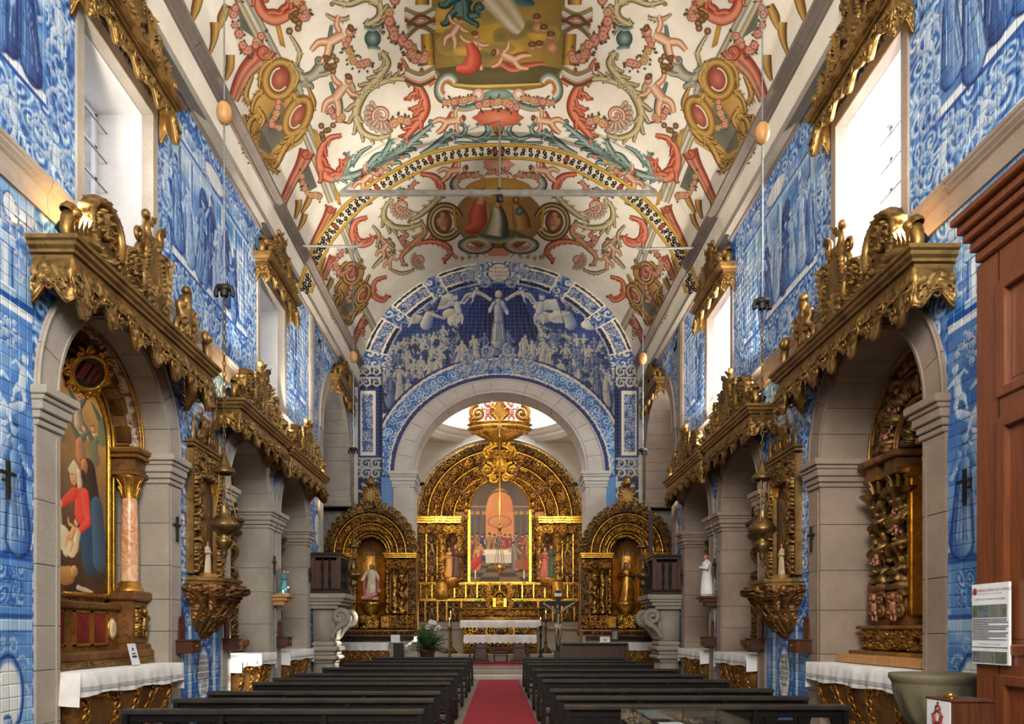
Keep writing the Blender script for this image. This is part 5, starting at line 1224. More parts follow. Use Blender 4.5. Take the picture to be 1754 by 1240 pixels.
# ------------------------------------------------------------------ the two gilded side retables at the end wall
for s in (-1, 1):
    X0 = 4.46 * s; YB = 25.75; SM = lambda v: np.stack([X0 + v[:, 0], YB - v[:, 1], v[:, 2]], -1); zc = 4.38; ry = 1.1
    rt = thing('side_retable', (X0, YB, .2), ('gilded arched retable with a white robed statue left of the chancel arch', 'gilded arched retable with a praying golden statue right of the chancel arch')[s > 0], 'retable', 'side retables')
    def S(name, mb, m='gold', smooth=True): return ob(name, mb.mapped(SM), M[m], rt, smooth=smooth)
    S('backing', MB().box(-1.6, -.55, -.2, .3, 1.5, 4.4).box(1.6, .55, -.2, .3, 1.5, 4.4).box(-.6, .6, -.2, -.12, 1.5, 4.95).join(aband(0, zc, .5, 1.5, ry, .3, 0, .2, 0, bulge=0, thick=.4)), 'gold_brown', False)
    for k, (a, b, d, amp, cl) in enumerate(((.5, .64, .36, .04, .13), (.7, .9, .46, .07, .16), (.98, 1.2, .54, .08, .18), (1.28, 1.46, .6, .06, .16))):
        S('archivolt', aband(0, zc, a, b, ry, d, amp, cl, k, bulge=.05, res=.022), 'gold' if k < 3 else 'gold_dark')
    mb = MB()
    for r, d in ((.67, .46), (.94, .55), (1.24, .63)): mb.join(fillet(0, zc, r, ry, d, .03))
    for t0, t1 in ((.35, .8), (1.2, 1.95), (2.35, 2.8)): mb.join(fillet(0, zc, .78, ry, .56, .03, t0, t1, 12)).join(fillet(0, zc, .57, ry, .45, .028, t0, t1, 12))
    S('arch_fillet', mb, 'gold_bright')
    mb = MB()
    for k in range(19):
        a = PI * (k + .5) / 19; c_ = (1.54 * math.cos(a), zc + ry * 1.54 * math.sin(a))
        scroll(mb, c_, .13, 1.3, a + PI / 2, 1 if a > PI / 2 else -1, .055, .5); leaf(mb, c_, a + (PI / 2 if a < PI / 2 else -PI / 2) * .75, .16, .07, .6)
    S('scroll_cresting', mb, 'gold_dark')
    for sg in (-1, 1):
        S('entablature', bar(min(sg * .52, sg * 1.58), max(sg * .52, sg * 1.58), 4.22, 4.4, .6, .74, 3), 'gold_bright', False)
        S('frieze', hfield(min(sg * .55, sg * 1.58), max(sg * .55, sg * 1.58), 3.85, 4.2, .5, .06, .15, 3, .02))
        S('pilaster', hfield(min(sg * 1.3, sg * 1.58), max(sg * 1.3, sg * 1.58), 2.25, 3.86, .5, .06, .14, 4, .02), 'gold_dark')
        for x, r in ((.84, .11), (1.1, .11)): S('column', capital_leaf(column(sg * x, .55, 2.3, 3.86, r, int(x * 10), 3 if x > 1 else 0, 18, .3, .12), sg * x, .55, 3.66, .1, .16))
        S('inner_jamb', hfield(min(sg * .5, sg * .64), max(sg * .5, sg * .64), 2.25, 4.3, .42, .04, .12, 2, .02), 'gold_bright')
        S('pedestal', hfield(min(sg * .4, sg * 1.6), max(sg * .4, sg * 1.6), 1.75, 2.25, .6, .07, .17, 6, .022).box(sg * .68, sg * .72, .3, .72, 1.75, 2.25, .01).box(sg * 1.26, sg * 1.3, .3, .72, 1.75, 2.25, .01)); S('pedestal_panel', MB().box(-.17 + sg * .56, .17 + sg * .56, .3, .69, 1.8, 2.2, .02) if False else MB().box(sg * .4, sg * .66, .3, .68, 1.8, 2.2, .02), 'gold_bright', False)
    S('centre_panel', hfield(-.36, .36, 1.75, 2.25, .68, .05, .16, 2, .022), 'gold_bright')
    S('base_moulding', bar(-1.62, 1.62, 1.5, 1.74, .6, .8, 3).join(hfield(-1.55, 1.55, 1.56, 1.7, .8, .03, .1, 2, .02)), 'gold_brown', False)
    # niche shell with ribs, statue on a pedestal
    P = []
    for t in np.linspace(0, PI, 22): P.append([(-.5 * math.cos(t), -.45 * math.sin(t) + .42 + (.02 * math.cos(t * 22)), z) for z in np.linspace(2.25, 4.35, 12)])
    S('niche', MB().grid(np.array(P)), 'gold')
    P = []
    for t in np.linspace(0, PI, 34): P.append([(-.5 * math.cos(t) * math.cos(q), .42 - (.45 + .02 * math.cos(t * 22)) * math.sin(t) * math.cos(q), 4.35 + .52 * math.sin(q)) for q in np.linspace(0, PI / 2, 9)])
    S('niche_shell', MB().grid(np.array(P)), 'gold_brown')
    S('statue_pedestal', MB().lathe([(.16, 2.25), (.18, 2.35), (.3, 2.5), (.34, 2.62), (.34, 2.7), (.05, 2.71)], 0, .4, 20), 'gold_bright')
    b, hd, ha = statue(1.22 if s < 0 else 1.36, 4 + s, 'pray' if s > 0 else 'open'); z0 = 2.71 if s > 0 else 2.78
    st = thing('statue', (X0, YB - .4, z0), ('statue in cream robe and pink cloak standing in the left gilded niche', 'gilded praying statue standing in the right gilded niche')[s > 0], 'statue')
    pl = lambda m: m.mapped(lambda v: v + np.array([0, .4, z0])).mapped(SM)
    ob('robe', pl(b), M['white_robe' if s < 0 else 'gold'], st); ob('head', pl(hd), M['polychrome'], st); ob('hair', pl(ha), M['wood_brown'], st)
    if s < 0:
        ck = MB()
        for sg in (-1, 1): ck.tube([(sg * .1, -.02, 1.0), (sg * .24, .02, .75), (sg * .25, .06, .4), (sg * .2, .1, .12)], [.06, .1, .09, .05], 8)
        ob('cloak', pl(ck), M['red_robe'], st)
        ob('reclining_child', pl(MB().tube([(-.3, .2, .05), (0, .24, .1), (.22, .22, .22)], [.06, .11, .07], 8).ball((.3, .22, .3), .075, 6, 8)), M['pink'], st)
    else: ob('halo', pl(MB().tube([(.2 * math.cos(t), -.08, 1.28 + .2 * math.sin(t)) for t in np.linspace(0, 2 * PI, 24)], .012, 5)), M['wood_dark'], st)
    # crest cartouche with crown
    mb = MB().join(move(plate(polar(lambda a: .27 + .04 * abs(math.cos(4 * a)), 48), .05, .06, .05, 12, .5, 8, .45), 0, .5, 6.42)); mb.lathe([(.1, 6.68), (.14, 6.76), (.2, 6.84), (.12, 6.9), (.16, 6.95), (.05, 7.02), (.02, 7.1)], 0, .55, 12)
    for sg in (-1, 1): scroll(mb, (sg * .26, 6.2), .12, 1.4, 0, sg, .045, .55); scroll(mb, (sg * .22, 6.62), .1, 1.3, 0, -sg, .035, .55)
    S('crest_cartouche', mb, 'gold_dark')
    # altar table under it
    al = thing('side_altar', (X0, 24.5, 0), 'side altar with white cloth below the %s gilded end retable' % SIDE[s], 'altar', 'altars with white cloths')
    ax = lambda v: v
    xa, xb = (X0 - 1.15, X0 + 1.2) if s < 0 else (X0 - 1.1, X0 + 1.1)
    ob('altar_step', MB().box(X0 - 1.6, X0 + 1.5, 23.7, 25.6, 0, .2, .02), M['stone'], al, smooth=False)
    P = np.array([[(x_ + (X0 - x_) * (.22 * (1 - math.sin(q * PI / 2)) ), 24.0 + .25 * (1 - math.sin(q * PI / 2)), .2 + q * 1.08) for q in np.linspace(0, 1, 8)] for x_ in np.linspace(xa, xb, 24)])
    ob('frontal', MB().grid(P).box(xa, xb, 24.0, 25.2, 1.2, 1.28, .02).box(xa + .4, xb - .4, 24.3, 25.2, .2, 1.2), M['gold_brown'], al)
    mb = MB()
    for k in range(9):
        x_ = xa + (xb - xa) * (k + .5) / 9; p = spiral((x_, .85), .14, 1.5, k, (-1) ** k); p[:, 1] = 24.0 - .02 + .02; mb.tube(p + np.array([0, 0.04 - .05, 0]), .025, 5, up=(0, 1, 0))
    ob('frontal_scrolls', mb, M['gold'], al)
    def cloth(xa, xb, ya, yb, z, drop, nf=24, amp=.012):
        m = MB(); xs = np.linspace(xa, xb, 70); prof = [(yb, z), (ya, z), (ya - .02, z - .012), (ya - .025, z - drop * .5), (ya - .03, z - drop)]
        P = np.array([[(x, y - (amp * math.sin(x * nf) if k > 1 else 0) * (k - 1) / 3, zz + (.008 * math.sin(x * 31) if k == 4 else 0)) for k, (y, zz) in enumerate(prof)] for x in xs]); m.grid(P)
        for xe, sg in ((xa, -1), (xb, 1)):
            P = np.array([[(xe + sg * (.01 + amp * math.sin(y * nf)) * q, y, z - q * drop * .9) for q in np.linspace(0, 1, 4)] for y in np.linspace(ya, yb, 20)]); m.grid(P)
        return m
    ob('altar_cloth', cloth(xa - .03, xb + .03, 23.97, 25.1, 1.3, .26), M['cloth'], al)
# ------------------------------------------------------------------ altars of the side chapels
def bombe_altar(s, yc, hl, xf, zt, label, hc=.28, lace=True, zb=.12):
    """urn-fronted altar along the wall; hl half length, xf distance of its front from the axis"""
    root = thing('side_altar', (s * (xf + .4), yc, 0), label, 'altar', 'altars with white cloths')
    A3 = lambda x, y, z: (s * x, yc + y, z)
    ob('altar_step', MB().box(s * (xf + .06), s * 6.3, yc - hl - .05, yc + hl + .05, 0, zb, .015), M['stone'], root, smooth=False)
    q = np.linspace(0, 1, 12); off = .42 * (1 - q) ** 1.6 - .07 * np.sin(q * PI * 1.15)
    rows = []
    for qq, o in zip(q, off):
        z = zb + (zt - .08 - zb) * qq; x = xf + .03 + o; h = hl - .03 - o * .9
        rows.append([A3(6.18, -h, z), A3(x + .1, -h, z)] + [A3(x - .05 * math.cos(t * PI / 2) ** 2, t * h * .96, z) for t in np.linspace(-1, 1, 21)] + [A3(x + .1, h, z), A3(6.18, h, z)])
    body = ob('frontal', MB().grid(np.array(rows)).box(s * xf, s * 6.18, yc - hl, yc + hl, zt - .09, zt - .02, .02), M['gold_brown'], root)
    R = random.Random(int(yc * 10)); mb = MB()
    def at(t, qq, out):
        o = float(np.interp(qq, q, off)); z = zb + (zt - .08 - zb) * qq; return A3(xf + .03 + o - .05 * math.cos(t * PI / 2) ** 2 - out, t * (hl - .03 - o * .9) * .96, z)
    def vine(t0, q0, r, turns, a0, sg, w):
        th = np.linspace(0, turns * 2 * PI, int(12 * turns) + 3); rr = r * (1 - th / th[-1] * .85)
        mb.tube([at(np.clip(t0 + k * math.cos(a0 + sg * a) / hl, -1, 1), np.clip(q0 + k * math.sin(a0 + sg * a) / (zt - zb), 0.03, 1), .012) for k, a in zip(rr, th)], np.linspace(w, w * .5, len(th)), 5)
    for sg in (-1, 1):
        for k in range(9): vine(sg * (.08 + .11 * k), .86 + .06 * math.sin(k), .1, 1.4, k * 1.1, sg * (-1) ** k, .022)
        for k in range(7): vine(sg * (.97 - .03 * k), .85 - .12 * k, .09, 1.4, k, sg, .024)
        for k in range(6): vine(sg * (.42 - .03 * k), .75 - .13 * k, .11, 1.3, k * 2, -sg * (-1) ** k, .024)
    for k in range(6): vine(0, .75 - .13 * k, .1, 1.5, k * 2, (-1) ** k, .024)
    ob('frontal_scrolls', mb, M['gold'], root)
    # linen cloth with a drawn-thread band
    def fold(y): return .012 * math.sin(y * 13 + yc) + .008 * math.sin(y * 29)
    ys = np.linspace(-hl - .06, hl + .06, 80)
    P = np.array([[A3(6.18, y, zt), A3(xf - .02, y, zt), A3(xf - .035, y, zt - .012), A3(xf - .04 - fold(y) * .5, y, zt - hc * .5), A3(xf - .045 - fold(y), y, zt - hc + .015 * math.sin(y * 6))] for y in ys])
    mb = MB().grid(P)
    for e, sg in ((-hl - .06, -1), (hl + .06, 1)):
        P = np.array([[A3(x, e + sg * (.02 * math.sin(k * .6) + .03) * d, zt - d * hc * (1.1 + .35 * (1 - k / 15))) for d in np.linspace(0, 1, 5)] for k, x in enumerate(np.linspace(xf - .04, 6.2, 16))]); mb.grid(P)
    cl = ob('altar_cloth', mb, M['cloth'], root)
    if lace:
        P = np.array([[A3(xf - .05 - fold(y) * .7, y, zt - hc * .62), A3(xf - .052 - fold(y) * .85, y, zt - hc * .8)] for y in ys]); ob('lace_band', MB().grid(P), M['lace'], cl)
    return root
for s in (-1, 1):
    sd = SIDE[s]; A = ARCH[s]
    bombe_altar(s, A['A'][0], 1.33, 4.97, 1.2, 'bombe gilded altar with lace edged cloth in the nearest chapel on the %s' % sd)
    bombe_altar(s, A['B'][0], 1.02, 5.0, 1.22, 'white clothed altar with gilded front in the first twin chapel on the %s' % sd, .24)
    bombe_altar(s, A['C'][0], 1.02, 5.0, 1.22, 'white clothed altar with gilded front beside the pulpit on the %s' % sd, .24)

def chapmap(s, c, xb=6.34): return lambda v: np.stack([s * (xb - v[:, 1]), c + v[:, 0], v[:, 2]], -1)
# ---- left big chapel: nativity retable
s = -1; c = ARCH[-1]['A'][0]; CM = chapmap(-1, c)
rt = thing('nativity_retable', (-6.3, c, 1.2), 'painted and gilded retable with a nativity painting and orange marble column', 'retable')
def K(name, mb, m='gold', smooth=True, par=None): return ob(name, mb.mapped(CM), M[m], par or rt, smooth=smooth)
K('backing', MB().box(-1.35, 1.35, 0, .3, 1.23, 4.5).join(aband(0, 4.45, .02, 1.35, 1, .3, 0, .2, 0, bulge=0, thick=.3)), 'gold_brown', False)
def nm(U, W): return (np.abs(U) < .88) & (W > 2.24) & ((W < 4.45) | (U ** 2 + (W - 4.45) ** 2 < .88 ** 2))
o = ob('painting', oil_mesh(nat, -.9, .9, 2.22, 5.36, .011, lambda u, w: np.stack([-np.full_like(u, 5.86), c + u, w], -1), nm), M['oil'], rt); o['label'] = 'arched painting of a woman in red bending over a child'
def ring(r, w, d, m, name, z0=2.2):
    mb = MB().tube([(-r, d, z0 + .02), (-r, d, 3.3), (-r, d, 4.45)] + [(-r * math.cos(t), d, 4.45 + r * math.sin(t)) for t in np.linspace(0, PI, 28)[1:-1]] + [(r, d, 4.45), (r, d, 3.3), (r, d, z0 + .02)], w, 8, up=(0, 1, 0)); K(name, mb.box(-r - w, r + w, d - .03, d + w, z0 - w, z0 + w, .01), m)
ring(.91, .035, .5, 'gold_bright', 'picture_frame')
vb = aband(0, 4.45, .94, 1.1, 1, .42, 0, .2, 0, bulge=.01, thick=.1).box(-1.1, -.94, .3, .43, 2.1, 4.45).box(.94, 1.1, .3, .43, 2.1, 4.45).box(-1.1, 1.1, .3, .43, 2.02, 2.18); K('marbled_border', vb, 'marble_violet', False)
ring(1.12, .028, .46, 'gold_bright', 'gilt_moulding', 2.05)
for k, (r0, r1, d) in enumerate(((1.15, 1.26, .62), (1.27, 1.36, .78))): K('archivolt', aband(0, 4.5, r0, r1, 1, d, 0, .1, k, bulge=.03, thick=.35), ('gold_brown', 'marble_violet')[k])
for k in range(9):
    a = PI * (k + .5) / 9; K('soffit_panel', MB().box(-.09, .09, .55, .72, -.12, .12, .01).mapped(lambda v: np.stack([1.22 * math.cos(a) + v[:, 0] * math.cos(a) - v[:, 2] * math.sin(a), v[:, 1] - .06, 4.5 + 1.22 * math.sin(a) + v[:, 0] * math.sin(a) + v[:, 2] * math.cos(a)], -1)), 'gold_dark', False)
mb = MB()
for r, d in ((1.28, .8), (1.37, .8)): mb.join(fillet(0, 4.5, r, 1, d, .022))
K('rope_moulding', mb, 'gold')
for sg in (-1, 1):
    x = sg * 1.17
    K('pedestal', MB().box(x - .26, x + .24, 0, .9, 1.4, 1.5, .02).box(x - .22, x + .2, 0, .84, 1.5, 2.15, .01).box(x - .27, x + .25, 0, .92, 2.15, 2.3, .03), 'gold_brown', False)
    pn = K('relief_panel', hfield(x - .15, x + .13, 1.58, 2.08, .86, .02, .12, 3, .012), 'gold'); cherub(q := MB(), x, .86, 1.66, .38); K('relief_figure', q, 'gold_dark')
    col = MB().lathe([(.15, 2.3), (.165, 2.34), (.13, 2.38), (.125, 2.44)], x, .68, 20).lathe([(.125, 2.44), (.128, 2.9), (.118, 3.4), (.105, 3.74)], x, .68, 24)
    K('column_shaft', col, 'marble_orange'); K('column_base', MB().lathe([(.2, 2.28), (.2, 2.33), (.17, 2.36), (.16, 2.42), (.13, 2.45)], x, .68, 20), 'gold')
    cap = MB().lathe([(.115, 3.72), (.12, 3.78), (.13, 3.9), (.17, 3.98), (.2, 4.02), (.2, 4.05)], x, .68, 16); K('capital', capital_leaf(capital_leaf(cap, x, .68, 3.74, .1, .15), x, .68, 3.84, .11, .16), 'gold')
    K('entablature', MB().box(x - .2, x + .2, 0, .88, 4.05, 4.12, .01).box(x - .17, x + .17, 0, .85, 4.12, 4.32, .01).box(x - .24, x + .24, 0, .93, 4.32, 4.37, .01).box(x - .28, x + .28, 0, .97, 4.37, 4.44, .02), 'gold_brown', False)
    K('gilt_edge', MB().box(x - .29, x + .29, .02, .985, 4.42, 4.45, .01).box(x - .25, x + .25, .02, .94, 4.31, 4.335, .008), 'gold_bright', False)
K('predella', MB().box(-.95, .95, 0, .62, 1.4, 2.02, .01).box(-.97, .97, 0, .68, 2.0, 2.1, .02).box(-1.4, 1.4, 0, .95, 1.28, 1.42, .03), 'gold_brown', False)
for x in (-.62, .0, .42): K('red_panel', MB().box(x - .17, x + .17, .6, .635, 1.52, 1.94, .006), 'red_lacquer', False); K('panel_frame', MB().box(x - .21, x - .17, .6, .65, 1.48, 1.98, .01).box(x + .17, x + .21, .6, .65, 1.48, 1.98, .01).box(x - .21, x + .21, .6, .65, 1.48, 1.52, .01).box(x - .21, x + .21, .6, .65, 1.94, 1.98, .01), 'gold', False)
K('oval_medallion', move(plate(polar(lambda a: .1, 24), .03, .03, .02, 0, 0, 6), .72, .63, 1.73, .8, 1.4), 'ivory'); K('medallion_frame', MB().tube([(.72 + .09 * math.cos(t), .65, 1.73 + .155 * math.sin(t)) for t in np.linspace(0, 2 * PI, 25)], .014, 6, up=(0, 1, 0)), 'gold_bright')
K('gradine', MB().box(-1.3, 1.3, 0, 1.0, 1.21, 1.3, .01).join(hfield(-1.28, 1.28, 1.21, 1.3, 1.0, .01, .08, 1, .015)), 'gold_dark', False)
arm = MB().join(move(plate(polar(lambda a: .34 + .04 * math.cos(2 * a) + .03 * abs(math.cos(5 * a)), 60), .04, .02, .02, 0, 0, 6), 0, 0, 0, 1.2, .8))
tilt = lambda m: m.mapped(lambda v: np.stack([v[:, 0] + .1, .62 + v[:, 1] * .8 + (v[:, 2]) * .55, 5.3 + v[:, 2] * .8 - v[:, 1] * .4], -1))
fr = MB().tube([(.36 * math.cos(t), .06, .25 * math.sin(t)) for t in np.linspace(0, 2 * PI, 40)], .045, 7, up=(0, 1, 0))
for k in range(12): a = k * PI / 6; scroll(fr, (.43 * math.cos(a), .31 * math.sin(a)), .08, 1.3, a, (-1) ** k, .03, .05)
sh = K('coat_of_arms', tilt(arm), 'wood_dark'); K('shield_frame', tilt(fr), 'gold_bright'); K('shield_bars', tilt(MB().box(-.2, -.05, .06, .08, -.14, .12, .01).box(0, .1, .06, .08, -.14, .12, .01).box(.13, .2, .06, .08, -.1, .08, .01)), 'red_lacquer', False)
# ---- right big chapel: twisted column retable
s = 1; c = ARCH[1]['A'][0] - .1; CM = chapmap(1, c)
rt = thing('twisted_column_retable', (6.3, c, 1.2), 'dark gilded retable with twisted vine columns in the right chapel', 'retable')
K('backing', MB().box(-1.35, 1.35, 0, .12, 1.23, 4.5).join(aband(0, 4.4, .02, 1.38, 1, .12, 0, .2, 0, bulge=0, thick=.12)), 'wood_dark', False)
for sg in (-1, 1):
    for x, k in ((.52, 1), (1.05, 2)):
        cc = column(sg * x, .42, 2.42, 3.78, .13, k, 3.5, 24, .3, .14)
        for j in range(26):
            a = j * 1.9; cc.ball((sg * x + .15 * math.cos(a), .42 + .15 * math.sin(a), 2.56 + .043 * j), (.05, .05, .035), 5, 7)
        K('twisted_column', capital_leaf(capital_leaf(cc, sg * x, .42, 3.72, .12, .18), sg * x, .42, 3.82, .13, .16), 'gold_dark')
        K('vine_cherub', cherub(MB(), sg * x - .04, .5, 2.75 + .4 * (k % 2), .34, sg), 'polychrome')
        K('entablature', MB().box(sg * x - .2, sg * x + .2, 0, .62, 3.98, 4.06, .01).box(sg * x - .17, sg * x + .17, 0, .58, 4.06, 4.22, .01).box(sg * x - .24, sg * x + .24, 0, .68, 4.22, 4.32, .02), 'gold_brown', False)
        pd = MB().box(sg * x - .2, sg * x + .2, 0, .55, 2.3, 2.42, .02)
        for j in range(6): scroll(pd, (sg * x - .14 + .14 * (j % 3), 1.98 + .2 * (j // 3)), .11, 1.4, j, (-1) ** j, .045, .5)
        K('pedestal', pd.box(sg * x - .18, sg * x + .18, 0, .45, 1.75, 2.3, .02), 'gold_brown'); K('pedestal_cherub', cherub(MB(), sg * x, .5, 1.9, .36, -sg), 'polychrome')
    K('column_strip', hfield(min(sg * 1.2, sg * 1.34), max(sg * 1.2, sg * 1.34), 1.7, 4.3, .25, .07, .13, 3, .02), 'gold_dark'); K('column_strip', hfield(sg * .78 - .06, sg * .78 + .06, 2.4, 4.0, .28, .06, .12, 4, .02), 'gold_brown')
    K('picture_frame', MB().box(sg * .27, sg * .36, .1, .4, 1.9, 3.95, .02).box(sg * .29, sg * .34, .1, .44, 1.9, 3.95, .01).box(sg * .24, sg * .39, .1, .46, 3.9, 4.06, .02), 'gold_bright', False)
def twist_arch(r, w, d, tw, k):
    A_, B_ = np.meshgrid(np.linspace(0.02, PI - .02, 90), np.linspace(0, 2 * PI, 16, endpoint=False), indexing='ij'); h = curls(A_ * r, B_ * w, .13, k); st = np.clip((h - .25) / .16, 0, 1)
    rr = w * (1 + .25 * np.cos(B_ - tw * A_) + .3 * st); R_ = r + rr * np.cos(B_); return MB().grid(np.stack([R_ * np.cos(A_), d + rr * np.sin(B_), 4.36 + 1.02 * R_ * np.sin(A_)], -1), False, True, c=(1 - st)[..., None] * np.ones(3))
for r, w, d, kk in ((.42, .1, .36, 1), (.8, .12, .44, 2), (1.18, .1, .38, 3)): K('twisted_archivolt', twist_arch(r, w, d, 14, kk), 'gold_dark')
for r in (.6, 1.0, 1.33): K('gilt_band', fillet(0, 4.36, r, 1.02, .44, .045), 'gold_brown'); K('bead_band', MB().join(fillet(0, 4.36, r, 1.02, .485, .018)), 'gold')
for k in range(8): a = PI * (k + .5) / 8; K('arch_cherub', cherub(MB(), .75 * math.cos(a), .5, 4.3 + .75 * math.sin(a), .3, (-1) ** k), 'polychrome')
K('central_picture', MB().box(-.28, .28, .1, .2, 1.9, 4.3), 'red_lacquer', False)
K('predella', hfield(-1.25, 1.25, 1.4, 1.74, .6, .05, .15, 2, .018).join(bar(-1.3, 1.3, 1.28, 1.4, .7, .8, 1)).join(bar(-1.28, 1.28, 1.72, 1.78, .62, .7, 1)), 'gold'); K('gradine', MB().box(-1.32, 1.32, 0, 1.0, 1.21, 1.34, .015), 'wood_light', False)
# ---- twin chapels
for s in (-1, 1):
    for kk, key in enumerate('BC'):
        c = ARCH[s][key][0]; CM = chapmap(s, c)
        rt = thing('chapel_retable', (s * 6.3, c, 1.2), 'narrow carved retable with polychrome columns inside the %s twin chapel on the %s' % (('first', 'second')[kk], SIDE[s]), 'retable', 'retables of the twin chapels')
        K('backing', MB().box(-1.1, 1.1, 0, .12, 1.25, 4.5).join(aband(0, 4.4, .02, 1.14, 1, .12, 0, .2, 0, bulge=0, thick=.12)), 'gold_brown', False)
        for sg in (-1, 1):
            for x, q in ((.55, 1), (.9, 2)): K('column', capital_leaf(column(sg * x, .38, 2.3, 3.9, .12, q + kk, 3 if q == 2 else 0, 18, .35, .14), sg * x, .38, 3.7, .11, .18), 'gold_dark' if q == 2 else 'gold')
            K('column_head', cherub(MB(), sg * .9, .45, 2.1, .36, sg), 'polychrome'); K('entablature', bar(min(sg * .4, sg * 1.1), max(sg * .4, sg * 1.1), 3.95, 4.2, .5, .66, 3), 'gold_brown', False); K('pedestal', hfield(min(sg * .35, sg * 1.08), max(sg * .35, sg * 1.08), 1.5, 2.3, .42, .09, .18, 3, .025), 'gold_dark')
        for r0, r1, d, q in ((.4, .62, .3, 1), (.7, 1.0, .36, 2)): K('archivolt', aband(0, 4.3, r0, r1, 1, d, .1, .17, q, bulge=.08, res=.025), 'gold_dark')
        K('gilt_band', MB().join(fillet(0, 4.3, .66, 1, .42, .03)).join(fillet(0, 4.3, 1.04, 1, .4, .03)), 'gold'); K('gradine', bar(-1.08, 1.08, 1.24, 1.5, .5, .75, 2), 'gold_brown', False)
        b, hd, ha = statue(1.2, kk); z0 = 2.3; pl = lambda m: m.mapped(lambda v: v + np.array([0, .35, z0])); K('saint_pedestal', MB().lathe([(.2, 1.9), (.24, 2.2), (.28, 2.3), (.02, 2.31)], 0, .35, 14), 'gold'); sf = K('saint_figure', pl(b), 'white_robe' if kk else 'wood_brown'); K('saint_head', pl(hd), 'polychrome')

# ------------------------------------------------------------------ gilded wall niches on carved corbels
for s in (-1, 1):
    f = 1 if s < 0 else 1.028; yc = 12.7 * f; WM = wallmap(s, yc); sd = SIDE[s]
    nz = thing('wall_niche', (s * HX, yc, 2.6), 'tall gilded niche frame on a carved corbel between the arches on the %s' % sd, 'niche', 'gilded wall niches')
    def N(name, mb, m='gold', smooth=True, par=None): return ob(name, mb.mapped(lambda v: v * np.array([1, .45 if 'corbel' not in name else 1, 1])).mapped(WM), M[m], par or nz, smooth=smooth)
    N('back', MB().box(-.62, .62, 0, .03, 2.65, 4.85), 'gold_brown', False)
    for sg in (-1, 1):
        N('side_strip', hfield(min(sg * .38, sg * .62), max(sg * .38, sg * .62), 2.65, 4.35, .2, .14, .22, 2, .016, .2), 'gold_dark'); N('edge_roll', MB().box(sg * .6, sg * .66, 0, .27, 2.65, 4.75, .01).box(sg * .36, sg * .4, .05, .25, 2.65, 4.2, .008), 'gold_dark', False)
    N('spandrel', hfield(-.62, .62, 4.32, 4.78, .2, .07, .16, 3, .016, .2), 'gold_dark'); N('niche_arch', aband(0, 4.12, .33, .42, 1.05, .22, .0, .1, 1, bulge=.04, thick=.2).join(fillet(0, 4.12, .37, 1.05, .26, .02)), 'gold_bright')
    P = np.array([[(-.37 * math.cos(t), .12 - .1 * math.sin(t), z) for z in np.linspace(2.66, 4.45, 14)] for t in np.linspace(0, PI, 14)]); N('niche_back', MB().grid(P), 'wood_dark')
    mb = MB()
    for k in range(12): scroll(mb, (.12 * math.sin(k * 2.1), 2.8 + .14 * k), .14, 1.4, k, (-1) ** k, .009, .04, 5)
    N('niche_painting', mb, 'gold_dark')
    N('cornice', bar(-.66, .66, 4.78, 4.9, .24, .36, 2), 'gold_dark', False)
    mb = MB().join(move(plate(CART, .05, .07, .06, 14, .5, 8), 0, .12, 5.15, .8, .55))
    for sg in (-1, 1): scroll(mb, (sg * .3, 5.05), .16, 1.4, PI / 2, sg, .06, .2); leaf(mb, (sg * .2, 5.3), PI / 2 - sg * .4, .2, .08, .2); mb.lathe([(.05, 4.9), (.08, 5.0), (.04, 5.08), (.06, 5.16), (.01, 5.3)], sg * .58, .2, 10)
    cherub(mb, 0, .25, 4.9, .3); N('crest', mb, 'gold_dark')
    st = thing('niche_statue', (s * (HX - .25), yc, 2.66), 'small pale statue half seen inside the %s wall niche' % sd, 'statue'); b, hd, ha = statue(.95, 7); pl = lambda m: m.mapped(lambda v: v * np.array([.7, .25, .62]) + np.array([.06, .07, 2.68]))
    ob('body', pl(b).mapped(WM), M['ivory'], st); ob('head', pl(hd).mapped(WM), M['polychrome'], st)
    ob('plinth', MB().box(-.18, .2, .02, .2, 2.62, 2.7, .01).mapped(WM), M['wood_light'], st, smooth=False)
    # corbel: half octagon slab above a tapering bowl of scrolls
    oc = [(-.7, 0), (-.7, .2), (-.42, .56), (.42, .56), (.7, .2), (.7, 0)]
    sl = MB().extrude([(a, b) for a, b in oc], lambda p, q, h: (p, q, h), 2.54, 2.6).extrude([(a * .94, b * .94) for a, b in oc], lambda p, q, h: (p, q, h), 2.47, 2.54); N('corbel_slab', sl, 'gold_dark', False)
    zs_ = np.linspace(0, 1, 44); ang = np.linspace(0, PI, 64); rows = []
    for t in zs_:
        rr = (.62 * (1 - t) ** .75 + .05) * (1 + .08 * math.sin(t * 12)); h = curls(ang * .5, np.full(64, t * 1.0), .17, 5); rows.append([(-(rr * 1.08) * math.cos(a) * (1 + .25 * hh), max(0, (rr * .88) * math.sin(a) * (1 + .4 * hh)), 2.47 - .92 * t) for a, hh in zip(ang, h)])
    N('corbel_bowl', MB().grid(np.array(rows)), 'gold_brown')
    mb = MB()
    for k in range(9):
        a = PI * (k + .5) / 9; p = []
        for q in range(6): t = q / 6; rr = .66 * (1 - t) ** .75 + .06; p.append((-rr * 1.1 * math.cos(a + .3 * math.sin(t * 5)), rr * .92 * math.sin(a + .3 * math.sin(t * 5)), 2.42 - .88 * t))
        mb.tube(p, [.05, .055, .045, .04, .035, .03], 6)
        for q in (0, 2, 4): mb.ball(p[q], .075 - .01 * q, 5, 7)
    N('corbel_scrolls', mb, 'gold_brown')
    N('corbel_cherub', cherub(MB(), -.45, .3, 2.1, .4, 1), 'polychrome'); N('corbel_cherub', cherub(MB(), .45, .3, 2.1, .4, -1), 'polychrome')

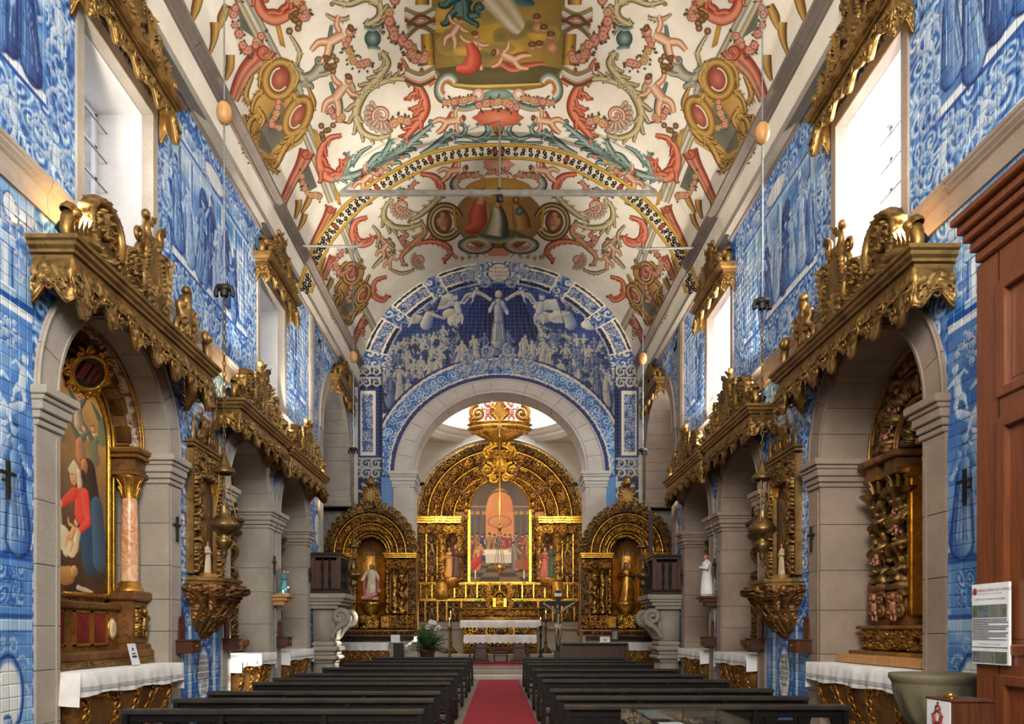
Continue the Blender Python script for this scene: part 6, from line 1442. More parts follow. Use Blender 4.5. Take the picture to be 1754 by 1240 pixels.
# ------------------------------------------------------------------ pulpits
for s in (-1, 1):
    ya, yb = (19.92, 21.2) if s < 0 else (20.45, 21.75); xf, xw = 4.36, 5.16; sd = SIDE[s]; yc = (ya + yb) / 2
    pu = thing('pulpit', (s * 4.8, yc, 0), 'dark wooden balustraded pulpit on a fluted stone console on the %s' % sd, 'pulpit', 'pulpits')
    zb, zt = 2.72, 3.85
    ob('floor_board', MB().box(s * xf, s * xw, ya, yb, zb, zb + .1, .015).box(s * (xf - .03), s * xw, ya - .03, yb + .03, zb + .1, zb + .14, .01), M['wood_dark'], pu, smooth=False)
    ob('top_rail', MB().box(s * (xf - .04), s * xw, ya - .04, yb + .04, zt - .06, zt, .015).box(s * xf, s * xw, ya, yb, zt - .14, zt - .06, .01), M['wood_dark'], pu, smooth=False)
    bl = [(.02, 0), (.035, .03), (.02, .08), (.045, .2), (.03, .3), (.02, .34), (.032, .4), (.02, .46), (.03, .52), (.045, .62), (.02, .74), (.035, .78), (.02, .84)]
    bm = MB().lathe([(r, z * .98) for r, z in bl], 0, 0, 10).build('baluster'); bm.materials.append(M['black_wood'])
    px = MB()
    for (x, y) in ((xf + .05, ya + .05), (xf + .05, yb - .05), (xw - .06, ya + .05), (xw - .06, yb - .05)): ob('corner_panel', MB().box(s * (x - .05), s * (x + .05), y - .05, y + .05, zb + .14, zt - .14, .008), M['wood_brown'], pu, smooth=False)
    for k in range(8): inst('baluster', bm, pu, (s * (xf + .05) - s * 4.8, ya + .17 + (yb - ya - .34) * k / 7 - yc, zb + .14))
    for k in range(2):
        for yy_ in (ya + .05, yb - .05): inst('baluster', bm, pu, (s * (xf + .3 + .2 * k) - s * 4.8, yy_ - yc, zb + .14))
    ob('inner_panel', MB().box(s * (xf + .12), s * xw, ya + .12, yb - .12, zb + .12, zt - .2, .01), M['wood_brown'], pu, smooth=False)
    # stone slab and console
    sl = MB()
    for za, zz_, e in ((2.58, 2.72, .16), (2.5, 2.58, .1), (2.4, 2.5, .02), (2.3, 2.4, -.08)): sl.box(s * (xf - e), s * (xw + .02), ya - e * .6, yb + e * .6, za, zz_, .02)
    ob('stone_slab', sl, M['stone'], pu, smooth=False)
    cm = M['stone']; yq = yc; wd = .34
    fl = MB()
    for k in range(7): a = ya + .22 + (yb - ya - .44) * k / 6; fl.tube([(s * 4.62, a, 1.45), (s * 4.6, a, 1.9), (s * 4.52, a, 2.3)], [.05, .055, .07], 8)
    fl.box(s * 4.62, s * xw, ya + .2, yb - .2, 1.4, 2.32, .02); ob('fluted_neck', fl, cm, pu)
    for yy_ in (ya + .1, yb - .1):
        vo = MB()
        p = spiral((0, 2.08), .24, 1.7, -PI / 2, -1 if s > 0 else -1)
        vo.tube([(s * (4.38 + q[0] * (1)), yy_, q[2]) for q in p], np.linspace(.085, .05, len(p)), 8, up=(0, 1, 0)); vo.tube([(s * 4.38, yy_, 1.84), (s * 4.52, yy_, 1.7), (s * 4.62, yy_, 1.5)], [.085, .07, .05], 8, up=(0, 1, 0))
        ob('volute', vo, cm, pu)
    ba = MB()
    for za, zz_, e, w_ in ((1.26, 1.4, .06, .5), (1.12, 1.26, .14, .56), (1.0, 1.12, .06, .5), (.88, 1.0, .12, .55), (.78, .88, .02, .46)): ba.box(s * (4.62 - e), s * xw, yc - w_, yc + w_, za, zz_, .04)
    ob('console_mouldings', ba, cm, pu, smooth=False)
    sh = MB().box(s * 4.66, s * xw, yc - .42, yc + .42, .18, .78, .02).box(s * 4.56, s * xw, yc - .52, yc + .52, 0, .18, .02)
    for k in range(6): a = yc - .36 + .144 * k; sh.tube([(s * 4.65, a, .2), (s * 4.65, a, .76)], .04, 8)
    ob('fluted_shaft', sh, cm, pu)
    if s > 0: ob('door_post', MB().box(4.5, 4.62, yb - .1, yb + .02, zt, zt + 1.45, .01), M['wood_dark'], pu, smooth=False)
# ------------------------------------------------------------------ benches
ORD = ['first', 'second', 'third', 'fourth', 'fifth', 'sixth', 'seventh', 'eighth', 'ninth', 'tenth']
def make_bench(L=3.14):
    r = thing('church_bench', (0, 0, 0), '', 'bench', 'black benches in rows'); h = L / 2
    ob('top_rail', MB().box(-h, h, -.07, .09, .825, .88, .012), M['black_wood_worn'], r, smooth=False)
    ob('back_rail', MB().box(-h + .03, h - .03, -.02, .04, .74, .825, .006), M['black_wood'], r, smooth=False)
    ob('lower_rail', MB().box(-h + .03, h - .03, -.02, .03, .5, .58, .006), M['black_wood'], r, smooth=False)
    ob('seat', MB().box(-h + .02, h - .02, .0, .42, .42, .46, .01), M['black_wood'], r, smooth=False)
    ob('kneeler', MB().box(-h + .06, h - .06, -.42, -.24, .14, .18, .01), M['black_wood'], r, smooth=False)
    for k in range(9):
        x = -h + .12 + (L - .24) * k / 8
        ob('back_slat', MB().extrude([(x - .07, .5), (x - .045, .62), (x - .08, .76), (x + .08, .76), (x + .045, .62), (x + .07, .5)], lambda p, q, d: (p, d, q), -.01, .025), M['black_wood'], r, smooth=False)
    for x in (-h + .04, -h * .34, h * .34, h - .04):
        ob('leg', MB().extrude([(-.05, 0), (-.05, .82), (.06, .82), (.05, .5), (.36, .44), (.4, .44), (.34, .3), (.38, 0), (.3, 0), (.26, .24), (.06, .24), (.06, 0)], lambda p, q, d: (d, p, q), x - .028, x + .028), M['black_wood'], r, smooth=False)
        ob('kneeler_bracket', MB().box(x - .02, x + .02, -.42, .0, .1, .14, .005), M['black_wood'], r, smooth=False)
    return r
bench = make_bench(); used = False
def place_bench(x, y, label):
    global used
    o = bench if not used else copy_tree(bench); used = True; o.location = (x, y, 0); o['label'] = label
for k, y in enumerate((7.56, 8.74, 9.79, 11.55, 12.6, 13.9, 16.1, 18.3, 20.1, 22.4)): place_bench(-2.35, y, 'black wooden bench left of the red carpet, %s row from the back' % ORD[k])
for k, y in enumerate((8.0, 9.05, 10.2, 12.1, 13.6, 15.5, 18.2, 19.9, 21.9)): place_bench(2.29, y, 'black wooden bench right of the red carpet, %s row from the back' % ORD[k])

# ------------------------------------------------------------------ carpets
tag(ob('aisle_carpet', MB().box(-.66, .7, 4.5, 24.85, .0005, .014, .004), M['carpet'], None, (0, 14, 0), smooth=False), 'long dusty red carpet running up the central aisle', 'carpet')
tag(ob('altar_carpet', MB().box(-1.5, 1.3, 26.14, 29.0, .4505, .462, .003), M['carpet_red'], None, (0, 27.5, .45), smooth=False), 'bright red carpet on the altar platform under the table', 'carpet')
# ------------------------------------------------------------------ sanctuary furniture
def hem_cloth(xa, xb, ya, yb, z, drop, n, scal, folds):
    m = MB(); xs = np.linspace(xa, xb, 160); P = []
    for x in xs:
        t = (x - xa) / (xb - xa) * n; sc_ = scal * abs(math.sin(t * PI)); fo = folds * math.sin(x * 19)
        P.append([(x, yb, z), (x, ya, z), (x, ya - .012, z - .01), (x, ya - .02 - fo * .5, z - drop * .5), (x, ya - .025 - fo, z - drop - sc_)])
    m.grid(np.array(P))
    for xe, sg in ((xa, -1), (xb, 1)):
        m.grid(np.array([[(xe + sg * (.015 + .02 * math.sin(y * 21)) * q, y, z - q * (drop + scal * abs(math.sin(y * 9)))) for q in np.linspace(0, 1, 4)] for y in np.linspace(ya - .02, yb, 50)]))
    return m
t = thing('altar_table', (.06, 27.6, .462), 'freestanding altar table with scalloped white cloth and wooden pedestals', 'table')
ob('tabletop', MB().box(-1.27, 1.39, 27.2, 28.0, 1.46, 1.53, .01).box(-1.2, 1.32, 27.25, 27.95, 1.28, 1.46, .01), M['wood_light'], t, smooth=False)
for x in (-.66, .78):
    ob('pedestal', MB().box(x - .2, x + .2, 27.3, 27.9, .57, 1.28, .01).box(x - .12, x + .12, 27.285, 27.31, .66, 1.2, .005).box(x - .26, x + .26, 27.25, 27.95, 1.2, 1.28, .01).box(x - .33, x + .33, 27.22, 27.98, .465, .57, .015), M['wood_brown'], t, smooth=False)
ob('altar_cloth', hem_cloth(-1.31, 1.43, 27.17, 28.03, 1.54, .27, 13, .06, .012), M['cloth'], t)
tag(ob('altar_platform', MB().box(-2.3, 2.4, 29.05, 32.1, .4505, .75, .02), M['stone'], None, (0, 30, .45), smooth=False), 'stone platform under the high altar', 'platform', None, 'structure')
t = thing('high_altar', (.06, 30.1, .75), 'high altar with gilded front and zigzag hemmed white cloth', 'altar')
fp = hfield(-1.42, 1.54, .95, 1.95, 0, .05, .3, 4, .03).mapped(lambda v: np.stack([v[:, 0], 29.62 - v[:, 1], v[:, 2]], -1))
ob('gilded_frontal', fp.box(-1.46, 1.58, 29.62, 30.6, .75, 2.04, .01), M['gold_bright'], t)
for x in (-.5, .62): ob('panel_divider', MB().box(x - .04, x + .04, 29.54, 29.64, .8, 2.0, .01), M['gold'], t, smooth=False)
ob('mensa', MB().box(-1.54, 1.66, 29.55, 30.7, 2.04, 2.12, .01), M['wood_light'], t, smooth=False)
ob('altar_cloth', hem_cloth(-1.57, 1.69, 29.52, 30.72, 2.13, .28, 22, .05, .006), M['cloth'], t)
def chair(x, y, label):
    t = thing('altar_chair', (x, y, .462), label, 'chair', 'red seated altar chairs')
    ob('seat', MB().box(x - .26, x + .26, y - .24, y + .22, .9, .98, .03), M['red_velvet'], t, smooth=False); ob('seat_rail', MB().box(x - .27, x + .27, y - .25, y + .23, .83, .9, .01), M['wood_brown'], t, smooth=False)
    for sx in (-1, 1):
        for sy in (-1, 1): ob('leg', MB().tube([(x + sx * .23, y + sy * .2, .86), (x + sx * .26, y + sy * .22, .66), (x + sx * .22, y + sy * .2, .47)], [.028, .022, .016], 7), M['wood_dark'], t)
    bk = MB().tube([(x - .22, y + .22, .9), (x - .2, y + .25, 1.4), (x - .17, y + .27, 1.62), (x, y + .28, 1.78), (x + .17, y + .27, 1.62), (x + .2, y + .25, 1.4), (x + .22, y + .22, .9)], .024, 7, up=(0, 1, 0)); ob('back_frame', bk, M['wood_dark'], t)
    cr = MB()
    for sg in (-1, 1): p = spiral((x + sg * .07, 1.74), .07, 1.3, 0, sg); p[:, 1] = y + .28; cr.tube(p, .014, 5, up=(0, 1, 0))
    ob('back_splat', cr.tube([(x, y + .25, .95), (x, y + .27, 1.3), (x, y + .28, 1.7)], [.05, .03, .05], 7, up=(0, 1, 0)), M['wood_dark'], t)
chair(.08, 28.75, 'carved chair with red seat behind the middle of the altar table'); chair(-.72, 28.75, 'red seated chair behind the left end of the altar table'); chair(.88, 28.75, 'red seated chair behind the right end of the altar table')
def candlestick(x, y, z0, h, label, m):
    t = thing('candlestick', (x, y, z0), label, 'candlestick', 'tall altar candlesticks'); k = h / 1.6
    b = MB().lathe([(.2 * k, 0), (.2 * k, .04 * k), (.14 * k, .08 * k), (.16 * k, .16 * k), (.06 * k, .26 * k)], x, y, 14, rfun=lambda a, z: 1 + .12 * np.cos(3 * a), z0=z0)
    for q in range(3): a = q * 2.094 + .5; b.tube([(x + .12 * k * math.cos(a), y + .12 * k * math.sin(a), z0 + .1 * k), (x + .24 * k * math.cos(a), y + .24 * k * math.sin(a), z0 + .05 * k), (x + .27 * k * math.cos(a), y + .27 * k * math.sin(a), z0 + .02 * k)], .035 * k, 6)
    ob('tripod_base', b, M[m], t)
    ob('stem', MB().lathe([(.06, .26), (.04, .32), (.07, .4), (.035, .5), (.03, .9), (.06, .98), (.03, 1.05), (.035, 1.2), (.08, 1.26), (.1, 1.3), (.02, 1.31)], x, y, 14, z0=z0).mapped(lambda v: (v - np.array([x, y, z0])) * k + np.array([x, y, z0])), M[m], t)
    ob('candle', MB().lathe([(.022, 1.3 * k), (.022, 1.54 * k), (.005, 1.545 * k)], x, y, 10, z0=z0), M['ivory'], t)
    ob('flame', MB().lathe([(.001, 1.545 * k), (.014, 1.57 * k), (.001, 1.62 * k)], x, y, 8, z0=z0), M['flame'], t)
candlestick(-1.85, 27.3, .4505, 1.72, 'dark bronze candlestick standing left of the altar table', 'bronze'); candlestick(1.58, 27.2, .4625, 1.72, 'black candlestick standing right of the altar table', 'iron')
candlestick(-1.98, 29.9, .75, 1.75, 'bronze candlestick left of the high altar, farther back', 'bronze'); candlestick(1.95, 29.9, .75, 1.75, 'bronze candlestick right of the high altar, farther back', 'bronze')
def small_candle(x, label):
    y, z = YR - .5, 3.84
    t = thing('altar_candle', (x, y, z), label, 'candle', 'candles on the retable'); ob('holder', MB().lathe([(.07, 0), (.07, .02), (.02, .05), (.02, .12), (.05, .14)], x, y, 10, z0=z), M['brass'], t); ob('candle', MB().lathe([(.03, .14), (.03, .5), (.002, .505)], x, y, 10, z0=z), M['ivory'], t)
small_candle(-1.02, 'white candle at the lower left of the supper painting'); small_candle(1.12, 'white candle at the lower right of the supper painting')
def bouquet(x, label):
    y, z = 30.9, 2.7; R = random.Random(int(x * 9)); y = YR - .68
    t = thing('flower_vase', (x, y, z), label, 'vase', 'green bouquets'); ob('vase', MB().lathe([(.05, 0), (.09, .06), (.06, .14), (.08, .18)], x, y, 10, z0=z), M['pewter'], t)
    lf = MB()
    for k in range(26): a, e = R.uniform(0, 6.28), R.uniform(.2, 1.3); d = np.array([math.cos(a) * math.cos(e), math.sin(a) * math.cos(e), math.sin(e)]); p = np.array([x, y, z + .16]); lf.tube([p, p + d * .12, p + d * R.uniform(.2, .3)], [.01, .04, .008], 4, .3)
    tag(ob('foliage', lf, M['leaf'], t), kind='stuff')
bouquet(-.85, 'small green bouquet on the altar shelf left of the tabernacle'); bouquet(.95, 'small green bouquet on the altar shelf right of the tabernacle')
# barrier
t = thing('rail_barrier', (0, 24.95, 0), 'thin black metal barrier across the end of the aisle carpet', 'barrier')
for x in (-.99, 1.05):
    ob('post', MB().box(x - .03, x + .03, 24.92, 24.98, .015, 1.14, .004), M['iron'], t, smooth=False); ob('foot', MB().box(x - .16, x + .16, 24.8, 24.99, .0, .02, .003), M['iron'], t, smooth=False)
ob('top_rail', MB().box(-1.02, 1.08, 24.93, 24.97, 1.07, 1.13, .006), M['iron'], t, smooth=False)
# crucifix
cx, cy = 2.2, 26.7
t = thing('standing_crucifix', (cx, cy, .3), 'dark standing crucifix with a silvery figure right of the altar table', 'crucifix')
ob('cross_upright', MB().box(cx - .09, cx + .09, cy, cy + .05, .9, 3.18, .01), M['black_wood'], t, smooth=False); ob('cross_beam', MB().box(cx - .66, cx + .66, cy - .002, cy + .045, 2.6, 2.8, .01), M['black_wood'], t, smooth=False)
ob('stand', MB().box(cx - .3, cx + .3, cy - .25, cy + .3, .45, .55, .02).box(cx - .14, cx + .14, cy - .1, cy + .15, .55, .95, .02), M['wood_dark'], t, smooth=False)
ob('titulus', MB().box(cx - .13, cx + .13, cy - .02, cy, 2.96, 3.08, .004).mapped(lambda v: v), M['pewter'], t, smooth=False)
cp = MB(); q = lambda a, b, c_=-.07: (cx + a, cy + c_, b)
cp.tube([q(0, 2.32), q(.01, 2.12), q(-.01, 1.95), q(0, 1.86)], [.085, .1, .085, .1], 10, .7); cp.tube([q(-.08, 2.36), q(-.3, 2.55), q(-.56, 2.7)], [.05, .042, .03], 8); cp.tube([q(.08, 2.36), q(.3, 2.55), q(.56, 2.7)], [.05, .042, .03], 8)
cp.tube([q(-.05, 1.86), q(-.08, 1.6, -.11), q(-.03, 1.3), q(0, 1.15, -.06)], [.085, .065, .05, .035], 8); cp.tube([q(.06, 1.86), q(.07, 1.58, -.12), q(.03, 1.3), q(.01, 1.15, -.06)], [.085, .065, .05, .035], 8); cp.tube([q(0, 2.36), q(-.01, 2.48, -.09)], [.05, .045], 8); cp.ball(q(-.03, 2.55, -.1), (.07, .08, .095), 7, 9)
for sg in (-1, 1):
    for k in range(5): a = PI / 2 - sg * (.9 + .2 * k); cp.tube([q(sg * .56, 2.7), q(sg * .56 + .06 * math.cos(a - PI / 2 + sg * .9), 2.72 + .05 * math.sin(a)) ], [.011, .007], 5)
ob('corpus', cp, M['pewter'], t); ob('loincloth', MB().tube([q(-.12, 1.9), q(0, 1.84, -.1), q(.13, 1.88)], [.09, .1, .07], 8), M['ivory'], t)
# wooden pew front right of the steps
t = thing('wooden_prie_dieu', (3.1, 24.0, 0), 'broad brown wooden prayer bench before the right side altar', 'prayer bench')
ob('front_panel', MB().box(2.05, 4.15, 23.55, 23.62, .05, 1.24, .01).box(2.15, 4.05, 23.535, 23.56, .3, 1.15, .006), M['wood_brown'], t, smooth=False); ob('desk_top', MB().box(2.0, 4.2, 23.4, 23.68, 1.24, 1.3, .012), M['wood_dark'], t, smooth=False)
for x in (2.04, 4.16): ob('end_panel', MB().box(x - .045, x + .045, 23.42, 23.68, 0, 1.24, .01), M['wood_brown'], t, smooth=False)
# speaker box, cards
t = thing('loudspeaker', (-3.35, 23.5, 0), 'dark grey boxy loudspeaker on a pedestal by the left end altar', 'speaker')
ob('cabinet', MB().box(-3.55, -3.1, 23.35, 23.65, .75, 1.3, .02), M['iron'], t, smooth=False); ob('steel_strip', MB().box(-3.53, -3.4, 23.335, 23.36, .77, 1.28, .01), M['pewter'], t, smooth=False); ob('pedestal', MB().box(-3.5, -3.15, 23.38, 23.62, 0, .75, .01), M['wood_dark'], t, smooth=False)
tag(ob('white_card', MB().box(-3.6, -3.3, 24.2, 24.22, 1.31, 1.56, .002), M['paper'], None, (-3.45, 24.2, 1.31), smooth=False), 'plain white card standing on the left end altar', 'card')
t = thing('picture_frame', (4.05, 24.2, 1.31), 'dark framed small picture standing on the right end altar', 'picture'); ob('frame', MB().box(3.78, 4.02, 24.3, 24.34, 1.31, 1.75, .01), M['wood_dark'], t, smooth=False); ob('picture', MB().box(3.82, 3.98, 24.29, 24.302, 1.42, 1.68, .002), M['pewter'], t, smooth=False)
t = thing('candle_card', (3.55, 24.15, 1.31), 'white card with a candle picture on the right end altar', 'card'); ob('card', MB().box(3.38, 3.72, 24.15, 24.17, 1.31, 1.5, .002), M['paper'], t, smooth=False); ob('candle_print', MB().ball((3.55, 24.147, 1.39), (.05, .004, .04), 5, 8), M['wood_light'], t)
# fern with white flowers
px, py = -2.36, 24.0; PZ = .55; t = thing('potted_fern', (px, py, 0), 'bushy green fern arrangement with white blooms beside the left end altar', 'plant')
ob('pot', MB().lathe([(.18, .55), (.24, .95), (.27, .99), (.27, 1.05), (.22, 1.05), (.05, 1.0)], px, py, 18), M['wood_brown'], t); ob('plant_stand', MB().box(px - .2, px + .2, py - .2, py + .2, .5, .55, .01).box(px - .14, px + .14, py - .14, py + .14, 0, .5, .01), M['wood_dark'], t, smooth=False)
R = random.Random(4); A_, B_ = MB(), MB()
for k in range(110):
    a = R.uniform(0, 6.28); e = R.uniform(.1, 1.35); L = R.uniform(.6, 1.0); d = np.array([math.cos(a) * math.cos(e), math.sin(a) * math.cos(e), math.sin(e)]); p0 = np.array([px, py, 1.05]); P = []
    for q_ in np.linspace(0, 1, 7): P.append(p0 + d * L * q_ + np.array([0, 0, -.35 * L * q_ ** 2 * math.cos(e)]))
    P = np.array(P); mbx = A_ if k % 3 else B_
    mbx.tube(P, [.008, .007, .006, .005, .004, .003, .002], 4)
    side = np.cross(d, (0, 0, 1.)); side /= np.linalg.norm(side) + 1e-6
    for i in range(1, 7):
        for sg in (-1, 1):
            w = .14 * (1 - .55 * abs(i / 6 - .4)); b0 = P[i]; tip = b0 + side * sg * w + d * .05; mbx.add([b0 - d * .02, tip, b0 + d * .025, b0 + d * .02 + np.array([0, 0, .012])], [(0, 1, 2), (0, 3, 1)])
tag(ob('frond', A_, M['leaf'], t, smooth=False), kind='stuff'); tag(ob('dark_frond', B_, M['leaf_dark'], t, smooth=False), kind='stuff')
for k, (dx, dz) in enumerate(((-.1, 1.8), (.12, 1.95), (.26, 1.8), (.0, 1.98), (.18, 1.7))):
    fw = MB()
    for q_ in range(6): a = q_ * PI / 3; fw.ball((px + .1 + dx + .05 * math.cos(a), py + .1 - .01 * q_, dz + .05 * math.sin(a)), (.045, .025, .045), 5, 6)
    ob('white_bloom', fw.tube([(px, py, 1.1), (px + .05 + dx * .5, py + .05, 1.5), (px + .1 + dx, py + .1, dz)], .006, 4), M['cloth'], t)

# ------------------------------------------------------------------ foreground right: vestibule, poster, font, box, case
t = tag(thing('wooden_vestibule', (4.8, 5.0, 0), 'tall reddish brown panelled wooden door vestibule at the right edge', 'vestibule'), kind='structure')
ob('side_boarding', MB().box(4.43, 5.17, 2.5, 6.6, 0, 5.2), M['wood_red'], t, smooth=False)
for ya, yb in ((6.36, 6.66), (4.9, 5.2), (3.4, 3.7)): ob('stile', MB().box(4.4, 4.5, ya, yb, 0, 5.05, .01), M['wood_red'], t, smooth=False)
for za, zb in ((0, .5), (1.3, 1.5), (3.55, 3.75), (4.75, 5.05)): ob('rail', MB().box(4.4, 4.5, 2.5, 6.37, za, zb), M['wood_red'], t, smooth=False)
for za, zb in ((.5, 1.3), (1.5, 3.55), (3.75, 4.75)):
    for ya, yb in ((5.2, 6.36), (3.7, 4.9)):
        ob('panel_moulding', MB().box(4.375, 4.46, yb - .09, yb + .012, za - .012, zb + .012, .01).box(4.375, 4.46, ya - .012, ya + .09, za - .012, zb + .012, .01).box(4.3755, 4.46, ya, yb, za - .011, za + .08, .01).box(4.3755, 4.46, ya, yb, zb - .08, zb + .011, .01), M['wood_red'], t, smooth=False); ob('panel', MB().box(4.425, 4.47, ya + .12, yb - .12, za + .11, zb - .11, .02), M['wood_red'], t, smooth=False)
cn = MB()
for za, zb, e in ((5.05, 5.15, .04), (5.15, 5.25, .08), (5.25, 5.33, .13), (5.33, 5.42, .17), (5.42, 5.5, .22)): cn.box(4.4 - e, 5.17, 2.4, 6.6 + e * .5, za, zb, .015)
ob('cornice', cn, M['wood_red'], t, smooth=False)
t = thing('notice_poster', (4.36, 6.42, 1.4), 'white information poster with text and photo strips on the wooden vestibule', 'poster')
Ya, Yb, Za, Zb = 6.67, 6.19, 1.4, 2.12
ob('board', MB().box(4.362, 4.385, Yb, Ya, Za, Zb), M['paper'], t, smooth=False)
def PT(txt, size, x, z, m='ink', al='LEFT'): ob('print', text_mb(txt, size, lambda a, b, h: (4.358, Ya - x - a, z + b), al), M[m], t, smooth=False)
PT('MISERICÓRDIA NO CORAÇÃO', .034, .085, 2.05, 'ink_red'); PT('no coração de Viana, no coração dos vianenses', .0165, .085, 2.025); PT('Colabore com o restauro da sua Igreja', .026, .24, 1.975, 'ink', 'CENTER'); PT('A Misericórdia conta com a sua ajuda!', .018, .24, 1.575, 'ink', 'CENTER')
em = MB()
for k in range(10): a = k * PI / 5; em.box(4.357, 4.36, Ya - .045 - .027 * math.cos(a) - .005, Ya - .045 - .027 * math.cos(a) + .005, 2.055 + .027 * math.sin(a) - .005, 2.055 + .027 * math.sin(a) + .005)
ob('emblem', em.box(4.356, 4.36, Ya - .06, Ya - .03, 2.035, 2.075), M['ink_red'], t, smooth=False)
pc = [((70, 74, 60), (96, 104, 88)), ((60, 70, 84), (120, 124, 122)), ((90, 96, 92), (112, 116, 104)), ((66, 74, 70), (140, 130, 110))]
def photo(x0, x1, z0, z1, k):
    uu, ww = np.meshgrid(np.linspace(0, 1, 14), np.linspace(0, 1, 12), indexing='ij'); f_ = fbm(uu * 4 + k * 3.1, ww * 4, k)[..., None]; c0, c1 = pc[k % 4]
    ob('photo', MB().grid(np.stack([np.full_like(uu, 4.357), Ya - x0 - (x1 - x0) * uu, z0 + (z1 - z0) * ww], -1), c=(np.array(c0) * (1 - f_) + np.array(c1) * f_ * 1.1) / 255), M['print'], t)
for k, (a, b) in enumerate(((.012, .085), (.09, .235), (.24, .36), (.365, .465))): photo(a, b, 1.82, 1.93, k)
for k, (a, b) in enumerate(((.012, .12), (.124, .235), (.239, .31), (.315, .465))): photo(a, b, 1.415, 1.515, k + 1)
tx = MB(); R = random.Random(2)
for k in range(14):
    z = 1.8 - .0152 * k if k < 13 else 1.55; x = .012
    while x < .45 * (1 if k % 4 != 3 else .5):
        w = R.uniform(.012, .035); tx.box(4.3575, 4.36, Ya - x - w, Ya - x, z, z + .0055); x += w + .006
tag(ob('small_print', tx, M['ink'], t, smooth=False), kind='stuff')
# holy water font
fx, fy = 4.735, 7.85; t = thing('holy_water_font', (fx, fy, 0), 'mossy fluted stone holy water font by the right wall', 'font')
ob('basin', MB().lathe([(.02, 1.12), (.3, 1.14), (.38, 1.2), (.41, 1.235), (.45, 1.235), (.455, 1.19), (.43, 1.15), (.42, 1.13)], fx, fy, 40).lathe([(.42, 1.13), (.41, 1.05), (.385, .95), (.33, .8), (.25, .68), (.16, .6), (.13, .56)], fx, fy, 96, rfun=lambda a, z: 1 + .028 * np.sign(np.cos(11 * a)) * np.clip((1.06 - z) / .06, 0, 1) * np.clip((z - .6) / .1, 0, 1)), M['stone_dark'], t)
ob('pedestal', MB().lathe([(.13, .56), (.17, .52), (.12, .48), (.11, .2), (.2, .1), (.26, .06), (.26, 0)], fx, fy, 20), M['stone_dark'], t)
t = thing('donation_box', (3.77, 5.9, 0), 'dark wooden donation box with a crested paper label beside the font', 'box')
ob('box', MB().box(3.59, 3.93, 5.74, 6.06, .62, 1.13, .008).box(3.58, 3.94, 5.73, 6.07, 1.13, 1.15, .004), M['wood_brown'], t, smooth=False); ob('stand', MB().box(3.68, 3.84, 5.82, 5.98, 0, .62, .01), M['wood_dark'], t, smooth=False)
ob('coin_slot', MB().box(3.66, 3.74, 5.9, 5.96, 1.15, 1.175, .005).lathe([(.03, 1.15), (.02, 1.18), (.005, 1.19)], 3.7, 5.93, 8), M['brass'], t, smooth=False)
lb = ob('paper_label', MB().box(3.583, 3.59, 5.745, 6.055, .72, 1.14), M['paper'], t, smooth=False)
cr = MB(); C3 = lambda a, z: (3.579, 5.9 - a, z)
cr.tube([C3(-.07 - .03 * math.sin(u_), z_) for u_, z_ in zip(np.linspace(0, 6, 20), np.linspace(.74, 1.02, 20))] , .016, 5); cr.tube([C3(.07 + .03 * math.sin(u_), z_) for u_, z_ in zip(np.linspace(0, 6, 20), np.linspace(.74, 1.02, 20))], .016, 5); cr.tube([C3(.05 * math.cos(a), 1.0 + .05 * math.sin(a)) for a in np.linspace(0, 2 * PI, 20)], .01, 5); cr.tube([C3(.03 * math.cos(a), 1.065 + .025 * math.sin(a)) for a in np.linspace(0, 2 * PI, 14)], .008, 5); cr.tube([C3(0, 1.09), C3(0, 1.125)], .005, 4); cr.tube([C3(-.015, 1.11), C3(.015, 1.11)], .005, 4)
ob('crest_print', cr, M['ink_red'], lb); ob('label_print', text_mb('Donativos\npara\nConservação', .035, lambda a, b, h: (3.578, 5.9 - a, .9 + b)), M['ink'], lb, smooth=False)
# glass display case
t = thing('display_case', (1.64, 6.4, 0), 'low glass topped display case with papers and gilt cloth at lower right', 'display case')
ob('cabinet', MB().box(1.19, 2.08, 5.7, 6.98, 0, .74, .01), M['wood_brown'], t, smooth=False); gl = MB().box(1.18, 2.09, 5.68, 6.99, .944, .952)
ob('glass_top', gl, M['case_glass'], t, smooth=False)
for a in ((1.18, 1.186, 5.68, 6.99), (2.084, 2.09, 5.68, 6.99), (1.18, 2.09, 6.984, 6.99), (1.18, 2.09, 5.68, 5.686)): ob('glass_side', MB().box(*a, .74, .944), M['case_glass'], t, smooth=False)
ob('lining', MB().box(1.2, 2.07, 5.71, 6.97, .74, .755), M['red_velvet'], t, smooth=False); pcs = MB()
uu, ww = np.meshgrid(np.linspace(1.25, 2.03, 50), np.linspace(5.8, 6.92, 50), indexing='ij'); ob('gilt_cloth', MB().grid(np.stack([uu, ww, .775 + .03 * fbm(uu * 6, ww * 6, 2) + .02 * curls(uu, ww, .16, 3)], -1)), M['gold_dark'], t)
ob('sheet_of_paper', MB().box(1.5, 1.72, 6.05, 6.85, .83, .834), M['paper'], t, smooth=False)
t = thing('newsletter_pile', (3.15, 7.1, 0), 'small pile of folded papers on a stool near the right chapel', 'papers'); ob('stool', MB().lathe([(.2, .62), (.22, .64), (.22, .66), (.02, .665)], 3.3, 6.9, 20).lathe([(.04, 0), (.03, .62)], 3.3, 6.9, 10).lathe([(.2, 0), (.18, .03), (.03, .05)], 3.3, 6.9, 16), M['wood_dark'], t); ob('sheets', MB().box(3.18, 3.42, 6.78, 7.0, .666, .69, .003).box(3.2, 3.45, 6.8, 7.03, .69, .7, .002), M['paper'], t, smooth=False)

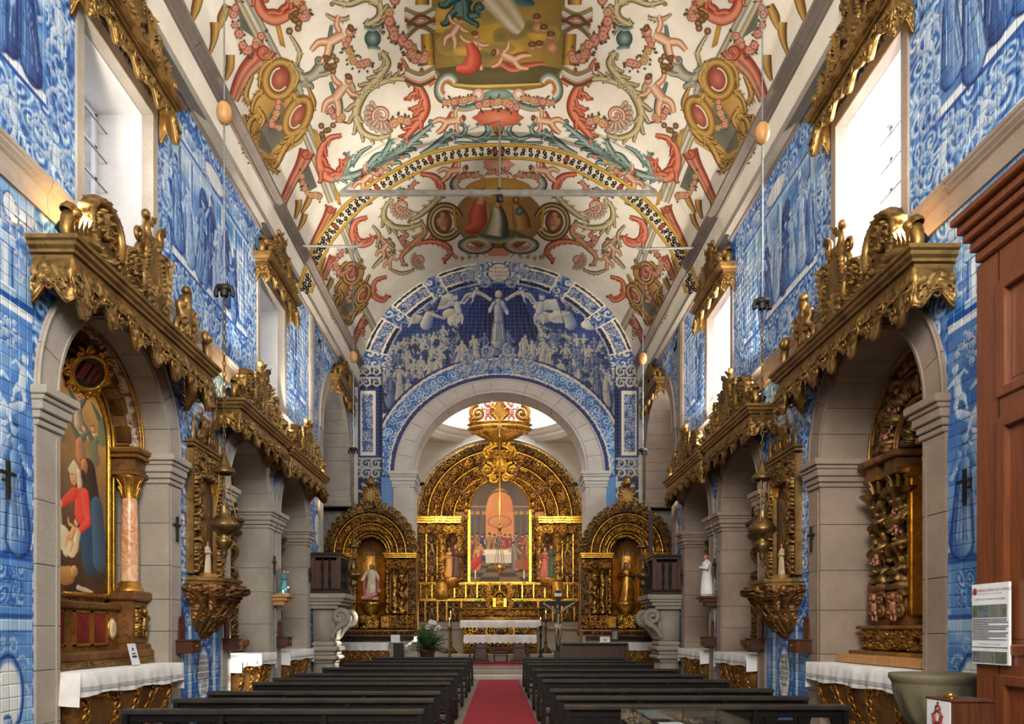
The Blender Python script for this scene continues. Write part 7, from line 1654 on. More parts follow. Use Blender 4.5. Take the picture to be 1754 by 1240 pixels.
# ------------------------------------------------------------------ small wall furniture
def wall_cross(s, y, z, h, label):
    W = wallmap(s, y); t = thing('wall_cross', (s * 5.15, y, z), label, 'cross', 'black wall crosses')
    ob('upright', MB().box(-.02, .02, .05, .08, z - h / 2, z + h / 2, .004).mapped(W), M['iron'], t, smooth=False); ob('crossbar', MB().box(-h * .28, h * .28, .052, .078, z + h * .12, z + h * .12 + .04, .004).mapped(W), M['iron'], t, smooth=False); ob('wall_pin', MB().tube([(0, 0, z), (0, .06, z)], .012, 6).mapped(W), M['iron'], t)
for s, y, z, h, l in ((-1, 7.58, 3.28, .4, 'black cross on the tiles at the left edge'), (-1, 11.58, 3.32, .4, 'black cross on the far pier of the left nativity chapel'), (-1, 16.6, 3.2, .42, 'black cross on the pier between the left twin arches'), (-1, 19.68, 3.2, .42, 'black cross on the pier next to the left pulpit'),
                      (1, 7.98, 3.28, .4, 'black cross on the tiles beside the brown vestibule'), (1, 11.9, 3.2, .42, 'black cross on the far pier of the right big chapel'), (1, 17.2, 3.2, .42, 'black cross on the pier between the right twin arches'), (1, 20.3, 3.2, .42, 'black cross on the pier next to the right pulpit')): wall_cross(s, y, z, h, l)
def alms_box(s, y, label, z=1.33, txt=None):
    W = wallmap(s, y); t = thing('alms_box', (s * 5.1, y, z), label, 'alms box', 'wooden alms boxes')
    ob('box', MB().box(-.17, .17, .04, .3, z, z + .2, .008).box(-.19, .19, .03, .32, z + .2, z + .225, .005).mapped(W), M['wood_brown'], t, smooth=False)
    pl = [(-.1, 0), (-.1, .28), (-.06, .3)] + [(.09 * math.sin(a), .32 + .07 * math.cos(a)) for a in np.linspace(-1.4, 1.4, 9)] + [(.06, .3), (.1, .28), (.1, 0)]
    ob('plaque', MB().extrude([(a, z + .22 + b) for a, b in pl], lambda p, q, h: (p, h, q), .04, .07).mapped(W), M['wood_brown'], t, smooth=False)
    ob('lock', MB().ball((0, .3, z + .12), .018, 5, 7).mapped(W), M['brass'], t)
    if txt: ob('gilt_lettering', text_mb(txt, .05, lambda a, b, h: (s * (HX - .073), y - s * a, z + .44 + b)), M['gold_bright'], t, smooth=False)
for s, y, l, tx_ in ((-1, 11.75, 'wooden alms box with lettered plaque on the far pier of the left nativity chapel', 'Para as\nobras'), (-1, 13.72, 'wooden alms box on the near pier of the first left twin arch', None), (-1, 17.0, 'wooden alms box on the pier between the left twin arches', None),
                     (1, 12.1, 'wooden alms box with gilt lettering on the far pier of the right big chapel', 'S. A.\nDOS P.'), (1, 14.2, 'dark alms box on the near pier of the first right twin arch', None), (1, 17.4, 'wooden alms box on the pier between the right twin arches', None)): alms_box(s, y, l, 1.33, tx_)
for s in (-1, 1):
    y = 16.75 if s < 0 else 17.3; W = wallmap(s, y)
    br = thing('wall_bracket', (s * 5.0, y, 2.3), ('light wooden bracket carrying the glass domed figurine on the left pier', 'brown wooden bracket carrying the white statue on the right pier')[s > 0], 'bracket'); ob('shelf', MB().box(-.24, .24, .03, .42, 2.46, 2.52, .01).box(-.2, .2, .03, .36, 2.38, 2.46, .01).box(-.15, .15, .03, .28, 2.28, 2.38, .01).mapped(W), M['wood_light' if s < 0 else 'wood_brown'], br, smooth=False)
    st = thing('figurine', (s * 4.98, y, 2.52), ('small figurine in a turquoise dress under a glass dome', 'white robed statue on a bracket at the right pier')[s > 0], 'figurine')
    h = .52 if s < 0 else .95; b, hd, ha = statue(h, 3, 'pray'); pl = lambda m: m.mapped(lambda v: v * (np.array([1.15, 1.15, 1]) if s < 0 else 1) + np.array([0, .22, 2.56])).mapped(W)
    ob('robe', pl(b), M['teal' if s < 0 else 'cloth'], st); ob('head', pl(hd), M['polychrome'], st); ob('base', MB().lathe([(.15, 2.52), (.15, 2.55), (.1, 2.57), (.02, 2.575)], 0, .22, 14).mapped(W), M['ivory'], st)
    if s < 0: ob('glass_dome', MB().lathe([(.17, 2.53), (.17, 3.0)] + [(.17 * math.cos(a), 3.0 + .17 * math.sin(a)) for a in np.linspace(0, 1.5, 7)], 0, .22, 24).mapped(W), M['case_glass'], st)
ob_ = thing('notice_card', (-5.2, 10.25, 1.2), 'small white printed card leaning on the nearest left altar', 'card'); ob('card', MB().box(-.11, .11, 0, .008, 0, .3).mapped(lambda v: np.stack([-(5.15 + v[:, 1] + .25 * v[:, 2]), 10.3 + v[:, 0], 1.215 + v[:, 2]], -1)), M['paper'], ob_, smooth=False); ob('print', MB().box(-.06, .06, -.003, 0, .1, .13).box(-.05, .05, -.003, 0, .15, .165).box(-.02, .02, -.003, 0, .2, .24).mapped(lambda v: np.stack([-(5.15 + v[:, 1] + .25 * v[:, 2]), 10.3 + v[:, 0], 1.215 + v[:, 2]], -1)), M['ink'], ob_, smooth=False)

# ------------------------------------------------------------------ hanging lamps
def chain(mb, x, y, z0, z1, w=.022):
    n = int((z1 - z0) / (w * 2.2)); a = np.linspace(0, 2 * PI, 9)
    for k in range(n):
        z = z0 + (k + .5) * (z1 - z0) / n
        if k % 2: mb.tube([(x + w * .62 * math.cos(t), y, z + w * 1.35 * math.sin(t)) for t in a], w * .22, 4, up=(0, 1, 0))
        else: mb.tube([(x, y + w * .62 * math.cos(t), z + w * 1.35 * math.sin(t)) for t in a], w * .22, 4, up=(1, 0, 0))
    return mb
def hanging_lamp(x, y, ztop, label, bracket):
    t = thing('hanging_lamp', (x, y, 2.7), label, 'hanging lamp', 'hanging sanctuary lamps'); sg = 1 if x > 0 else -1
    ob('cable', MB().tube([(x, y, 6.2), (x, y, 8.3)], .012, 6).tube([(x, y, 8.6), (x, y, ztop)], .01, 6), M['rope'], t); ob('wooden_ball', MB().ball((x, y, 8.43), (.1, .1, .15), 12, 16), M['wood_light'], t)
    ob('hook', MB().box(x - .08, x + .08, y - .05, y + .05, 6.12, 6.2, .015).tube([(x - .08, y, 6.18), (x - .11, y, 6.1), (x - .1, y, 6.05)], .03, 6).tube([(x + .08, y, 6.18), (x + .11, y, 6.1), (x + .1, y, 6.05)], .03, 6).lathe([(.05, 6.05), (.06, 6.12)], x, y, 10), M['iron'], t)
    tag(ob('chain', chain(MB(), x, y, 4.0, 6.08, .03), M['bronze'], t), kind='stuff')
    ob('bell_canopy', MB().lathe([(.015, 4.02), (.03, 3.98), (.04, 3.93), (.06, 3.9), (.07, 3.84), (.13, 3.8), (.145, 3.76), (.145, 3.74), (.1, 3.74)], x, y, 20), M['bronze'], t)
    ch = MB()
    for k in range(3): a = k * 2.094; ch.tube([(x + .08 * math.cos(a), y + .08 * math.sin(a), 3.76), (x + .09 * math.cos(a), y + .09 * math.sin(a), 3.45), (x + .16 * math.cos(a), y + .16 * math.sin(a), 3.15)], .009, 5)
    tag(ob('support_chains', chain(ch, x, y, 3.4, 3.74, .025), M['bronze'], t), kind='stuff')
    ob('glass_chimney', MB().lathe([(.05, 3.3), (.05, 3.42)], x, y, 14), M['case_glass'], t)
    ob('lamp_bowl', MB().lathe([(.06, 3.32), (.065, 3.3), (.06, 3.24), (.08, 3.2), (.15, 3.14), (.185, 3.08), (.185, 3.04), (.12, 2.98), (.07, 2.95), (.06, 2.92), (.1, 2.88), (.105, 2.84), (.07, 2.78), (.035, 2.74), (.045, 2.7), (.03, 2.66), (.012, 2.62), (.02, 2.59), (.004, 2.55)], x, y, 24), M['bronze'], t)
    if bracket:
        ob('wall_arm', MB().tube([(sg * 4.82, y, ztop + .02), (x, y, ztop)], .028, 6).tube([(x, y, ztop), (x - sg * .14, y, ztop + .02), (x - sg * .2, y, ztop + .1)], .03, 6).tube([(x, y, ztop - .12), (x, y, ztop + .12)], .03, 6), M['grey_metal'], t)
    return t
hanging_lamp(-3.57, 9.42, 11.16, 'bronze lamp on a long cable hanging near the left big arch', True); hanging_lamp(3.57, 9.8, 11.16, 'bronze lamp on a long cable hanging near the right big arch', True)
hanging_lamp(-3.57, 17.8, 11.14, 'smaller looking bronze lamp hanging before the left pulpit', True); hanging_lamp(3.57, 17.9, 11.14, 'smaller looking bronze lamp hanging before the right pulpit', True)
x, y = .04, 28.4; t = thing('sanctuary_lamp', (x, y, 3.9), 'brass lamp on a long gilded rod before the supper painting', 'hanging lamp')
ob('rod', MB().tube([(x, y, 5.75), (x, y, 13.0)], .035, 8).lathe([(.04, 9.2), (.1, 9.3), (.06, 9.45), (.12, 9.6), (.05, 9.8)], x, y, 12).lathe([(.05, 5.6), (.1, 5.7), (.1, 5.8), (.04, 5.9)], x, y, 12), M['brass'], t)
ob('basket', MB().lathe([(.005, 3.8), (.05, 3.88), (.1, 4.0), (.24, 4.1), (.26, 4.18), (.12, 4.2), (.08, 4.3)], x, y, 18), M['brass'], t); ch = MB()
for k in range(4): a = k * PI / 2 + .4; ch.tube([(x + .22 * math.cos(a), y + .22 * math.sin(a), 4.18), (x + .1 * math.cos(a), y + .1 * math.sin(a), 5.0), (x, y, 5.65)], .014, 5)
ob('suspension_rods', ch, M['brass'], t); ob('drum_bar', MB().tube([(-3.5, 28.4, 13.0), (3.5, 28.4, 13.0)], .04, 6), M['iron'], t)
# tie beam across the vault with its hanger rod
t = tag(thing('tie_beam', (0, 18.8, 13.05), 'grey iron tie beam spanning the painted vault', 'tie beam'), kind='structure')
ob('beam', MB().box(-4.14, 4.16, 18.74, 18.86, 13.0, 13.12, .01), M['grey_metal'], t, smooth=False); ob('hanger_rod', MB().tube([(.03, 18.8, 13.05), (.03, 18.8, 14.93)], .03, 8), M['grey_metal'], t); ob('hub', MB().lathe([(.02, 12.84), (.09, 12.85), (.09, 12.98), (.05, 13.0), (.05, 13.16), (.02, 13.2)], .03, 18.8, 14), M['iron'], t)

# ------------------------------------------------------------------ floodlights on the pelmets and over the altars
def floodlight(loc, target, energy, label, color=(1, .92, .8), kind='SPOT', spot=1.6, arm=None):
    d = (Vector(target) - Vector(loc)).normalized(); t = thing('floodlight', loc, label, 'floodlight', 'small floodlights'); q = d.to_track_quat('Z', 'Y').to_matrix(); lc = np.array(loc)
    rotm = np.array(q); ob('housing', MB().box(-.09, .09, -.06, .06, -.09, -.01, .015).mapped(lambda v: v @ rotm.T + lc), M['iron'], t, smooth=False)
    for i in range(3):
        for j in range(2): ob('led', MB().lathe([(.001, -.005), (.024, -.006), (.02, -.012)], -.05 + .05 * i, -.025 + .05 * j, 10).mapped(lambda v: v @ rotm.T + lc), M['lamp_warm'], t)
    ob('bracket', MB().box(-.02, .02, -.02, .02, -.22, -.08).mapped(lambda v: v * np.array([1, 1, 1]) + lc), M['iron'], t, smooth=False)
    if arm is not None: ob('arm', MB().tube([lc + np.array([0, 0, -.1]), np.array(arm)], .015, 6), M['iron'], t)
    light('floodlight_lamp', kind, tuple(lc + np.array(d) * .03), target, energy, color, .05 if kind == 'SPOT' else .2, None, spot, .8)
for s in (-1, 1):
    sd = SIDE[s]
    floodlight((s * 4.9, 8.2 if s < 0 else 8.45, 6.28), (s * -1.0, 14.5, 14.5), FLOOD, 'lit floodlight on the near end of the big %s pelmet' % sd)
    floodlight((s * 4.95, 13.35 if s < 0 else 13.7, 6.14), (s * -.8, 19, 14.5), FLOOD, 'lit floodlight on the first twin pelmet on the %s' % sd)
    floodlight((s * 4.95, 16.6 if s < 0 else 17.0, 6.08), (s * -.8, 23.8, 14.0), FLOOD * 1.15, 'lit floodlight on the second twin pelmet on the %s' % sd)
    floodlight((s * 4.85, 19.45 if s < 0 else 19.95, 6.08), (s * 4.46, 25.3, 3.4), SIDEF, 'small added spotlight on the pulpit end of the twin pelmet on the %s' % sd, (1, .8, .5), spot=.75)  # spot added to brighten the side retable, no fixture seen here
    floodlight((s * 2.85, 27.25, 7.2), (0, 32.2, 6.2), HIGHF, 'small spotlight on the chancel arch impost on the %s' % sd, (1, .82, .55), spot=1.9, arm=(s * 3.1, 26.98, 7.2))
    floodlight((s * 3.6, 29.5, 2.9), (s * -.8, 32.2, 7.6), HIGHF * .6, 'small spotlight low in the chancel on the %s' % sd, (1, .84, .58), spot=1.8, arm=(s * 4.17, 29.5, 2.8))
# ------------------------------------------------------------------ painted decoration of the vault
# Motifs were measured on the photograph and carried onto the vault surface; every stroke is a thin skin of paint lying on the real vault.
def to_vault(p, lay):
    p = np.asarray(p, float); dl = .006 + .0022 * lay; a, b = VA - dl, VC - VS - dl
    dx, dz = (p[:, 0] - 2.5 - CX) / F, (CY - p[:, 1]) / F; e = EYE - VS
    A = (dx / a) ** 2 + (dz / b) ** 2; B = 2 * dz * e / b ** 2; C_ = (e / b) ** 2 - 1
    t = (-B + np.sqrt(np.maximum(B * B - 4 * A * C_, 0))) / (2 * A)
    return np.stack([dx * t, t, EYE + dz * t], -1)
CR = dict(cream=(234, 224, 200), red=(184, 88, 62), redl=(220, 144, 112), redd=(132, 62, 48), teal=(112, 134, 124), teall=(164, 178, 164), teald=(56, 82, 80), olive=(168, 150, 108), olivel=(208, 192, 150), olived=(104, 90, 60),
          och=(166, 124, 62), ochl=(200, 164, 96), ochd=(98, 66, 36), rose=(206, 138, 116), rosel=(232, 188, 162), rosed=(158, 86, 70), leafd=(52, 62, 46), flesh=(222, 176, 138), fleshd=(170, 112, 80), grey=(142, 138, 122), greyd=(98, 96, 86), greyl=(186, 178, 152), yel=(212, 168, 70), brown=(132, 92, 58), brownd=(84, 56, 38), dark=(44, 38, 30), white=(228, 220, 196))
class Fresco:
    def __init__(s): s.mb = MB(); s.sides = (1, -1); s.lay = 0
    def emit(s, P, Q, C, lay, tri=False):
        V = to_vault(P, lay)
        for sg in s.sides: s.mb.add(V * np.array([sg, 1, 1]), Q, np.asarray(C, float) / 255)
    @staticmethod
    def spline(pts, step=5.0):
        P = np.asarray(pts, float); n = len(P); L = np.linalg.norm(np.diff(P, axis=0), axis=1).sum(); m = max(4, int(L / step) + 2)
        k = np.linspace(0, n - 1, m); i = np.clip(np.floor(k).astype(int), 0, n - 2); f = (k - i)[:, None]
        a, b = P[i], P[i + 1]; pa = P[np.clip(i - 1, 0, None)]; pb = P[np.clip(i + 2, None, n - 1)]
        return .5 * (2 * a + (b - pa) * f + (2 * pa - 5 * a + 4 * b - pb) * f ** 2 + (3 * a - pa - 3 * b + pb) * f ** 3)
    def rib(s, pts, w, cols, lay=2, line=None, step=5.0, wob=0.0):
        """ribbon with 5 cross colours; w = (start, middle, end) widths"""
        q = s.spline(pts, step) if len(pts) > 2 else np.array([np.asarray(pts[0], float) * (1 - t) + np.asarray(pts[1], float) * t for t in np.linspace(0, 1, max(3, int(np.hypot(*(np.subtract(pts[1], pts[0]))) / step) + 2))])
        m = len(q); t = np.gradient(q, axis=0); t /= np.linalg.norm(t, axis=1)[:, None] + 1e-9; nrm = np.stack([-t[:, 1], t[:, 0]], -1)
        w = (w,) * 3 if np.isscalar(w) else w; ww = np.interp(np.linspace(0, 1, m), [0, .5, 1], w) / 2
        if wob: ww = ww * (1 + wob * np.cos(np.arange(m) * 1.9))
        if line is not None: s._strip(q, nrm, ww + 1.1, [line] * 3, lay - .5)
        s._strip(q, nrm, ww, cols, lay)
    def _strip(s, q, nrm, ww, cols, lay):
        k = len(cols); o = np.linspace(-1, 1, k); P = q[:, None] + nrm[:, None] * (ww[:, None, None] * o[None, :, None]); m = len(q)
        A, B = np.meshgrid(np.arange(m - 1), np.arange(k - 1), indexing='ij'); Q = np.stack([A * k + B, (A + 1) * k + B, (A + 1) * k + B + 1, A * k + B + 1], -1).reshape(-1, 4)
        s.emit(P.reshape(-1, 2), Q, np.tile(np.asarray(cols, float), (m, 1)), lay)
    def fill(s, poly, cin, cout, lay=1, c=None, rings=4, line=None):
        P = np.asarray(poly, float)
        if len(P) < 24:      # keep facets short so the paint follows the curve of the vault
            P = np.vstack([P[i] + (P[(i + 1) % len(P)] - P[i]) * np.arange(0, 1, 1 / max(1, math.ceil(np.hypot(*(P[(i + 1) % len(P)] - P[i])) / 8)))[:, None] for i in range(len(P))])
        c = P.mean(0) if c is None else np.asarray(c, float); n = len(P)
        if line is not None: s.fill(c + (P - c) * (1 + 1.3 / (np.abs(P - c).max() + 1e-6)), line, line, lay - .5, c, rings)
        R_ = np.linspace(.001, 1, rings + 1); V = (c + (P - c)[None] * R_[:, None, None]).reshape(-1, 2)
        C = (np.asarray(cin, float) * (1 - R_)[:, None, None] + np.asarray(cout, float) * R_[:, None, None]) * np.ones((1, n, 1))
        A, B = np.meshgrid(np.arange(rings), np.arange(n), indexing='ij'); B2 = (B + 1) % n
        s.emit(V, np.stack([A * n + B, (A + 1) * n + B, (A + 1) * n + B2, A * n + B2], -1).reshape(-1, 4), C.reshape(-1, 3), lay)
    def disc(s, x, y, rx, ry, cin, cout, lay=2, rot=0.0, lobes=0, amp=.12, n=None, line=None):
        n = n or max(10, int(max(rx, ry) * 1.2) + 6); n = max(n, lobes * 5); a = np.linspace(0, 2 * PI, n, endpoint=False); r = 1 + amp * np.cos(lobes * a) if lobes else np.ones(n)
        u, v = rx * r * np.cos(a), ry * r * np.sin(a); ca, sa = math.cos(rot), math.sin(rot)
        s.fill(np.stack([x + u * ca - v * sa, y + u * sa + v * ca], -1), cin, cout, lay, (x, y), 3 if max(rx, ry) < 20 else 6, line)
    def ring(s, x, y, rx, ry, w, cols, lay=2, rot=0.0, a0=0.0, a1=2 * PI, line=None):
        a = np.linspace(a0, a1, max(10, int(abs(a1 - a0) * max(rx, ry) / 4))); ca, sa = math.cos(rot), math.sin(rot)
        s.rib([(x + rx * math.cos(t) * ca - ry * math.sin(t) * sa, y + rx * math.cos(t) * sa + ry * math.sin(t) * ca) for t in a], w, cols, lay, line)
    def rose(s, x, y, r, lay=4):
        s.disc(x, y, r, r, *((CR['rosel'], CR['rosed']) if (int(x * 3) + int(y)) % 3 else (CR['olivel'], CR['och'])), lay, 0, 6, .1); s.ring(x, y, r * .55, r * .55, r * .22, [CR['rosel'], CR['rose']], lay + .3, 0, .5, 5.5); s.disc(x, y, r * .25, r * .25, CR['rosed'], CR['rose'], lay + .5)
    def garland(s, pts, r, n, lay=4, seed=0):
        q = s.spline(pts, 2.0); R = random.Random(seed)
        for k in range(n * 3):
            i = R.randrange(len(q)); a = R.uniform(0, 6.28); d = r * R.uniform(.7, 1.5); x, y = q[i] + d * np.array([math.cos(a), math.sin(a)])
            s.rib([(x, y), (x + r * .7 * math.cos(a), y + r * .7 * math.sin(a))], (r * .45, r * .5, .5), [CR['leafd'], CR['olived'], CR['leafd']], lay - 1)
        for k in range(n):
            x, y = q[int((k + .5) / n * (len(q) - 1))]; s.rose(x + R.uniform(-.3, .3) * r, y + R.uniform(-.3, .3) * r, r * R.uniform(.75, 1.05), lay + .2 * (k % 3))
    def acanthus(s, pts, w, pal, lay=2, lobes=6, side=1):
        """leafy scroll: a stem carrying overlapping curled lobes and ending in a small volute"""
        L, Mi, D = pal; q = s.spline(pts, 3.0); n = len(q); W = float(np.mean(w)); T = np.gradient(q, axis=0); T /= np.linalg.norm(T, axis=1)[:, None] + 1e-6; length = np.linalg.norm(np.diff(q, axis=0), axis=1).sum()
        s.rib(pts, tuple(k * .92 for k in w), [D, Mi, L, L, Mi], lay, D)
        m = max(3, int(length / (W * 1.5)))
        for k in range(m):
            i = int((k + .3) / m * (n - 1)); t = T[i]; p_ = q[i]; ww = float(np.interp(i / n, [0, .5, 1], w)); a = .4 * ww
            for sd in ((side,) if k % 4 else (side, -side)):
                nn = np.array([-t[1], t[0]]) * sd
                p_ = p_ + nn * ww * .3; s.rib([p_, p_ + t * a + nn * a * .9, p_ + t * 1.9 * a + nn * 1.25 * a, p_ + t * 2.3 * a + nn * 1.9 * a, p_ + t * 1.9 * a + nn * 2.2 * a], (a * 1.1, a * .95, a * .3), [D, Mi, L, Mi], lay + .25 + .05 * (k % 2), D if ww > 9 else None, 2.5)
        e, t = q[-1], T[-1]; nn = np.array([-t[1], t[0]]) * -side; r = max(2.5, W * .5)
        s.curl(e[0] + nn[0] * r, e[1] + nn[1] * r, r, 1.2, math.atan2(-nn[1], -nn[0]), side, r * .5, pal, lay + .5)
    def curl(s, x, y, r, turns, a0, sg, w, pal, lay=3):
        th = np.linspace(0, turns * 2 * PI, int(16 * turns) + 4); rr = r * (1 - th / th[-1] * .88); s.rib([(x + k * math.cos(a0 + sg * t), y + k * math.sin(a0 + sg * t)) for k, t in zip(rr, th)], (w, w * .8, w * .35), [pal[2], pal[1], pal[0]], lay, pal[2], 3.0)
    def shell(s, x, y, r, rot, pal, lay=3):
        for k in range(9):
            a = rot + (k - 4) * .36; s.rib([(x, y), (x + r * .6 * math.cos(a), y + r * .6 * math.sin(a)), (x + r * math.cos(a), y + r * math.sin(a))], (2, r * .26, r * .34), [pal[2], pal[1], pal[0], pal[1]], lay + .1 * (k % 2)); s.disc(x + r * math.cos(a), y + r * math.sin(a), r * .17, r * .17, pal[0], pal[1], lay + .2)
        s.curl(x, y, r * .6, 1.4, rot, 1, r * .18, (CR['olivel'], pal[0], pal[2]), lay + .8)
    def putto(s, x, y, h, rot=0.0, sx=1, lay=4, drape='teal'):
        ca, sa = math.cos(rot), math.sin(rot)
        def t(a, b): return (x + h * (sx * a * ca + b * sa), y + h * (sx * a * sa - b * ca))
        F3 = [CR['fleshd'], CR['flesh'], (238, 204, 170), CR['fleshd']]
        if drape: s.rib([t(-.3, .55), t(-.12, .4), t(.1, .3), t(.3, .05), t(.26, -.1)], (h * .07, h * .15, h * .05), [CR['teald'], CR[drape], CR['teald']] if drape == 'teal' else [CR['redd'], CR['red'], CR['redd']], lay - .5)
        for pts, w in (([(0, .28), (-.12, .08), (-.06, -.16)], (.17, .14, .08)), ([(.04, .28), (.2, .12), (.3, -.1)], (.17, .14, .08)), ([(-.06, .62), (-.26, .66), (-.4, .8)], (.11, .1, .06)), ([(.1, .64), (.26, .58), (.42, .62)], (.11, .1, .06)), ([(0, .26), (.01, .45), (.03, .66)], (.2, .22, .2))):
            s.rib([t(*p) for p in pts], tuple(k * h for k in w), F3, lay, CR['fleshd'], 3.0)
        s.disc(*t(.05, .82), .1 * h, .12 * h, (236, 198, 164), CR['fleshd'], lay + .6); s.disc(*t(.0, .89), .1 * h, .07 * h, CR['och'], CR['brownd'], lay + .7, rot)

fr = Fresco(); RED = (CR['redl'], CR['red'], CR['redd']); TEA = (CR['teall'], CR['teal'], CR['teald']); OLI = (CR['olivel'], CR['olive'], CR['olived']); OCH = (CR['ochl'], CR['och'], CR['ochd']); GRY = (CR['greyl'], CR['grey'], CR['greyd']); PNK = (CR['rosel'], CR['rose'], CR['rosed'])
z3 = lambda *p: [(320 + a / 2.583, b / 2.583) for a, b in p]
# brown pods along the cornice
for pts, w in (([(331, 38), (337, 18), (343, -6)], (2, 13, 17)), ([(360, 96), (368, 72), (371, 52), (371, 38)], (2, 12, 16)), ([(378, 50), (383, 30), (392, 8)], (3, 16, 12)), ([(389, 138), (396, 116), (397, 94)], (2, 13, 13)), ([(508, 375), (514, 352), (514, 342)], (2, 9, 10)), ([(519, 365), (529, 348), (534, 335)], (2, 9, 8)), ([(512, 395), (521, 380), (525, 366)], (2, 7, 8)), ([(561, 503), (566, 490), (572, 476)], (2, 6, 7))): fr.rib(pts, w, [CR['ochd'], CR['och'], CR['ochl'], CR['och']], 2, CR['ochd'])
# painted entablature with recess panels
for pts, w in (([(412, -14), (446, 52), (482, 122)], 27), ([(523, 214), (548, 274), (575, 345)], 22), ([(583, 370), (600, 412), (618, 458)], 16), ([(622, 520), (635, 545), (646, 566)], 12)):
    fr.rib(pts, w, [CR['greyd'], CR['greyl'], CR['grey'], CR['white'], CR['grey'], CR['olivel'], CR['greyd']], 2)
for p in ([(410, 5), (450, 52), (440, 66), (414, 48)], [(527, 270), (546, 320), (532, 328), (520, 300)], [(596, 400), (605, 432), (594, 436)], [(625, 520), (634, 550), (624, 548)]): fr.fill(p, CR['greyd'], (112, 112, 98), 1.5)
for x, y, w, h in ((482, 58, 10, 24), (546, 240, 9, 20), (581, 338, 7, 15)): fr.fill([(x - w, y - h), (x, y - h * .8), (x + w, y + h), (x, y + h * .8)], CR['yel'], CR['och'], 2.4)
# consoles in dull red
for pts, w in (([(402, 172), (410, 150), (424, 122), (448, 96), (458, 80)], (16, 26, 44)), ([(489, 343), (505, 308), (520, 280), (529, 258)], (12, 17, 27)), ([(537, 424), (552, 394), (566, 366), (570, 354)], (10, 13, 20)), ([(606, 596), (616, 566), (628, 548)], (6, 10, 14)), ([(556, 478), (566, 455), (574, 440)], (7, 11, 15))):
    fr.rib(pts, w, [CR['redd'], (166, 88, 70), CR['redl'], (166, 88, 70), (198, 160, 130), CR['redd']], 2.6, CR['redd']); e = pts[-1]; fr.curl(e[0] - w[2] * .05, e[1] + w[2] * .2, w[2] * .36, 1.3, 0, 1, w[2] * .14, RED, 3.2)
# big side cartouche
def cart(x, y, k, pal=OCH):
    T = lambda a, b: (x + a * k, y + b * k)
    fr.fill([T(-40, -14), T(-54, 30), T(-56, 78), T(-24, 100), T(8, 74), T(40, 54), T(54, 12), T(34, -36), T(4, -90), T(-26, -58)], pal[1], pal[0], 1.8, T(-4, 10), 8, pal[2])
    fr.fill([T(-30, 30), T(-34, 62), T(-16, 74), T(10, 46), T(26, 20), T(6, -16), T(-12, 0)], CR['greyd'], (124, 118, 100), 2.2)
    for a, b, rx, ry, rot, w in ((2, -54, 24, 30, .2, 15), (33, 10, 17, 32, .45, 15)):
        fr.disc(*T(a, b), rx * k * .75, ry * k * .8, (196, 120, 100), CR['redd'], 2.6, rot); fr.ring(*T(a, b), rx * k, ry * k, w * k, [pal[2], pal[1], pal[0], pal[1], pal[2]], 3, rot); fr.ring(*T(a, b), rx * k * .62, ry * k * .66, 3 * k, [CR['olivel'], CR['white']], 3.3, rot, .5, 4.5)
    for pts, w in (([(-30, 5), (-48, 18), (-50, 48), (-34, 40)], 10), ([(26, 44), (10, 66), (-6, 96), (-16, 82)], 11), ([(-26, -34), (-40, -20), (-46, 4)], 8), ([(24, -30), (34, -20), (44, -22)], 9), ([(-50, 60), (-40, 84), (-24, 96), (-20, 84)], 9), ([(-36, -6), (-24, 14), (-34, 34)], 8), ([(48, 30), (30, 50), (12, 56)], 8), ([(-10, -88), (-28, -70), (-32, -40)], 8), ([(20, -84), (34, -60), (26, -36)], 8), ([(-58, 20), (-62, 50), (-54, 70)], 7)): fr.acanthus([T(a, b) for a, b in pts], (w * k, w * k * .9, 3 * k), pal, 3.1, 4)
    fr.garland([T(2, -20), T(-4, 6), T(-12, 22), T(4, 30)], 6.2 * k, 8, 4, int(x)); fr.garland([T(-54, 66), T(-46, 74), T(-40, 92)], 6 * k, 5, 4, int(y))
cart(479, 190, 1.0); cart(604, 500, .58, (CR['ochl'], CR['brown'], CR['brownd']))
# garlands
for pts, r, n in (([(410, -6), (404, 24), (411, 58), (424, 88), (440, 76), (450, 58)], 8, 11), ([(606, 52), (596, 76), (604, 100), (620, 112), (636, 104)], 7.5, 9), ([(500, -4), (522, 14), (528, 30), (512, 26)], 7.5, 7), ([(570, 190), (583, 205), (592, 198)], 7, 5), ([(678, -6), (668, 38), (676, 58), (694, 70), (706, 86), (716, 104)], 9.5, 12), ([(676, 212), (688, 205), (704, 208)], 8, 5), ([(520, 300), (524, 322), (536, 334), (552, 338)], 6, 7), ([(575, 455), (588, 470), (600, 458)], 4.6, 7), ([(590, 428), (578, 448), (584, 470)], 4.4, 6), ([(712, 312), (704, 326), (690, 338)], 6, 6), ([(700, 402), (690, 412), (704, 418)], 4.8, 5), ([(636, 310), (652, 296), (666, 280), (700, 268)], 5.5, 6), ([(770, 430), (790, 442), (836, 434)], 3.2, 8), ([(626, 545), (620, 560), (626, 575)], 4, 6)): fr.garland(pts, r, n, 4.2, n + int(pts[0][0]))
# red C-scrolls at the springing and on top
for pts, w in (([(440, -12), (452, 20), (474, 32), (500, 22), (512, 2)], (14, 24, 9)), ([(588, 232), (566, 238), (553, 258), (552, 284), (566, 304), (584, 300), (594, 284), (592, 272)], (5, 19, 6)), ([(632, 372), (612, 380), (606, 400), (616, 418), (636, 416), (642, 404)], (5, 13, 5)), ([(665, 474), (645, 482), (643, 505), (658, 515), (668, 506)], (4, 9, 4))): fr.acanthus(pts, w, RED, 3, 6, -1)
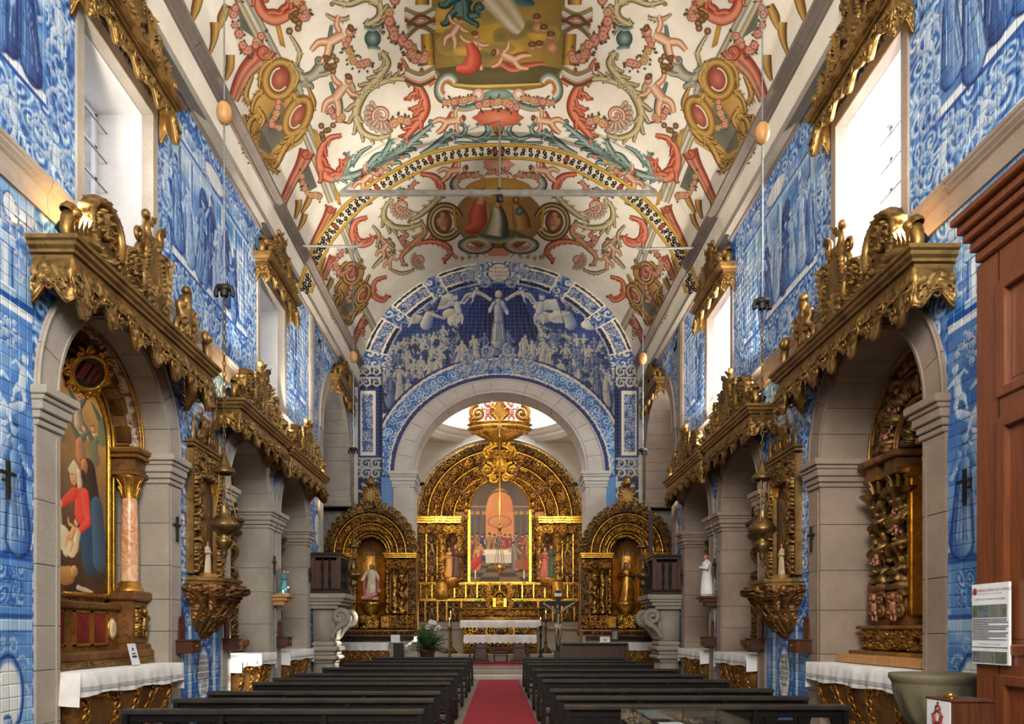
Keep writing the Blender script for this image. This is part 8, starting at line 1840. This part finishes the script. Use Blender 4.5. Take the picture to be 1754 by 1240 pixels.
# teal acanthus sweep above the band
for pts, w, pal in (([(572, 306), (610, 300), (650, 284), (690, 256), (722, 230), (744, 212)], (8, 17, 4), TEA), ([(592, 300), (600, 276), (596, 262)], (8, 9, 3), TEA), ([(630, 290), (646, 268), (662, 262)], (9, 9, 3), TEA), ([(650, 280), (668, 250), (672, 238)], (9, 8, 3), TEA), ([(722, 264), (742, 254), (762, 238), (778, 226)], (4, 11, 7), TEA), ([(778, 226), (792, 232), (800, 222), (796, 212)], (9, 8, 3), TEA), ([(800, 232), (822, 238), (838, 226), (834, 212), (820, 210)], (4, 9, 4), TEA)): fr.acanthus(pts, w, pal, 3, 5)
# beige and orange spirals
for pts, w, pal, sd_ in (([(655, 88), (667, 108), (652, 132), (626, 160), (613, 192), (622, 224), (648, 236), (672, 230)], (9, 16, 5), OLI, 1), ([(618, 172), (646, 146), (680, 134), (706, 138)], (5, 10, 8), OLI, -1), ([(700, 134), (722, 152), (732, 180), (724, 204), (706, 226), (694, 240)], (9, 17, 7), RED, 1), ([(722, 160), (708, 162), (700, 172)], (10, 7, 4), RED, -1), ([(730, 184), (716, 184), (706, 190)], (10, 7, 4), RED, -1), ([(626, 44), (650, 30), (652, 10), (630, -2), (600, 8), (572, 2)], (9, 13, 5), OLI, 1), ([(714, 140), (722, 128), (728, 122)], (8, 9, 5), RED, 1),
                        ([(722, 298), (746, 302), (760, 318), (758, 334)], (5, 11, 8), RED, 1), ([(758, 334), (742, 352), (716, 372), (702, 376)], (9, 9, 3), OLI, 1), ([(676, 340), (663, 354), (661, 374), (676, 388), (702, 390), (726, 382)], (4, 11, 6), OLI, 1), ([(724, 382), (730, 392), (728, 402), (704, 424), (690, 440), (696, 456)], (6, 10, 4), (CR['redl'], CR['olive'], CR['olived']), 1), ([(706, 422), (730, 414), (752, 414), (770, 422), (774, 434), (762, 448)], (4, 9, 5), RED, 1), ([(640, 346), (624, 352), (610, 366), (600, 384)], (5, 9, 3), TEA, 1), ([(668, 316), (690, 304), (712, 300)], (3, 8, 5), TEA, 1), ([(700, 240), (690, 252), (676, 262)], (7, 9, 4), TEA, 1), ([(640, 460), (660, 440), (680, 432)], (3, 7, 3), OLI, 1)): fr.acanthus(pts, w, pal, 3, 6, sd_)
for x, y, r, rot in ((656, 198, 27, 2.6), (692, 354, 20, 2.0), (722, 446, 15, 2.6)): fr.shell(x, y, r, rot, (CR['rosel'], CR['grey'], CR['rosed']), 3)
# little vase, horns, grapes
fr.disc(641, 66, 13, 14, CR['teall'], CR['teald'], 3.4, 0, line=CR['teald']); fr.rib([(626, 46), (641, 50), (656, 44)], (5, 8, 4), [CR['teald'], CR['teal'], CR['teall']], 3.6); fr.rib([(632, 82), (641, 80), (654, 84)], (5, 8, 4), [CR['teald'], CR['teal'], CR['teall']], 3.6)
fr.acanthus([(508, 112), (520, 132), (540, 128), (556, 108)], (9, 17, 22), GRY, 3, 4); fr.acanthus([(520, 164), (514, 148), (530, 140)], (6, 12, 6), GRY, 3, 3)
for x, y, n, r in ((570, 108, 14, 5), (505, 36, 10, 6), (562, 224, 8, 5), (622, 452, 6, 3.4)):
    R = random.Random(n)
    for k in range(n): fr.disc(x + R.uniform(-11, 11) * r / 5, y + R.uniform(-16, 16) * r / 5, r, r, CR['ochl'], CR['brownd'], 4.2)
# putti
fr.putto(548, 84, 74, 1.0, 1); fr.putto(566, 186, 72, .55, 1); fr.putto(752, 212, 52, 1.35, 1, 4, 'red'); fr.putto(614, 320, 46, .8, 1, 4, 'red'); fr.putto(760, 296, 48, 1.35, 1, 4, 'red'); fr.putto(652, 436, 36, .6, 1); fr.putto(664, 456, 30, .5, 1, 4)
# painted columns framing the great medallion
for y0, rx, k in ((20, 28, 1), (50, 28, -1), (122, 32, 1)):
    for j, col in enumerate((CR['och'], CR['teal'], CR['rosel'], CR['teall'], CR['rose'], CR['olived'])):
        fr.rib([(696 if k > 0 else 700, y0 - 10 * k + 5 * j * k * .8 + 4), (722, y0 + 4 * k + 5 * j * k * .8), (748, y0 - 8 * k + 4 * j * k)], (5.5, 6, 5), [col, CR['white'] if j in (2, 3) else col, CR['brownd']], 3.2 + .1 * j)
fr.rib([(734, 58), (737, 112)], 22, [CR['brownd'], CR['och'], CR['yel'], CR['och'], CR['brown']], 3); fr.rib([(726, -6), (726, 8)], 24, [CR['brownd'], CR['och'], CR['yel'], CR['brown']], 3); fr.garland([(706, 88), (718, 98), (730, 104), (734, 90)], 7.5, 7, 5, 3)
for j, col in enumerate((CR['olived'], CR['teal'], CR['teall'], CR['white'], CR['rose'], CR['och'])): fr.ring(768, 150, 20 - 2.6 * j, 27 - 3.4 * j, 3.6, [col, col], 3.5 + .1 * j, .3, 1.6, 5.6)
fr.rib([(690, 122), (688, 108), (684, 118)], (5, 8, 3), [CR['redd'], CR['brown']], 2.5); fr.rib([(736, 146), (748, 138), (756, 144), (752, 150)], (9, 9, 3), [CR['redd'], CR['redl'], CR['red']], 3)
fr.rib([(776, 184), (800, 186), (822, 178), (836, 166)], (8, 12, 9), [CR['teald'], CR['teal'], CR['teall'], CR['och']], 3); fr.garland([(764, 176), (782, 174), (800, 172), (816, 166)], 6.5, 8, 4.6, 5); fr.ring(822, 162, 8, 9, 5, [CR['rosed'], CR['rosel'], CR['rose']], 4.2)
# lower medallion frame scrolls
for j, col in enumerate((CR['ochd'], CR['olive'], CR['olived'], CR['olivel'], CR['brown'])): fr.ring(765, 380, 30 - 3 * j, 32 - 3.2 * j, 4, [col, CR['olivel'] if j == 3 else col], 3.4 + .1 * j, 0, .6, 6.0)
fr.disc(762, 380, 15, 20, CR['rose'], CR['ochd'], 4); fr.garland([(762, 366), (756, 382), (766, 394)], 5.5, 6, 4.5, 8); fr.rib([(780, 355), (784, 392)], 6, [CR['brownd'], CR['yel'], CR['och']], 4.4)
for j, col in enumerate((CR['ochd'], CR['teal'], CR['teall'], CR['rosel'], CR['olive'])): fr.ring(800, 314, 26 - 3 * j, 18 - 2 * j, 3.4, [col, col], 3.4 + .1 * j, -.15, 1.0, 5.4); fr.ring(818, 420, 30 - 3.4 * j, 14 - 1.7 * j, 3, [col, col], 3.4 + .1 * j)
fr.garland([(786, 304), (806, 300), (832, 302)], 5, 7, 4.5, 9); fr.garland([(806, 424), (822, 426), (838, 420)], 3.6, 6, 4.5, 10)
# lighter tendrils and leaf sprays filling the ground
for pts, w, pal in (([(500, 60), (516, 90), (512, 110)], (3, 7, 2), OLI), ([(436, 130), (424, 160), (430, 180)], (3, 9, 3), OCH), ([(530, 150), (540, 176), (534, 200)], (3, 8, 3), OCH), ([(420, 196), (428, 222), (446, 246)], (3, 8, 3), OCH), ([(448, 262), (462, 284), (480, 296)], (4, 8, 3), OCH), ([(596, 130), (608, 150), (606, 170)], (2, 6, 2), OLI), ([(690, 100), (700, 118), (694, 134)], (3, 6, 3), RED), ([(640, 250), (620, 262), (606, 284)], (2, 6, 3), TEA), ([(500, 320), (490, 350), (496, 372)], (2, 7, 3), OCH),
                    ([(560, 350), (570, 376), (562, 400)], (2, 6, 3), OCH), ([(640, 386), (652, 402), (648, 424)], (2, 6, 3), OLI), ([(660, 410), (676, 420), (670, 440)], (2, 6, 3), TEA), ([(690, 320), (676, 332), (660, 336)], (2, 6, 2), TEA), ([(742, 386), (746, 400), (736, 412)], (3, 6, 2), RED), ([(590, 520), (582, 545), (592, 566)], (2, 7, 3), OCH), ([(560, 440), (552, 462), (560, 480)], (2, 5, 2), OCH), ([(636, 470), (628, 490), (634, 510)], (2, 6, 2), OCH), ([(780, 244), (812, 246), (836, 244)], (2, 6, 3), TEA), ([(668, 460), (690, 468), (712, 462)], (2, 5, 2), OLI), ([(560, 24), (580, 34), (600, 30)], (2, 7, 3), OLI), ([(660, 60), (652, 44), (662, 30)], (2, 5, 2), OLI)): fr.acanthus(pts, w, pal, 2.4, 4)
# transverse gilt band
bp = [(854 + 2.5, 259), (800, 262), (740, 274), (690, 298), (640, 328), (600, 362), (566, 402), (548, 432), (534, 470), (524, 500)]
fr.rib(bp, (23, 26, 22), [CR['cream']] * 5, 3, None, 4)
q = fr.spline(bp, 2.0); tt = np.gradient(q, axis=0); tt /= np.linalg.norm(tt, axis=1)[:, None]; nn = np.stack([-tt[:, 1], tt[:, 0]], -1)
for e, w in ((-11, 5.5), (11, 6.5)): fr._strip(q[::3], nn[::3], np.full(len(q[::3]), w / 2) + 0, [CR['ochd'], CR['yel'], CR['yel'], CR['och']], 4) if False else fr.rib([tuple(a) for a in (q + nn * e)[::4]], w, [CR['ochd'], CR['yel'], CR['yel'], CR['och']], 4, None, 4)
for k in range(4, len(q) - 2, 5):
    for sg in (-1, 1): c_ = q[k] + nn[k] * 3.6 * sg; fr.curl(c_[0], c_[1], 4.2, 1.1, k * .7, sg, 1.0, (CR['dark'], CR['dark'], CR['dark']), 4.4)
    if k % 45 == 4: fr.disc(q[k][0], q[k][1], 5, 5, CR['red'], CR['redd'], 4.6, 0, 4, .25)
fr.sides = (1,)
# great medallion picture (both halves of the vault)
fr.fill([(742, -10), (742, 20), (744, 60), (744, 110), (752, 134), (780, 150), (816, 156), (856, 152), (896, 156), (932, 150), (960, 134), (968, 110), (968, 60), (970, 20), (970, -10)], (206, 164, 70), (138, 116, 62), 1, (856, 50), 12)
fr.fill([(748, 118), (790, 112), (850, 116), (920, 110), (964, 118), (950, 136), (900, 146), (856, 148), (810, 146), (766, 138)], (112, 98, 62), (94, 84, 56), 1.6, (856, 130), 5)
fr.rib([(778, 145), (820, 148), (860, 147), (930, 144)], (3, 6, 3), [(206, 176, 92), (222, 190, 100), (190, 160, 84)], 2)
R = random.Random(8)
for k in range(26): x, y = R.uniform(756, 956), R.uniform(10, 112); fr.disc(x, y, R.uniform(14, 30), R.uniform(8, 16), *((((144, 126, 78), (172, 142, 70)), ((218, 178, 78), (192, 154, 68)), ((124, 112, 76), (154, 130, 70)))[k % 3]), 1.7 + .02 * k)
fr.acanthus([(800, -4), (792, 14), (796, 26), (826, 24)], (30, 26, 8), (CR['teal'], (52, 92, 92), (30, 58, 62)), 3, 3); fr.rib([(886, -6), (902, 2), (918, 8)], (26, 18, 5), [(30, 58, 62), (58, 98, 96), (90, 124, 116)], 3); fr.rib([(846, -10), (868, 18), (890, 46), (896, 52)], (52, 40, 16), [(150, 134, 100), (214, 202, 164), (176, 160, 122), (226, 216, 184), (160, 142, 106)], 3.2)
fr.putto(770, 72, 52, .5, 1, 4, None); fr.putto(810, 112, 62, .1, 1, 4, None); fr.rib([(806, 74), (814, 94), (808, 116), (784, 118)], (12, 30, 12), [CR['redd'], (206, 84, 66), (226, 118, 92), (196, 74, 58)], 5); fr.putto(900, 110, 62, -1.2, 1, 4, 'red'); fr.rib([(862, 108), (880, 118), (904, 112), (936, 108)], (8, 12, 4), [CR['redd'], (200, 92, 72), CR['redl']], 3.8)
for x, y in ((922, 32), (934, 50), (946, 62), (914, 80), (926, 78)): fr.disc(x, y, 7, 8, CR['flesh'], CR['fleshd'], 4); fr.disc(x, y - 4, 7, 5, CR['och'], CR['brownd'], 4.3)
for x, y in ((924, 40), (948, 74)): fr.disc(x, y + 8, 10, 10, CR['flesh'], CR['fleshd'], 3.8)
# red shell with roses below the medallion
fr.disc(856, 202, 40, 15, (228, 150, 118), (196, 96, 70), 3.4, 0, 8, .07, 60, CR['redd']); fr.garland([(822, 182), (840, 178), (856, 176), (872, 178), (890, 182)], 8, 10, 5, 4); fr.disc(856, 162, 24, 9, CR['teall'], CR['teal'], 3.6); fr.rib([(848, 216), (856, 228), (864, 216)], (8, 10, 8), [CR['ochd'], CR['och'], CR['ochd']], 3.2); fr.rib([(822, 240), (856, 236), (890, 240)], (4, 9, 4), [CR['teald'], CR['teal'], CR['teald']], 3.2)
# lower medallion picture
fr.disc(856, 374, 76, 54, (200, 152, 84), (150, 112, 66), 1.4, 0, 0, 0, 50); fr.disc(856, 326, 58, 22, (214, 172, 82), (184, 140, 66), 1.6); fr.disc(856, 410, 50, 18, (140, 112, 62), (116, 90, 54), 1.7)
fr.rib([(826, 340), (822, 362), (818, 386), (800, 392)], (16, 34, 14), [CR['redd'], (190, 84, 60), (214, 112, 84), (176, 72, 54)], 3); fr.rib([(824, 350), (828, 334), (830, 328)], (16, 14, 10), [CR['fleshd'], CR['flesh'], CR['fleshd']], 3.4); fr.disc(830, 328, 6, 7, CR['flesh'], CR['brownd'], 3.8); fr.rib([(814, 322), (846, 328)], 3, [CR['brown'], CR['ochl']], 4); fr.rib([(832, 314), (834, 342)], 3, [CR['brown'], CR['ochl']], 4)
fr.rib([(852, 350), (856, 376), (852, 404)], (14, 32, 46), [(56, 62, 50), (90, 92, 72), CR['white'], (198, 184, 140), (74, 78, 60)], 3); fr.disc(854, 350, 6, 7, CR['flesh'], CR['fleshd'], 3.8); fr.rib([(886, 350), (894, 372), (898, 392)], (12, 28, 30), [CR['brownd'], CR['och'], CR['ochl'], CR['brown']], 3); fr.disc(886, 342, 6, 7, CR['flesh'], CR['brownd'], 3.8); fr.disc(892, 362, 7, 7, CR['teall'], CR['teald'], 4.2)
fr.disc(856, 282, 26, 12, CR['rosel'], CR['rose'], 3.4, 0, 7, .1, 42); fr.garland([(840, 294), (856, 296), (872, 294)], 4.6, 6, 4.6, 3); fr.disc(856, 432, 24, 7, (216, 150, 118), CR['redl'], 3.2, 0, 6, .1, 40); fr.rib([(820, 404), (856, 412), (890, 404)], (7, 10, 7), [CR['teald'], CR['teal'], CR['yel']], 3.6)
tag(ob('painted_decoration', fr.mb, M['fresco'], ceil), kind='stuff')['label'] = 'painted scrolls, garlands, putti and medallions on the cream vault'
print('FRESCO verts', fr.mb.n)
